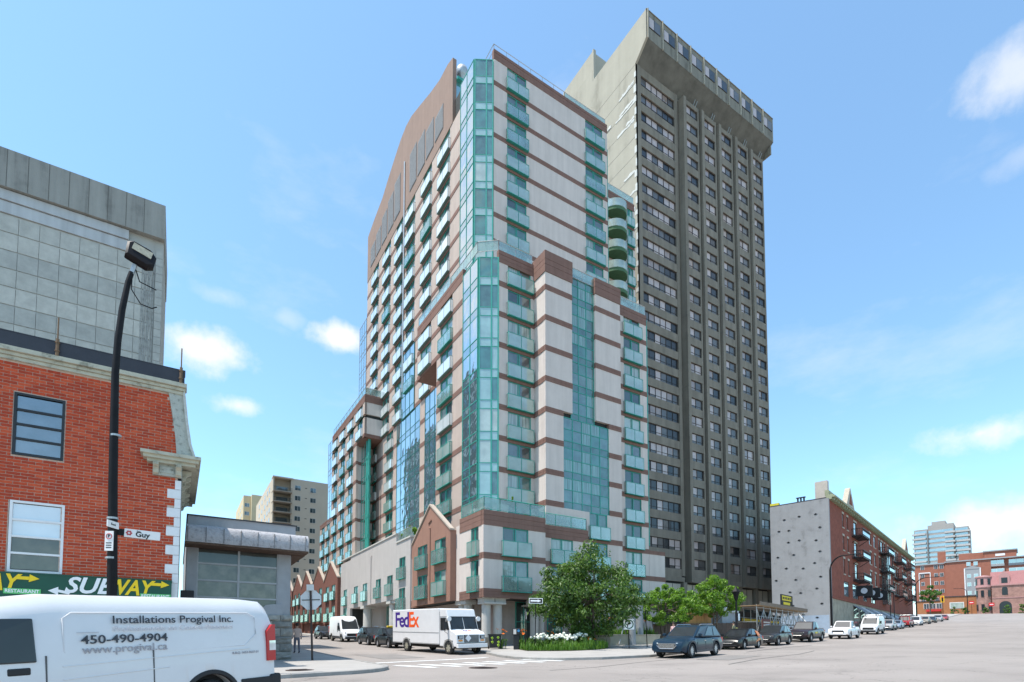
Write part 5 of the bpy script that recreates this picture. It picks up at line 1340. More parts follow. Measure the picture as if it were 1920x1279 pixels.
CAR = {
 # L, W, top profile, belt, sill, axles(f,r), wheel r, greenhouse: base front/rear x, roof front/rear x, roof z, side split
 'suv':   dict(L=5.05, W=1.97, top=[(-2.525, .95), (-2.45, 1.08), (.85, 1.10), (1.0, 1.10), (2.1, .99), (2.42, .88), (2.525, .70)], belt=.98, sill=.30, ax=(1.55, -1.45), r=.38, gh=(1.05, -2.42, .15, -1.95, 1.70), split=(0, .40, .72, 1), ns=.14),
 'cross': dict(L=4.6, W=1.85, top=[(-2.3, .90), (-2.22, 1.02), (.75, 1.03), (.95, 1.02), (1.95, .92), (2.2, .82), (2.3, .66)], belt=.93, sill=.28, ax=(1.4, -1.3), r=.35, gh=(1.0, -2.18, .05, -1.45, 1.62), split=(0, .42, .76, 1), ns=.18),
 'sedan': dict(L=4.65, W=1.80, top=[(-2.325, .80), (-2.25, 1.00), (-1.6, 1.02), (.75, .92), (.95, .90), (1.95, .76), (2.25, .66), (2.325, .56)], belt=.84, sill=.22, ax=(1.4, -1.3), r=.325, gh=(1.05, -1.85, .0, -1.05, 1.43), split=(0, .44, .8, 1), ns=.18),
 'pickup': dict(L=5.85, W=2.02, top=[(-2.925, 1.15), (-2.9, 1.20), (-.55, 1.22), (.9, 1.20), (1.05, 1.18), (2.55, 1.12), (2.85, 1.0), (2.925, .80)], belt=1.06, sill=.42, ax=(1.95, -1.75), r=.40, gh=(1.15, -1.0, .45, -.75, 1.90), split=(0, .52, .96, 1), ns=.07),
 'minivan': dict(L=4.8, W=1.9, top=[(-2.4, .95), (-2.35, 1.05), (1.05, 1.06), (1.3, 1.03), (2.0, .88), (2.3, .74), (2.4, .62)], belt=.96, sill=.26, ax=(1.55, -1.35), r=.34, gh=(1.55, -2.34, .35, -2.1, 1.75), split=(0, .33, .66, 1), ns=.18),
}
def make_car(kind, pm, label, t=None, n=-1.2, pos=None, heading=None, group=None, style='five', grille='bars', name='parked_car', low=None, cat='car', extras=()):
    c = CAR[kind]; L, W, r = c['L'], c['W'], c['r']
    if pos is None: pos = gn(t, n); heading = GA+math.pi
    o = thing(name, label, cat, (0, 0, 0), 0, group)
    b = MB(); b.loft(body_loft(L, W, c['top'], c['sill'], c['ax'], r+.07, r, c['belt'], c['ns'])); b.obj('body', pm, o, smooth=32)
    u = MB(); u.box(-L/2+.25, L/2-.25, -W/2+.3, W/2-.3, c['sill']-.03, c['sill']+.25)
    for a in c['ax']: u.box(a-r-.06, a+r+.06, -W/2+.28, W/2-.28, .28, r*2+.1)
    u.obj('underbody', trim, o)
    # arch and sill trim
    if kind in ('suv', 'cross', 'pickup'):
        a_ = MB()
        for a in c['ax']:
            for s in (-1, 1):
                e = a/(L/2); w = W/2*(1-(c['ns'] if a > 0 else .08)*abs(e)**5)
                ring = [[(a+rad*math.cos(R(k)), s*yy, r+rad*math.sin(R(k))) for rad, yy in ((r+.065, w*.97), (r+.12, w*.985), (r+.12, w+.012), (r+.065, w+.012))] for k in range(-18, 199, 12)]
                a_.loft(ring)
        a_.obj('wheel_arch_trim', low or trim, o)
    s_ = MB()
    for s in (-1, 1): s_.box(c['ax'][1]+r+.1, c['ax'][0]-r-.1, s*(W/2-.03)-.035, s*(W/2-.03)+.035, c['sill']-.02, c['sill']+.10)
    s_.obj('sill', low or trim, o)
    # cabin
    xf, xr, rf, rr, zr = c['gh']; zb = interp(c['top'], 0)-.02; wb = W/2*.93; wr = W/2*.72
    zf = interp(c['top'], xf)-.02; zre = interp(c['top'], xr)-.03
    B = [(xf, -wb*.92, zf), (xf, wb*.92, zf), (xr, wb*.94, zre), (xr, -wb*.94, zre)]; Rf = [(rf, -wr, zr-.05), (rf, wr, zr-.05), (rr, wr, zr-.06), (rr, -wr, zr-.06)]
    B.insert(2, (0.1, wb, zb)); B.append((0.1, -wb, zb)); mid = (rf+rr)/2; Rf.insert(2, (mid, wr*1.03, zr-.01)); Rf.append((mid, -wr*1.03, zr-.01))
    g = MB(); g.loft([B, Rf]); T2 = [(p[0]*.94+mid*.06, p[1]*.8, zr+(.01 if i in (2, 5) else -.015)) for i, p in enumerate(Rf)]; g.loft([Rf, T2])
    bevel(g.obj('cabin', pm, o, smooth=30), .045, 3, 20)
    # glass
    ws = MB(); panel(ws, [B[1], B[0], Rf[0], Rf[1]], .06, .94, .10, .94, .02); ws.obj('windscreen', carglass, o)
    rw_ = MB(); panel(rw_, [B[4], B[3], Rf[3], Rf[4]], .08, .92, .18, .90, .02); rw_.obj('rear_window', carglass, o)
    for s in (1, -1):
        fq = [B[1], B[2], Rf[2], Rf[1]] if s > 0 else [B[5], B[0], Rf[0], Rf[5]]
        bq = [B[2], B[3], Rf[3], Rf[2]] if s > 0 else [B[4], B[5], Rf[5], Rf[4]]
        w1 = MB(); panel(w1, fq if s > 0 else [fq[1], fq[0], fq[3], fq[2]], .10, .94, .10, .90, .02 if s > 0 else -.02, skew=.06); w1.obj('side_window', carglass, o)
        qq = bq if s > 0 else [bq[1], bq[0], bq[3], bq[2]]
        spl = (.05, .5, .56, .92) if kind != 'pickup' else (.08, .86, None, None)
        for u0, u1 in ((spl[0], spl[1]), (spl[2], spl[3])):
            if u0 is None: continue
            w2 = MB(); panel(w2, qq, u0, u1, .12, .88, .02 if s > 0 else -.02); w2.obj('side_window', carglass, o)
        m_ = MB(); m_.box(xf-.42, xf-.24, s*(wb+.02) if s > 0 else -(wb+.22), (wb+.22) if s > 0 else -(wb+.02), zf+.03, zf+.2); bevel(m_.obj('mirror', pm, o), .04, 2)
        # lamps
        hl = MB(); hx = L/2-.30; hz = interp(c['top'], L/2-.12)-.14
        hl.loft([[(hx-.18, s*W*.455, hz+.06), (hx-.18, s*W*.455, hz+.12), (hx-.12, s*W*.40, hz+.17)], [(hx+.2, s*W*.40, hz-.05), (hx+.18, s*W*.41, hz+.08), (hx+.17, s*W*.36, hz+.10)], [(hx+.275, s*W*.27, hz-.06), (hx+.27, s*W*.27, hz+.05), (hx+.255, s*W*.25, hz+.06)]]); hl.obj('headlight', lampg, o)
        tl = MB(); tl.box(-L/2-.015, -L/2+.2, s*W*.40-.14, s*W*.40+.12, c['belt']-.22, c['belt']+.02); tl.obj('taillight', redl, o)
        dh = MB()
        for x in (.0, -1.0): dh.box(x-.1, x+.1, s*W*.488-.025, s*W*.488+.025, c['belt']-.12, c['belt']-.085)
        dh.obj('door_handle', pm if kind != 'suv' else chrome, o)
        sm_ = MB()
        for x in (.95, -.05, -1.05): 
            sm_.box(x-.008, x+.008, s*(W/2)-.02 if s > 0 else -(W/2)-.003, (W/2)+.003 if s > 0 else -(W/2)+.02, c['sill']+.12, c['belt']-.16)
        sm_.obj('door_seam', trim, o)
    # front
    gz0 = c['sill']+.16; gz1 = interp(c['top'], L/2-.1)-.10
    gr = MB(); hwG = W*.24
    gr.prism([(-hwG, gz1), (-hwG*1.15, (gz0+gz1)/2+.05), (-hwG*.8, gz0+.05), (hwG*.8, gz0+.05), (hwG*1.15, (gz0+gz1)/2+.05), (hwG, gz1)], L/2-.30, L/2+.012, 'x', 1)
    k = 6
    for i in range(k): zz_ = gz0+.1+(gz1-gz0-.14)*i/(k-1); gr.box(L/2+.01, L/2+.03, -hwG*.98, hwG*.98, zz_-.010, zz_+.010, 0)
    gr.tube([(L/2+.02, -hwG, gz1), (L/2+.02, -hwG*1.15, (gz0+gz1)/2+.05), (L/2+.02, -hwG*.8, gz0+.05), (L/2+.02, hwG*.8, gz0+.05), (L/2+.02, hwG*1.15, (gz0+gz1)/2+.05), (L/2+.02, hwG, gz1), (L/2+.02, -hwG, gz1)], .018, 5, 0)
    gr.obj('grille', [chrome if grille == 'chrome' else mat('dark_chrome', (.2, .2, .2), .3, .1, metal=.6), trim], o)
    fb = MB(); fb.box(L/2-.28, L/2-.0, -W*.38, W*.38, c['sill']+.02, c['sill']+.14); bevel(fb.obj('front_bumper', low or trim, o), .03, 2)
    MB().box(-L/2-.02, -L/2+.02, -.26, .26, c['belt']-.3, c['belt']-.15).obj('number_plate', plate, o)
    if kind in ('suv', 'cross', 'minivan'):
        rl = MB()
        for s in (-1, 1): rl.tube([(rf-.1, s*wr*.92, zr-.01), (rf-.25, s*wr*.95, zr+.05), (rr+.3, s*wr*.95, zr+.05), (rr+.15, s*wr*.92, zr-.01)], .02, 6)
        rl.obj('roof_rail', chrome, o)
    if kind == 'pickup':
        bd = MB(); bd.box(-2.85, -1.02, -.82, .82, 1.0, 1.235, 0); bd.box(-2.8, -1.1, -.76, .76, 1.12, 1.24, 1); bd.obj('cargo_bed', [pm, trim], o)
    wheels(o, c['ax'][0], c['ax'][1], W/2, r, .25, style)
    for fn in extras: fn(o, c)
    set_pose(o, pos[0], pos[1], heading)
    return o
grp = 'vehicles parked along the right street'
deep = paint('deep_blue', (.007, .024, .045)); blackp = paint('black', (.007, .007, .008)); char = paint('charcoal', (.022, .021, .022)); brownp = paint('dark_brown', (.028, .018, .02)); whitep = paint('white', (.68, .67, .67), .35); silver = paint('silver', (.36, .36, .37), .3); redp = paint('red', (.30, .015, .015)); bluep = paint('pale_blue', (.22, .28, .36)); tan = paint('champagne', (.30, .27, .23))
orange = mat('orange_decal', (.75, .22, .04), .4)
def decal(o, c): 
    m = MB(); m.prism([(-1.75, .98), (-1.2, .62), (-.75, .55), (-.9, .86), (-1.15, 1.2), (-1.45, 1.34), (-1.7, 1.22)], c['W']/2*.88, c['W']/2+.004, 'y'); 
    m = MB(); q_ = [(-.62, c['W']/2+.004, .45), (-1.62, c['W']/2*.985+.004, .62), (-1.55, c['W']/2*.955+.012, .86), (-1.2, c['W']/2*.96+.012, .86)]
    m.loft([[(x, y-.01, z) for x, y, z in q_], [(x, y+.004, z) for x, y, z in q_]]); m.obj('decal', orange, o)
    m = MB(); m.loft([[(-1.1, .86, .9), (-1.65, .83, .92), (-1.45, .72, 1.22), (-1.0, .70, 1.28)], [(-1.1, .89, .9), (-1.65, .86, .92), (-1.45, .75, 1.22), (-1.0, .73, 1.28)]]); m.obj('decal', orange, o)
def yplate(o, c): MB().box(.1, .75, c['W']/2*.99, c['W']/2+.012, .78, .92).obj('yellow_panel', mat('yellow_panel', (.7, .55, .03), .5), o)
def rack(o, c):
    m = MB()
    for x in (.5, -.4, -1.4, -2.6):
        for s in (-.85, .85): m.tube([(x, s, 1.2), (x, s, 2.15)], .03, 5)
        m.tube([(x, -.85, 2.15), (x, .85, 2.15)], .03, 5)
    for s in (-.85, -.3, .3, .85): m.tube([(1.6, s, 2.16), (-2.8, s, 2.16)], .03, 5)
    m.obj('ladder_rack', steel, o)
make_car('suv', deep, 'dark blue station SUV with chrome grille parked nearest the corner', t=-2.1, n=-2.7, group=grp, style='multi', grille='chrome', low=deep)
make_car('sedan', blackp, 'black sedan with orange decal on its rear side', t=8.6, n=-1.5, group=grp, extras=(decal,))
make_car('cross', char, 'charcoal crossover behind the black sedan', t=16.6, group=grp, style='five')
make_car('pickup', brownp, 'dark pickup truck with yellow panel on its door', t=26.0, group=grp, extras=(yplate,), cat='truck', name='pickup_truck')
make_car('pickup', whitep, 'white pickup truck with chrome grille by the grey wall', t=37.0, n=-2.1, group=grp, grille='chrome', cat='truck', name='pickup_truck', low=whitep)
make_car('cross', silver, 'silver SUV behind the white ladder-rack van', t=69.5, group=grp)
make_car('sedan', bluep, 'small pale blue car between the silver SUV and the red truck', t=77.0, group=grp)
make_car('pickup', redp, 'red pickup truck carrying a steel ladder rack', t=86.5, group=grp, extras=(rack,), cat='truck', name='pickup_truck')
make_car('minivan', whitep, 'white minivan further up the street', t=100, group=grp)
make_car('cross', tan, 'champagne SUV behind the white minivan', t=113, group=grp)
make_car('sedan', char, 'charcoal sedan near the far end of the parked row', t=125, group=grp)
make_car('cross', silver, 'last silver SUV of the parked row before the junction', t=138, group=grp)
make_car('sedan', redp, 'red sedan parked at the top of the hill', t=152, group=grp)
g2 = 'vehicles parked along the side street'
def taxi(o, c): 
    m = MB(); m.box(-.6, -.3, -.35, .35, c['gh'][4], c['gh'][4]+.16); bevel(m.obj('taxi_light', mat('taxi_yellow', (.75, .5, .03), .4), o), .04, 2)
H_ = R(-90)
make_car('cross', blackp, 'black crossover with a taxi light right behind the delivery truck', pos=(15.3, 43.2), heading=H_, group=g2, extras=(taxi,))
make_car('cross', blackp, 'black crossover between the taxi and the white van', pos=(15.6, 49.6), heading=H_, group=g2)
make_car('sedan', blackp, 'dark sedan on the left side of the side street', pos=(10.4, 74), heading=H_, group=g2)
make_car('cross', char, 'dark SUV parked beyond the white high-roof van', pos=(15.9, 70.0), heading=H_, group=g2)
make_car('sedan', silver, 'silver car furthest down the side street', pos=(9.4, 84), heading=H_, group=g2)
# ------------------------------------------------------------------ vans
def van_body(L, W, H, top, sill, axles, ra, rw):
    xs = set(round(-L/2+L*i/60, 3) for i in range(61))
    for a in axles:
        for k in range(13): xs.add(round(a+ra*math.cos(math.pi*k/12), 3))
    xs |= set(round(p[0], 3) for p in top)
    secs = []
    for x in sorted(x for x in xs if -L/2 <= x <= L/2):
        e = x/(L/2); w = W/2*(1-(.20*max(0, e)**5+.03*max(0, -e)**8))
        zb = sill
        for a in axles:
            d = abs(x-a)
            if d < ra: zb = max(zb, rw+math.sqrt(max(0, ra*ra-d*d)))
        zt = interp(top, x); f = (zt-1.1)/(H-1.1) if zt > 1.1 else 0
        lv = [(.985, zb), (1.0, max(zb+.02, .62)), (1.0, max(zb+.04, min(1.0, zt-.1))), (.99, max(zb+.06, min(1.3, zt-.08)))]
        h2 = zt-1.3
        if h2 > .25: lv += [(.978-.02*f, 1.3+h2*.35), (.955-.03*f, 1.3+h2*.68), (.90-.03*f, zt-.13), (.80, zt-.035), (.45, zt+.005), (0, zt+.015)]
        else: lv += [(.965, zt-.06), (.94, zt-.045), (.90, zt-.03), (.80, zt-.01), (.45, zt+.005), (0, zt+.01)]
        half = [(w*k, z) for k, z in lv]
        secs.append([(x, y, z) for y, z in half]+[(x, -y, z) for y, z in half[-2::-1]])
    return secs
def make_van(label, pos, heading, L=5.98, W=2.06, H=2.5, pm=None, texts=True, group=None, front_dark=False, rackon=False):
    pm = pm or whitep
    o = thing('white_van', label, 'van', (0, 0, 0), 0, group)
    a1, a2, r = L/2-.95, -L/2+1.22, .355
    hw_ = (H-1.3)
    top = [(-L/2, H-.32), (-L/2+.05, H-.14), (-L/2+.18, H-.03), (-L/2+.5, H), (L/2-2.6, H), (L/2-2.1, H-.07), (L/2-1.75, H-.2 if H < 2.3 else H-.25), (L/2-1.0, 1.36), (L/2-.85, 1.25), (L/2-.3, 1.06), (L/2-.1, .9), (L/2, .7)]
    MB().loft(van_body(L, W, H, top, .38, (a1, a2), r+.1, r)).obj('body', pm, o, smooth=38)
    u = MB(); u.box(-L/2+.2, L/2-.2, -W/2+.3, W/2-.3, .32, .6)
    for a in (a1, a2): u.box(a-r-.1, a+r+.1, -W/2+.25, W/2-.25, .3, .86)
    u.obj('underbody', trim, o)
    for s in (1, -1):
        c_ = MB(); S0, S1 = (W/2-.02, W/2+.02)
        def B(x0, x1, z0, z1, e0=S0, e1=S1): c_.box(x0, x1, s*e0 if s > 0 else -e1, s*e1 if s > 0 else -e0, z0, z1)
        B(a2+r+.17, a1-r-.17, .36, .62); B(-L/2+.06, a2-r-.17, .40, .66)
        for a in (a1, a2):
            e = a/(L/2); wloc = W/2*(1-.20*max(0, e)**5)
            c_.loft([[(a+rad*math.cos(R(k)), s*yy, r+rad*math.sin(R(k))) for rad, yy in ((r+.09, wloc-.06), (r+.17, wloc-.03), (r+.165, wloc+.016), (r+.09, wloc+.02))] for k in range(-8, 189, 7)])
        bevel(c_.obj('lower_cladding', trim, o), .012, 1)
        # panel seams
        p_ = MB()
        for x in (L/2-2.52, -.86, L/2-1.35): p_.box(x-.009, x+.009, s*(W/2)-.012 if s > 0 else -(W/2)-.004, W/2+.004 if s > 0 else -(W/2)+.012, .64, 1.26)
        p_.obj('panel_seam', mat('seam_grey', (.10, .10, .10), .7), o)
        # pressed panel outline on the cargo side
        if s > 0 and texts:
            k_ = MB(); ys = lambda z: W/2*(.99 if z <= 1.3 else .99-.015*(z-1.3)/.42)+.002
            for x0, x1 in ((-L/2+.32, L/2-2.72),):
                pts = [(x0+.28, 1.26), (x1-.1, 1.2), (x1, 1.3), (x1, 1.76), (x1-.1, 1.84), (x0+.2, 1.84), (x0+.06, 1.76), (x0+.05, 1.45), (x0+.28, 1.26)]
                k_.tube([(x, W/2*(.99-.028*max(0, z-1.3)/.42-.0)-.004, z) for x, z in pts], .007, 6)
            k_.tube([(-L/2+.5, W/2-.002, 1.2), (L/2-2.7, W/2-.002, 1.1)], .007, 6)
            k_.tube([(-L/2+1.9, W/2+.0, .98), (L/2-2.7, W/2+.0, .92)], .008, 6)
            k_.obj('pressed_panel', pm, o, smooth=60)
        # cab door glass
        wt_ = min(2.03, H-.36); gq = [(L/2-1.2, s*W/2*.975, 1.18), (L/2-2.42, s*W/2*.999, 1.18), (L/2-2.40, s*W/2*.948, wt_), (L/2-1.8, s*W/2*.925, wt_)]
        nrm = Vector((0, s, .08))*.012
        g_ = MB(); g_.loft([[Vector(p)-nrm for p in gq], [Vector(p)+nrm*1.6 for p in gq]]); bevel(g_.obj('side_window', carglass, o), .03, 2, 60)
        d_ = MB(); d_.box(L/2-2.36, L/2-2.12, s*(W/2-.01)-.02, s*(W/2-.01)+.02, 1.02, 1.12); bevel(d_.obj('door_handle', trim, o), .02, 2)
        m_ = MB(); m_.box(L/2-1.5, L/2-1.36, s*(W/2+.14)-.1, s*(W/2+.14)+.1, 1.36, 1.72); m_.bar((L/2-1.42, s*W/2*.96, 1.42), (L/2-1.42, s*(W/2+.1), 1.46), .04); bevel(m_.obj('mirror', trim, o), .03, 2)
        hl = MB(); hl.loft([[(L/2-.62, s*W*.44, .92), (L/2-.55, s*W*.44, 1.06), (L/2-.5, s*W*.36, 1.1)], [(L/2-.1, s*W*.39, .84), (L/2-.12, s*W*.40, 1.0), (L/2-.16, s*W*.3, 1.03)]]); hl.obj('headlight', lampg, o)
        tl = MB(); tl.prism([(-L/2-.01, .95), (-L/2+.17, .95), (-L/2+.16, 1.5), (-L/2+.05, 1.62), (-L/2-.01, 1.62)], s*W/2*.90, s*(W/2*1.0+.012), 'y', 0); tl.prism([(-L/2-.012, 1.14), (-L/2+.12, 1.14), (-L/2+.12, 1.32), (-L/2-.012, 1.32)], s*W/2*.92, s*(W/2+.016), 'y', 1); tl.obj('taillight', [redl, lampg], o)
    fl_ = MB(); fl_.box(L/2-2.46, L/2-2.30, W/2-.006, W/2+.004, .70, .88); bevel(fl_.obj('fuel_flap', pm, o), .01, 1)
    rb_ = MB(); rb_.box(-L/2-.13, -L/2+.12, -W/2+.0, W/2-.0, .40, .70); rb_.box(-L/2-.10, -L/2+.1, -W/2+.1, W/2-.1, .34, .42); bevel(rb_.obj('rear_bumper', trim, o), .05, 3)
    sn = MB(); sn.tube([(-L/2+.5, W/2+.02, .53), (-L/2+.5, W/2+.035, .53)], .05, 14); sn.obj('tow_cover', MATS['dark_metal'], o)
    ws = MB(); zt_ = min(2.22, H-.26); q_ = [(L/2-.98, W*.40, 1.37), (L/2-.98, -W*.40, 1.37), (L/2-1.72, -W*.37, zt_), (L/2-1.72, W*.37, zt_)]; nn = Vector((.75, 0, .65))*.02
    if H < 2.6:
        ws.loft([[Vector(p)-nn for p in q_], [Vector(p)+nn*.9 for p in q_]]); ws.obj('windscreen', carglass, o)
    else:
        q_ = [(L/2-.98, W*.42, 1.39), (L/2-.98, -W*.42, 1.39), (L/2-1.72, -W*.38, H-.36), (L/2-1.72, W*.38, H-.36)]; ws.loft([[Vector(p)-nn for p in q_], [Vector(p)+nn*1.3 for p in q_]]); ws.obj('windscreen', carglass, o)
    gr = MB(); gr.box(L/2-.25, L/2+.015, -W*.3, W*.3, .62, .92); gr.box(L/2-.3, L/2+.02, -W*.4, W*.4, .34, .56); bevel(gr.obj('grille', trim, o), .03, 2)
    wheels(o, a1, a2, W/2, r, .25, 'steel')
    if texts:
        tx = mat('van_print_dark', (.045, .05, .06), .6); tg = mat('van_print_grey', (.36, .34, .36), .6); tl_ = mat('van_print_pale', (.56, .54, .56), .6)
        rot = (R(90-2.8), 0, R(180)); yy = lambda z: W/2*(.99-.028*max(0, z-1.3)/.42)+.012
        for tt, sz, m, xx, z, bo, wd in (('Installations Progival Inc.', .165, tx, -1.26, 1.73, .0015, 1.86), ('Professionnels en Couvre-Planchers', .105, tl_, -1.26, 1.60, .0, 1.84), ('450-490-4904', .17, tx, -.5, 1.45, .002, 1.15), ('www.progival.ca', .16, tg, -.5, 1.31, .001, 1.13)):
            put_text(tt, sz, m, o, (xx, yy(z), z), rot, ext=.003, bold=bo, width=wd)
        put_text('R.B.Q. 5653-9607-01', .06, tg, o, (-2.4, W/2+.002, 1.13), (R(90), 0, R(180)), ext=.003)
        MB().box(-.15, .12, yy(1.55)-.008, yy(1.55), 1.555, 1.56).obj('print_line', tg, o)
    if rackon:
        m = MB()
        for x in (-2, -.6, .8): m.tube([(x, -.8, H+.12), (x, .8, H+.12)], .03, 5)
        for s in (-.6, .6): m.tube([(-2.7, s, H+.17), (1.6, s, H+.17)], .04, 5)
        m.obj('ladder_rack', steel, o)
    set_pose(o, pos[0], pos[1], heading)
    return o
hv = R(208.5)
make_van('white van with floor company lettering crossing in the left foreground', (-1.47, 10.48), hv, H=2.12)
make_van('white high-roof van with dark nose parked on the side street', (15.8, 60.0), R(-90), L=6.2, W=2.05, H=2.75, texts=False, group=g2)
make_van('white work van with a ladder rack behind the white pickup', gn(53.4, -1.9), GA+math.pi, L=5.7, W=2.0, H=2.35, texts=False, group=grp, rackon=True)
# ------------------------------------------------------------------ parcel delivery truck
def parcel_truck():
    o = thing('delivery_truck', 'white parcel delivery truck with purple and orange lettering at the crossing', 'truck')
    wp_ = mat('truck_white', (.70, .69, .69), .4, .05, 1.5, coat=.3); W = 1.14; gre = mat('panel_grey', (.3, .3, .3), .6)
    b = MB(); b.box(-5.0, 1.35, -W, W, .62, 2.98); 
    body = bevel(b.obj('cargo_body', wp_, o), .06, 3)
    # cab
    q = MB(); q.prism([(1.36, .5), (1.36, 2.94), (1.95, 2.94), (2.15, 2.9), (2.32, 2.42), (2.62, 1.58), (3.15, 1.42), (3.32, 1.28), (3.38, .62), (3.3, .5)], -W+.01, W-.01, 'y'); bevel(q.obj('cab', wp_, o), .05, 3, 25)
    ws = MB(); sl = [(2.345, 2.38), (2.61, 1.62)]
    for y0, y1 in ((-W+.16, -.03), (.03, W-.16)):
        p = [(sl[0][0], y0, sl[0][1]), (sl[0][0], y1, sl[0][1]), (sl[1][0], y1, sl[1][1]), (sl[1][0], y0, sl[1][1])]
        ws.loft([[(x-.05, y, z-.02) for x, y, z in p], [(x+.015, y, z+.006) for x, y, z in p]])
    ws.obj('windscreen', carglass, o)
    q = MB(); q.prism([(2.3, 2.44), (2.33, 2.44), (2.66, 1.56), (2.62, 1.54)], -W+.1, -W+.16, 'y'); q.prism([(2.3, 2.44), (2.35, 2.44), (2.37, 2.38), (2.32, 2.37)], -W+.1, W-.1, 'y'); q.prism([(2.3, 2.44), (2.33, 2.44), (2.66, 1.56), (2.62, 1.54)], W-.16, W-.1, 'y'); q.obj('windscreen_rubber', trim, o)
    q = MB(); q.tube([(2.66, .75, 1.6), (2.56, .25, 1.85)], .012, 4); q.tube([(2.66, -.15, 1.6), (2.55, -.62, 1.85)], .012, 4); q.obj('wiper', trim, o)
    for s in (-1, 1):
        y0, y1 = (W-.012, W+.006) if s > 0 else (-W-.006, -W+.012)
        d = MB(); d.box(1.5, 2.12, y0, y1, 1.55, 2.35, 1); d.prism([(2.2, 1.58), (2.52, 1.58), (2.26, 2.3), (2.2, 2.3)], y0, y1, 'y', 1); d.obj('door_window', [trim, carglass], o)
        d = MB(); d.box(1.40, 1.43, y0-.003, y1+.003, .6, 2.75); d.box(1.43, 2.2, y0-.003, y1+.003, 2.42, 2.45); d.obj('door_rail', gre, o)
        r_ = MB(); r_.box(-4.95, 1.3, y0-.008, y1+.008, 1.36, 1.40); r_.box(-4.95, 1.36, y0-.004, y1+.004, .6, .66); r_.obj('rub_rail', gre, o)
        f = MB(); ring = lambda a: [[(a+rad*math.cos(R(k)), s*yy, .42+rad*math.sin(R(k))) for rad, yy in ((.48, W-.02), (.58, W-.01), (.58, W+.03), (.48, W+.03))] for k in range(0, 181, 10)]
        f.loft(ring(-2.9)); f.loft(ring(2.45)); f.obj('wheel_arch', mat('fender_grey', (.25, .24, .23), .7), o)
        k = MB(); k.box(-3.36, -2.44, s*W-.004 if s < 0 else W-.3, s*W+.3 if s < 0 else W+.004, .5, .9); k.box(2.0, 2.9, s*W-.004 if s < 0 else W-.25, s*W+.25 if s < 0 else W+.004, .48, .9); k.obj('wheel_well', dark_in, o)
        m = MB(); m.box(2.3, 2.42, s*(W+.22)-.12, s*(W+.22)+.12, 1.62, 2.1, 0); m.tube([(2.25, s*W, 2.3), (2.4, s*(W+.26), 2.35), (2.38, s*(W+.24), 1.45), (2.3, s*W, 1.35)], .02, 5, 0); bevel(m.obj('mirror', trim, o), .02, 2)
        m = MB(); m.tube([(2.5, s*(W+.02), 2.28), (2.58, s*(W+.02), 2.28)], .16, 14); m.obj('round_mirror', wp_, o)
        h = MB(); h.box(3.30, 3.42, s*.86-.17, s*.86+.17, 1.0, 1.22, 0); h.box(3.3, 3.44, s*.86-.13, s*.86+.13, 1.03, 1.19, 1); h.obj('headlight', [trim, lampg], o)
        h = MB(); h.box(3.33, 3.42, s*.86-.13, s*.86+.13, .86, .94); h.obj('indicator', amber, o)
        t = MB(); t.box(-5.03, -4.95, s*.95-.1, s*.95+.1, 1.0, 1.3); t.obj('taillight', redl, o)
    g = MB(); g.box(3.3, 3.40, -.56, .56, .78, 1.26, 1)
    for i in range(6): g.box(3.40, 3.415, -.55, .55, .82+i*.075, .85+i*.075, 0)
    g.obj('grille', [gre, trim], o)
    MB().prism([(-.52, 1.05), (-.28, 1.28), (-.06, 1.05), (-.28, .82)], 3.417, 3.43, 'x').obj('hazard_plate', plate, o)
    bp = MB(); bp.box(3.34, 3.56, -W-.02, W+.02, .44, .70, 0); bp.box(3.34, 3.5, -W, W, .70, .74, 1); bevel(bp.obj('front_bumper', [wp_, trim], o), .03, 2)
    u = MB(); u.box(-4.9, 3.2, -.5, .5, .35, .62); u.box(-5.05, -4.6, -W, W, .45, .6); u.obj('chassis', trim, o)
    ml = MB(); 
    for y in (-.7, -.25, 0, .25, .7): ml.box(2.1, 2.17, y-.04, y+.04, 2.8, 2.84)
    ml.obj('marker_lamp', amber, o)
    wheels(o, 2.45, -2.9, W+.06, .42, .26, 'steel')
    pu = mat('print_purple', (.055, .02, .22), .5); orr = mat('print_orange', (.85, .10, .01), .5)
    for s in (-1, 1):
        rot = (R(90), 0, 0) if s < 0 else (R(90), 0, R(180)); yv = s*(W+.004)
        put_text('Fed', 1.5, pu, o, (-3.55 if s < 0 else -1.6, yv, 2.2), rot, bold=.03, space=.84, width=1.95)
        put_text('Ex', 1.5, orr, o, (-1.86 if s < 0 else -3.3, yv, 2.2), rot, bold=.03, space=.84, width=1.36)
    a = math.atan2(.16, -.53)
    hr = (R(17), 0, R(90))
    put_text('Fed', .24, pu, o, (2.9, -.16, 1.512), hr, bold=.006, space=.85); put_text('Ex', .24, orr, o, (2.9, .2, 1.512), hr, bold=.006, space=.85)
    set_pose(o, 15.55, 33.9, R(-90+8.5))
    return o
parcel_truck()
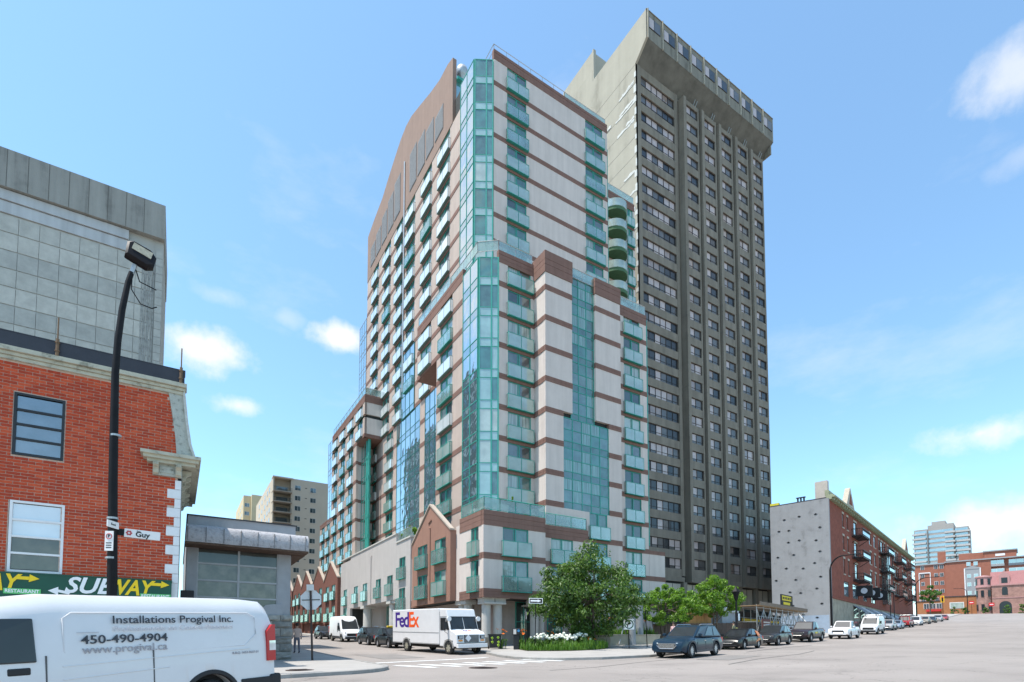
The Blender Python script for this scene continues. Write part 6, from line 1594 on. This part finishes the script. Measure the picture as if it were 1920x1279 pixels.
# ================================================================== vegetation
bark = mat('tree_bark', (.11, .085, .065), .95, .3, 8, .6, 30)
leafA = leafmat('leaf_mid_green', (.022, .075, .010), (.15, .26, .04)); leafB = leafmat('leaf_bright_green', (.05, .15, .008), (.24, .42, .03)); leafC = leafmat('leaf_grass', (.04, .13, .01), (.19, .36, .04)); leafD = leafmat('leaf_far', (.04, .11, .015), (.13, .25, .03))
def leaf_cloud(mb, rnd, clumps, per, size):
    for (c, cr) in clumps:
        c = Vector(c)
        for _ in range(per):
            d = Vector((rnd.gauss(0, 1), rnd.gauss(0, 1), rnd.gauss(0, 1)))
            d = d.normalized()*cr*(rnd.random()**.45); d.z *= .75
            p = c+d
            out = (d.normalized()+Vector((rnd.uniform(-1, 1), rnd.uniform(-1, 1), rnd.uniform(-.3, 1.2)))*.8).normalized()
            ax = out.cross(Vector((rnd.uniform(-1, 1), rnd.uniform(-1, 1), rnd.uniform(-1, 1)))).normalized()
            bx = out.cross(ax); s = size*rnd.uniform(.6, 1.35); w = s*rnd.uniform(.35, .55)
            ax = (ax+Vector((0, 0, -.35))).normalized()
            mb.face([p-ax*s*.5, p+bx*w*.5+out*.02, p+ax*s*.5, p-bx*w*.5+out*.02])
def tree(name, label, x, y, zt, crown, mats, seed, per=150, size=.2, n_cl=70, trunk_r=.11, lean=(0, 0), group=None, cat='tree', stems=1, low=.25):
    """crown = (cz, rx, ry, rz) measured from the ground"""
    rnd = random.Random(seed)
    o = thing(name, label, cat, (x, y, gz(x, y)+zt), 0, group)
    cz_, rx, ry, rz_ = crown
    cl = []
    lob = [(rnd.uniform(0, 6.28), rnd.uniform(.72, 1.22)) for _ in range(9)]
    for i in range(n_cl):
        while True:
            p = Vector((rnd.uniform(-1, 1), rnd.uniform(-1, 1), rnd.uniform(-1, 1)))
            if .3 < p.length < 1: break
        if p.length > .5: p = p.normalized()*(.62+.42*rnd.random())
        an = math.atan2(p.y, p.x); k_ = min(lob, key=lambda q: abs((q[0]-an+math.pi) % 6.283-math.pi))[1]
        taper = (1.0-.55*max(0, p.z))*k_
        cl.append(((p.x*rx*taper+lean[0]*(.5+.5*p.z), p.y*ry*taper+lean[1], cz_+p.z*rz_*(.9+.2*rnd.random())), rnd.uniform(.10, .30)*min(rx, rz_*1.2)))
    t = MB()
    top = Vector((lean[0]*.7, lean[1]*.7, cz_+rz_*.35))
    for k in range(stems):
        off = Vector((rnd.uniform(-.12, .12), rnd.uniform(-.12, .12), 0))*(stems > 1)
        pts = [Vector((0, 0, -.1))+off]
        for i in range(1, 7): pts.append(Vector((0, 0, 0)).lerp(top, i/6)+off*(1+i*.6)+Vector((rnd.uniform(-.06, .06), rnd.uniform(-.06, .06), 0)))
        t.tube(pts, [trunk_r*(1-.11*i) for i in range(7)], 8)
    for i in range(16):
        c = Vector(cl[i*(len(cl)//16)][0]); f = rnd.uniform(.35, .8); b0 = Vector((0, 0, 0)).lerp(top, f)
        m = b0.lerp(c, .5)+Vector((0, 0, .15)); t.tube([b0, m, c], [trunk_r*.45, trunk_r*.3, trunk_r*.1], 5)
    t.obj('trunk', bark, o, smooth=60)
    L = MB(); leaf_cloud(L, rnd, cl, per, size)
    me = bpy.data.meshes.new('crown'); me.from_pydata(L.v, [], L.f); me.materials.append(mats); mk('crown', me, o)
    return o
tree('street_tree', 'large leafy street tree in the flower bed before the corner building', 25.7, 29.7, .1, (3.9, 4.6, 3.5, 3.2), leafA, 3, per=150, size=.25, n_cl=145, trunk_r=.13, lean=(-.7, .3))
tree('street_tree', 'low spreading tree behind the dark blue SUV', 34.9, 31.6, .13, (3.2, 3.2, 2.5, 1.6), leafB, 5, per=150, size=.22, n_cl=60, trunk_r=.11, stems=2)
tree('street_tree', 'low tree with pale leaves left of the lantern post', 38.6, 32.6, .13, (3.3, 2.6, 2.2, 1.3), leafB, 8, per=140, size=.22, n_cl=55, trunk_r=.1)
tree('street_tree', 'bright green tree behind the black lantern post', 45.7, 34.6, .13, (4.3, 3.7, 2.6, 2.0), leafB, 9, per=170, size=.24, n_cl=70, trunk_r=.11, stems=2)
tx_, ty_ = gn(235, 9.6)
tree('distant_tree', 'bright green tree beside the orange brick shop', tx_, ty_, 0, (8.0, 3.4, 3.4, 3.6), leafD, 14, per=80, size=.7, n_cl=40, trunk_r=.25)
for i, (n_, s_) in enumerate(((2.2, 1.3), (-1.0, 1.2), (-6.8, 1.1), (-12.5, 1.6), (-16.5, 1.7))):
    x, y = gn(231, n_)
    tree('roadside_bush', ('leafy bush before the orange brick shop wall', 'leafy bush under the curved lamp at the street end', 'leafy bush between the mansion turret and its doorway', 'leafy bush right of the mansion doorway', 'leafy bush at the far right edge before the mansion')[i], x, y, 0, (1.3, s_*1.4, 1.2, 1.2*s_), leafD, 30+i, per=60, size=.4, n_cl=16, trunk_r=.06, cat='bush', group='bushes before the mansion')
tree('terrace_shrub', 'bright shrub spilling over the terrace rail of the side-street podium', 20.6, 53.4, 12.55-gz(20.6, 53.4), (.75, .8, 2.0, .7), leafB, 41, per=70, size=.28, n_cl=26, trunk_r=.03, cat='shrub')
for i, (x, y, z) in enumerate(((23.1, 36.9, 12.1), (24.5, 36.9, 12.1))):
    tree('potted_plant', ('tall potted plant left on the corner podium terrace', 'tall potted plant right on the corner podium terrace')[i], x, y, z-gz(x, y), (.85, .22, .22, .7), leafB, 50+i, per=40, size=.18, n_cl=10, trunk_r=.02, cat='plant', group='terrace plants')
# ------------------------------------------------------------------ flower bed
soil = mat('dark_soil', (.05, .035, .025), .95, .3, 4)
bed = [(19.6, 29.5), (20.5, 28.4), (21.7, 27.6), (23.4, 27.4), (24.9, 27.9), (26.3, 29.0), (25.9, 31), (22.4, 33.2), (20.3, 31.8)]
struct(slab('flower_bed', bed, .16, soil))
def inpoly(x, y, P):
    c = False; j = len(P)-1
    for i in range(len(P)):
        if (P[i][1] > y) != (P[j][1] > y) and x < (P[j][0]-P[i][0])*(y-P[i][1])/(P[j][1]-P[i][1])+P[i][0]: c = not c
        j = i
    return c
rnd = random.Random(77)
def blades(name, P, n, h0, h1, w, m, lab, cat, zoff=.14, cond=None):
    b = MB(); xs = [p[0] for p in P]; ys = [p[1] for p in P]; k = 0
    while k < n:
        x, y = rnd.uniform(min(xs), max(xs)), rnd.uniform(min(ys), max(ys))
        if not inpoly(x, y, P) or (cond and not cond(x, y)): continue
        k += 1; z = gz(x, y)+zoff; h = rnd.uniform(h0, h1)*(.65+.5*abs(math.sin(x*2.3+1)*math.cos(y*1.9))+.15*math.sin(x*7)); a = rnd.uniform(0, 6.28); dx, dy = math.cos(a), math.sin(a); l = rnd.uniform(.1, .5)*h
        b.face([(x-dy*w, y+dx*w, z), (x+dy*w, y-dx*w, z), (x+dy*w*.7+dx*l*.4, y-dx*w*.7+dy*l*.4, z+h*.6), (x-dy*w*.7+dx*l*.4, y+dx*w*.7+dy*l*.4, z+h*.6)])
        b.face([(x-dy*w*.7+dx*l*.4, y+dx*w*.7+dy*l*.4, z+h*.6), (x+dy*w*.7+dx*l*.4, y-dx*w*.7+dy*l*.4, z+h*.6), (x+dx*l, y+dy*l, z+h)])
    me = bpy.data.meshes.new(name); me.from_pydata(b.v, [], b.f); me.materials.append(m)
    return stuff(tag(mk(name, me), lab, cat))
blades('ground_cover', bed, 7500, .2, .75, .02, leafC, 'dense green grass-like ground cover edging the corner flower bed', 'ground cover')
pet_w = mat('hydrangea_white', (.74, .74, .64), .8, .08, 20, .5, 60); pet_o = mat('lily_orange', (.80, .22, .03), .7, .1, 20)
hd = bmesh.new(); bmesh.ops.create_icosphere(hd, subdivisions=2, radius=.10)
for v in hd.verts: v.co *= random.uniform(.82, 1.14); v.co.z *= .75
hme = bpy.data.meshes.new('flower_head'); hd.to_mesh(hme); hd.free(); hme.materials.append(pet_w)
def hydrangea(x, y, r, n, seed, lab):
    rr = random.Random(seed); o = thing('hydrangea_bush', lab, 'bush', (x, y, gz(x, y)+.15), 0, 'white hydrangeas in the corner bed')
    cl = [((rr.uniform(-r, r)*.8, rr.uniform(-r, r)*.7, rr.uniform(.25, .7)), .32) for _ in range(14)]
    L = MB(); leaf_cloud(L, rr, cl, 70, .2)
    me = bpy.data.meshes.new('foliage'); me.from_pydata(L.v, [], L.f); me.materials.append(leafA); mk('foliage', me, o)
    for _ in range(n):
        a = rr.uniform(0, 6.28); q_ = rr.random()**.6*r; h = mk('flower_head', hme, o, (math.cos(a)*q_, math.sin(a)*q_*.8, 1.02-.32*(q_/r)**2+rr.uniform(-.12, .1)))
        s = rr.uniform(.7, 1.15); h.scale = (s, s, s); h.rotation_euler = (rr.uniform(-.4, .4), rr.uniform(-.4, .4), rr.uniform(0, 6))
hydrangea(21.2, 29.9, .95, 46, 1, 'white hydrangea bush beside the one-way sign posts'); hydrangea(22.5, 29.4, .95, 48, 2, 'white hydrangea bush in the middle of the corner bed'); hydrangea(23.9, 29.2, .8, 32, 3, 'white hydrangea bush nearest the large street tree')
def lily(x, y, n, h, seed, lab, zo=.15, grp_='orange day lilies'):
    rr = random.Random(seed); o = thing('day_lily', lab, 'flower', (x, y, gz(x, y)+zo), 0, grp_)
    b = MB()
    for _ in range(34):
        a = rr.uniform(0, 6.28); l = rr.uniform(.3, .55); p0 = Vector((rr.uniform(-.2, .2), rr.uniform(-.2, .2), 0)); d = Vector((math.cos(a), math.sin(a), 0)); s = d.cross(Vector((0, 0, 1)))*.02
        p1 = p0+d*l*.4+Vector((0, 0, h*.55)); p2 = p0+d*l+Vector((0, 0, h*.5))
        b.face([p0-s, p0+s, p1+s, p1-s]); b.face([p1-s, p1+s, p2])
    me = bpy.data.meshes.new('leaves'); me.from_pydata([tuple(v) for v in b.v], [], b.f); me.materials.append(leafC); mk('leaves', me, o)
    for _ in range(n):
        p = Vector((rr.uniform(-.4, .4), rr.uniform(-.35, .35), h*rr.uniform(.85, 1.15)))
        MB().tube([(p.x*.3, p.y*.3, 0), tuple(p)], .008, 4).obj('stem', MATS['green_stem'] if 'green_stem' in MATS else mat('green_stem', (.08, .16, .03), .8), o)
        f = MB()
        for k in range(6):
            a = R(60*k+rr.uniform(-8, 8)); d = Vector((math.cos(a), math.sin(a), 0)); s = d.cross(Vector((0, 0, 1)))*.035
            f.face([(0, 0, 0), tuple(d*.07+s+Vector((0, 0, .06))), tuple(d*.14+Vector((0, 0, .05))), tuple(d*.07-s+Vector((0, 0, .06)))])
        fo = f.obj('blossom', pet_o, o, tuple(p)); fo.rotation_euler = (rr.uniform(-.7, .7), rr.uniform(-.7, .7), 0)
lily(20.6, 32.0, 6, 1.15, 4, 'orange day lilies beside the parking meter'); lily(19.9, 33.2, 5, 1.2, 5, 'orange day lilies between the bin and the parking meter'); lily(24.6, 28.6, 3, .7, 6, 'red-orange lilies in front of the large tree trunk'); lily(23.0, 31.6, 4, 1.05, 16, 'orange lilies behind the white hydrangeas')
# planter walls, raised bed behind
pwall = mat('planter_concrete', (.33, .27, .21), .92, .2, 1.2, .3, 30); pwall2 = mat('pale_planter_concrete', (.40, .36, .28), .92, .15, 1.2, .3, 30)
def lowwall(a, b, h, th, m, lab, name='planter_wall'):
    a, b = Vector(a), Vector(b); L = (b-a).length; o = thing(name, lab, 'wall', (a.x, a.y, 0), math.atan2(b.y-a.y, b.x-a.x))
    q = MB(); z0, z1 = gz(a.x, a.y), gz(b.x, b.y)
    q.loft([[(0, 0, z0-.2), (0, th, z0-.2), (0, th, max(z0, z1)+h), (0, 0, max(z0, z1)+h)], [(L, 0, z1-.2), (L, th, z1-.2), (L, th, max(z0, z1)+h), (L, 0, max(z0, z1)+h)]]); bevel(q.obj('wall', m, o), .02, 1)
    MB().box(-.04, L+.04, -.04, th+.04, max(z0, z1)+h, max(z0, z1)+h+.08).obj('coping', m, o)
    return o
lowwall((24.2, 31.6), (27.0, 29.6), .95, .3, pwall, 'brown concrete planter wall behind the large street tree')
lowwall((29.2, 32.2), (33.6, 30.9), .85, .35, pwall2, 'pale low concrete wall beside the blue SUV')
rb2 = [(29.4, 32.5), (33.7, 31.3), (35, 34), (30.5, 35.5)]
struct(slab('raised_bed', rb2, .85, soil))
blades('ground_cover', rb2, 1800, .3, .75, .03, leafC, 'broad-leaved plants filling the raised bed behind the pale low wall', 'ground cover', zoff=.84)
lily(30.3, 33.3, 6, 1.25, 21, 'orange lilies on the left of the raised bed', .85); lily(33.0, 32.6, 5, 1.2, 22, 'orange lilies on the right of the raised bed', .85)
st_ = thing('entrance_steps', 'short flight of pale concrete steps beside the low wall', 'steps', (28.2, 32.0, gz(28.2, 32)+.13), R(-35))
for i in range(4): MB().box(-.7, .7, i*.32, 1.5, i*.16, (i+1)*.16).obj('step', pwall2, st_)
MB().box(18.7, 20.4, 34.5, 34.8, gz(19.5, 34)+.1, gz(19.5, 34)+.95).obj('kerb_block', pwall2); tag(bpy.data.objects['kerb_block'], 'low pale concrete block wall behind the wheeled bin', 'wall')
# ------------------------------------------------------------------ street furniture
def post_sign(name, lab, x, y, h, build, rz=0, lean=0, r=.03):
    o = thing(name, lab, 'sign', (x, y, gz(x, y)+.13), rz); o.rotation_euler = (0, R(lean), rz)
    MB().tube([(0, 0, 0), (0, 0, h)], r, 8).obj('post', steel if r > .035 else blk, o); build(o, h); return o
toc = math.atan2(-20, -29)+R(90)+R(180)   # faces roughly down the street towards the camera side
def oneway(o, h):
    MB().box(-.46, .46, -.06, -.035, h-.36, h, 0).box(-.42, .42, -.066, -.06, h-.32, h-.04, 1).obj('plate', [sw, blk], o)
    MB().prism([(-.36, h-.235), (.12, h-.235), (.12, h-.28), (.36, h-.18), (.12, h-.08), (.12, h-.125), (-.36, h-.125)], -.075, -.066, 'y').obj('arrow', sw, o)
post_sign('one_way_sign', 'one-way arrow sign on a tall post by the flower bed', 20.3, 29.6, 3.5, oneway, R(-30), 1)
o = post_sign('sign_post', 'bare grey sign post beside the one-way sign', 20.0, 30.3, 2.6, lambda o, h: MB().box(-.18, .18, -.05, -.035, h-.5, h).obj('plate', MATS['bare_aluminium'], o), R(60))
def turn(o, h):
    MB().box(-.36, .36, -.06, -.035, h-.74, h, 0).obj('plate', sw, o)
    q = MB(); c = [(.29*math.cos(R(a)), h-.37+.29*math.sin(R(a))) for a in range(0, 361, 15)]
    for a, b in zip(c, c[1:]): q.tube([(a[0], -.066, a[1]), (b[0], -.066, b[1])], .035, 4)
    q.obj('ring', mat('sign_ring_green', (.01, .10, .05), .5), o)
    q = MB(); pts = [(-.1, h-.58), (-.1, h-.42), (-.06, h-.33), (.03, h-.30)]
    for a, b in zip(pts, pts[1:]): q.tube([(a[0], -.07, a[1]), (b[0], -.07, b[1])], .03, 4)
    q.prism([(.02, h-.40), (.18, h-.30), (.02, h-.20)], -.08, -.06, 'y'); q.obj('arrow', blk, o)
post_sign('turn_sign', 'square right-turn sign with green ring on a short post', 27.0, 27.7, 2.05, turn, R(-35))
x, y = 27.0, 27.7; q = MB(); q.prism([(.55*math.cos(R(a)), .55*math.sin(R(a))) for a in range(0, 360, 20)], -.1, .02); tag(q.obj('soil_patch', soil, None, (x, y, gz(x, y)+.13)), 'round patch of soil at the foot of the turn sign', 'soil')
post_sign('thin_post', 'thin bent dark post at the corner of the pale low wall', 29.3, 28.2, 3.6, lambda o, h: None, 0, -3)
# wheeled bin
bn = thing('wheeled_bin', 'black wheeled rubbish bin with yellow-green graffiti beside the delivery truck', 'bin', (19.3, 33.2, gz(19.3, 33.2)+.13), R(-28))
q = MB(); q.loft([[(-.36, -.3, .08), (.36, -.3, .08), (.36, .3, .08), (-.36, .3, .08)], [(-.46, -.4, 1.0), (.46, -.4, 1.0), (.46, .38, 1.0), (-.46, .38, 1.0)]]); q.obj('body', mat('bin_plastic', (.022, .024, .024), .55, .2, 4), bn)
q = MB(); q.box(-.5, .5, -.44, .44, 1.0, 1.07); q.box(-.4, .4, .4, .5, .95, 1.02); bevel(q.obj('lid', MATS['bin_plastic'], bn), .02, 2)
for s in (-1, 1): MB().tube([(s*.4, .3, .13), (s*.48, .3, .13)], .13, 14).obj('wheel', tyre, bn)
gf = mat('graffiti_paint', (.45, .65, .05), .6)
for k, (x0, z0) in enumerate(((-.3, .78), (-.28, .5), (.12, .82), (.16, .5), (.14, .28))):
    pts = [(x0, z0), (x0+.1, z0+.08), (x0+.16, z0), (x0+.1, z0-.1), (x0+.03, z0-.03), (x0+.12, z0+.02)]; q = MB()
    for a, b in zip(pts, pts[1:]): q.tube([(a[0], -.315-.1*a[1]+.0, a[1]), (b[0], -.315-.1*b[1]+.0, b[1])], .022, 5)
    q.obj('graffiti_stroke', gf, bn)
# parking meter kiosk
pm_ = thing('parking_meter', 'black parking meter box with stickers beside the flower bed', 'parking meter', (20.1, 31.6, gz(20.1, 31.6)+.13), R(-30))
bevel(MB().box(-.2, .2, -.18, .18, 0, 1.0).obj('base', MATS['black_metal'], pm_), .03, 2); bevel(MB().box(-.28, .28, -.22, .22, 1.0, 1.48).obj('head', MATS['black_metal'], pm_), .05, 2)
MB().box(-.22, -.02, -.235, -.22, 1.06, 1.4).obj('sticker', mat('pale_sticker', (.6, .55, .52), .6), pm_); MB().tube([(.14, -.22, 1.3), (.14, -.24, 1.3)], .09, 14).obj('badge', mat('blue_badge', (.05, .25, .5), .5), pm_)
# lantern post
lx, ly = gn(15.2, 1.2)
LN = thing('lantern_post', 'black lantern street light in front of the bright green tree', 'street lamp', (lx, ly, gz(lx, ly)+.13), GA)
q = MB(); q.tube([(0, 0, 0), (0, 0, .9), (0, 0, 1.0), (0, 0, 3.6)], [.16, .14, .09, .065], 12); q.obj('post', blk, LN, smooth=40)
q = MB(); q.tube([(0, 0, 3.6), (0, 0, 3.75), (0, 0, 4.3)], [.1, .16, .30], 6, 0, False); q.tube([(0, 0, 4.3), (0, 0, 4.36), (0, 0, 4.6), (0, 0, 4.75)], [.36, .34, .14, .03], 6, 0); q.obj('lantern', blk, LN)
MB().tube([(0, 0, 3.76), (0, 0, 4.28)], [.13, .26], 6).obj('lantern_glass', mat('lantern_glass', (.16, .16, .15), .3), LN)
MB().box(.1, .42, -.12, -.1, 1.9, 2.5).obj('white_plate', sw, LN); MB().box(-.5, -.1, -.14, -.12, .75, 1.3).obj('yellow_plate', mat('yellow_plate', (.6, .5, .12), .6), LN)
# ------------------------------------------------------------------ construction front of the concrete tower
SC = thing('scaffolding', 'steel scaffold canopy with timber deck at the foot of the concrete tower', 'scaffolding', (*gn(31, 5), 0), GA)
zb_ = gz(*gn(36, 5))+.13; zt_ = zb_+3.3
q = MB()
for i in range(9):
    for y in (0, 2.2):
        x = i*2.2; q.tube([(x, y, zb_-.2+.02*x), (x, y, zt_+.2)], .045, 6)
    q.tube([(x, 0, zt_-.1), (x, 2.2, zt_-.1)], .035, 5); q.tube([(x, 0, zb_+1.6), (x, 2.2, zb_+1.6)], .035, 5)
q.obj('standard', steel, SC)
q = MB()
for y in (0, 2.2):
    for z in (zb_+1.2, zb_+2.2, zt_-.1): q.tube([(0, y, z), (17.6, y, z)], .035, 5)
q.obj('ledger', steel, SC)
for i in range(8):
    MB().tube([(i*2.2, 0, zb_+.3), (i*2.2+2.2, 0, zb_+3.0)], .045, 5).tube([(i*2.2+2.2, 0, zb_+.3), (i*2.2, 0, zb_+3.0)], .045, 5).obj('cross_brace', steel, SC)
plank = MB().box(0, 18, 0, .42, 0, .07).mesh('plank', mat('scaffold_plank', (.34, .23, .13), .9, .25, 2, streak=0))
for i in range(7): mk('plank', plank, SC, (-.2, -.4+i*.45, zt_+.05))
MB().box(-.2, 17.8, -.46, -.42, zt_+.1, zt_+.5).obj('toe_board', mat('toe_board', (.20, .15, .11), .9, .2, 2), SC); MB().box(2, 15, 2.3, 2.36, zb_+1.8, zb_+2.1).obj('yellow_board', mat('yellow_board', (.65, .42, .04), .8), SC)
MB().bar((18.6, -1, zb_+.8), (19.6, 1.4, zt_+.3), .05).obj('stay', mat('white_metal2', (.62, .62, .6), .5), SC)
for i in range(15): MB().box(i*1.2, i*1.2+1.17, 3.0, 3.05, zb_-.2, zt_-.3).obj('added_dark_panel', mat('under_deck_dark', (.03, .026, .024), .85, .3, 2), SC)  # panels added so their colour carries the darkness under the deck
YSN = thing('site_sign', 'yellow and black site sign on top of the scaffold', 'sign', (*gn(41.5, 5.6), zt_+.4), GA)
MB().box(0, 4.6, 0, .12, .3, 1.7, 0).obj('board', blk, YSN); MB().box(.3, 3.9, -.03, 0, .95, 1.55).obj('yellow_panel', mat('sign_bright_yellow', (.75, .60, .02), .6), YSN); MB().box(.8, 3.4, -.03, 0, .42, .75).obj('yellow_panel', MATS['sign_bright_yellow'], YSN)
for i in range(5): MB().box(.5+i*.68, .95+i*.68, -.04, -.03, 1.1, 1.4).obj('print_mark', blk, YSN)
for x in (.5, 4): MB().box(x, x+.1, .12, .2, -.4, 1.6).obj('leg', steel, YSN)
RS = thing('hoarding_sign', 'dark red notice board in front of the scaffold', 'sign', (*gn(31.0, 4.4), zb_), GA)
MB().box(0, 2.6, 0, .1, .6, 1.9).obj('board', mat('maroon_board', (.10, .03, .025), .7), RS)
for i in range(3): MB().box(.3, 2.3, -.02, 0, .8+i*.32, .95+i*.32).obj('print_line', mat('pale_print2', (.45, .4, .36), .7), RS)
for x in (.2, 2.3): MB().box(x, x+.1, .1, .18, 0, 1.9).obj('leg', steel, RS)
HD = thing('site_hoarding', 'dark brown timber hoarding along the foot of the concrete tower', 'fence', (*gn(11, 6.6), 0), GA)
hb = MB().box(.02, 1.18, 0, .05, 0, 1.7).mesh('panel', mat('hoarding_brown', (.085, .055, .04), .8, .25, 2)); ob = MB().box(.02, 1.18, 0, .05, 0, 2.6).mesh('panel', mat('plywood_orange', (.50, .25, .09), .85, .2, 2))
for i in range(24):
    x, y = gn(11+1.2*i, 6.6); mk('panel', hb, HD, (1.2*i, 0, gz(x, y)+.1))
    if 5 < i < 11: mk('panel', ob, HD, (1.2*i, .6, gz(x, y)+1.4))
SK = thing('site_container', 'grey site container with pale top beside the scaffold', 'container', (*gn(26.5, 6.9), zb_+.2), GA)
MB().box(0, 3.6, .1, 2, 0, 2.4).obj('body', mat('container_grey', (.27, .30, .33), .6, .1, 2), SK); MB().box(-.3, 3.9, -.2, 2.2, 2.4, 2.9).obj('top', mat('container_top', (.5, .52, .54), .6, .1, 2), SK)
SB = thing('steel_bracing', 'raking steel braces behind the low trees', 'scaffolding', (*gn(6.5, 7.2), 0), GA)
z_ = gz(*gn(8, 7))+.13
for i in range(5): MB().tube([(i*1.6, 0, z_), (i*1.6+1.5, 0, z_+3)], .05, 6).tube([(i*1.6+1.5, 0, z_), (i*1.6, 0, z_+3)], .05, 6).obj('brace', steel, SB)
MB().box(-.3, 8.2, -.1, .3, z_+3.0, z_+3.2).obj('header', steel, SB)
for x in (1.0, 2.2): MB().tube([(x, -.6, z_-.2), (x, -.6, z_+3.2)], .3, 16).obj('round_column', mat('grey_blue_column', (.27, .29, .31), .8), SB)
# ------------------------------------------------------------------ people half hidden by parked cars and walls
def person(label, x, y, heading, shirt, trousers, pose):
    o = thing('person', label, 'person', (x, y, gz(x, y)+.13), heading)
    V = [(0, 0, .95), (0, 0, 1.15), (0, 0, 1.38), (.01, 0, 1.50), (.03, 0, 1.62), (.03, 0, 1.72), (0, .19, 1.42), (.04, .25, 1.15), (.14, .24, .95), (.19, .23, .87), (0, -.19, 1.42), (-.02, -.25, 1.15), (.06, -.26, .93), (.10, -.26, .85), (.02, .10, .90), (.07*pose, .11, .50), (.12*pose-.03, .11, .09), (.12*pose+.12, .12, .05), (.02, -.10, .90), (-.07*pose, -.11, .50), (-.16*pose-.03, -.11, .09), (-.16*pose+.12, -.12, .05)]
    Eg = [(0, 1), (1, 2), (2, 3), (3, 4), (4, 5), (2, 6), (6, 7), (7, 8), (8, 9), (2, 10), (10, 11), (11, 12), (12, 13), (0, 14), (14, 15), (15, 16), (16, 17), (0, 18), (18, 19), (19, 20), (20, 21)]
    Rd = [.155, .14, .165, .058, .10, .085, .065, .05, .04, .038, .065, .05, .04, .038, .095, .068, .05, .045, .095, .068, .05, .045]
    me = bpy.data.meshes.new('body'); me.from_pydata(V, Eg, []); b = mk('body', me, o)
    sk = b.modifiers.new('skin', 'SKIN'); ss = b.modifiers.new('subsurf', 'SUBSURF'); ss.levels = ss.render_levels = 1
    for i, v in enumerate(me.skin_vertices[0].data): v.radius = (Rd[i]*.85, Rd[i]); v.use_root = (i == 0)
    m = bpy.data.materials.new('person_cloth_'+label[:12]); m.use_nodes = True; t = m.node_tree; p = t.nodes['Principled BSDF']; p.inputs['Roughness'].default_value = .9
    tc_ = t.nodes.new('ShaderNodeTexCoord'); sp = t.nodes.new('ShaderNodeSeparateXYZ'); rp = t.nodes.new('ShaderNodeValToRGB'); mr = t.nodes.new('ShaderNodeMapRange'); mr.inputs['From Max'].default_value = 2
    t.links.new(tc_.outputs['Object'], sp.inputs[0]); t.links.new(sp.outputs['Z'], mr.inputs['Value']); t.links.new(mr.outputs[0], rp.inputs[0]); t.links.new(rp.outputs[0], p.inputs['Base Color'])
    rp.color_ramp.interpolation = 'CONSTANT'; e = rp.color_ramp.elements; e[0].color = (.03, .03, .03, 1); e[1].position = .055; e[1].color = (*trousers, 1)
    for pos, c in ((.48, shirt), (.745, (.42, .25, .18))): k = e.new(pos); k.color = (*c, 1)
    me.materials.append(m)
    h = bmesh.new(); bmesh.ops.create_uvsphere(h, u_segments=14, v_segments=10, radius=.112)
    for v in h.verts: v.co.z *= 1.05; v.co.x *= 1.05
    bmesh.ops.delete(h, geom=[v for v in h.verts if v.co.z < -.02 and v.co.x > -.02], context='VERTS')
    hm = bpy.data.meshes.new('hair'); h.to_mesh(hm); h.free(); hm.materials.append(mat('dark_hair', (.03, .02, .015), .7)); mk('hair', hm, o, (.02, 0, 1.735))
    for s in (-1, 1): MB().tube([(.115, s*.035, 1.69), (.125, s*.035, 1.69)], .012, 6).obj('eye', blk, o)
    MB().prism([(.11, 1.68), (.15, 1.645), (.11, 1.64)], -.014, .014, 'y').obj('nose', MATS.get('skin') or mat('skin', (.42, .25, .18), .6), o)
    return o
person('person in a pale pink top walking behind the dark blue SUV', 32.6, 28.6, GA+math.pi, (.62, .42, .42), (.06, .07, .1), .8)
x, y = gn(17.2, 2.2); person('person in an olive shirt standing behind the black sedan', x, y, GA+R(90), (.20, .20, .12), (.05, .05, .06), .2)
person('person in beige clothes half hidden by the rough stone corner', 6.15, 34.2, R(95), (.5, .36, .3), (.12, .12, .15), .6)
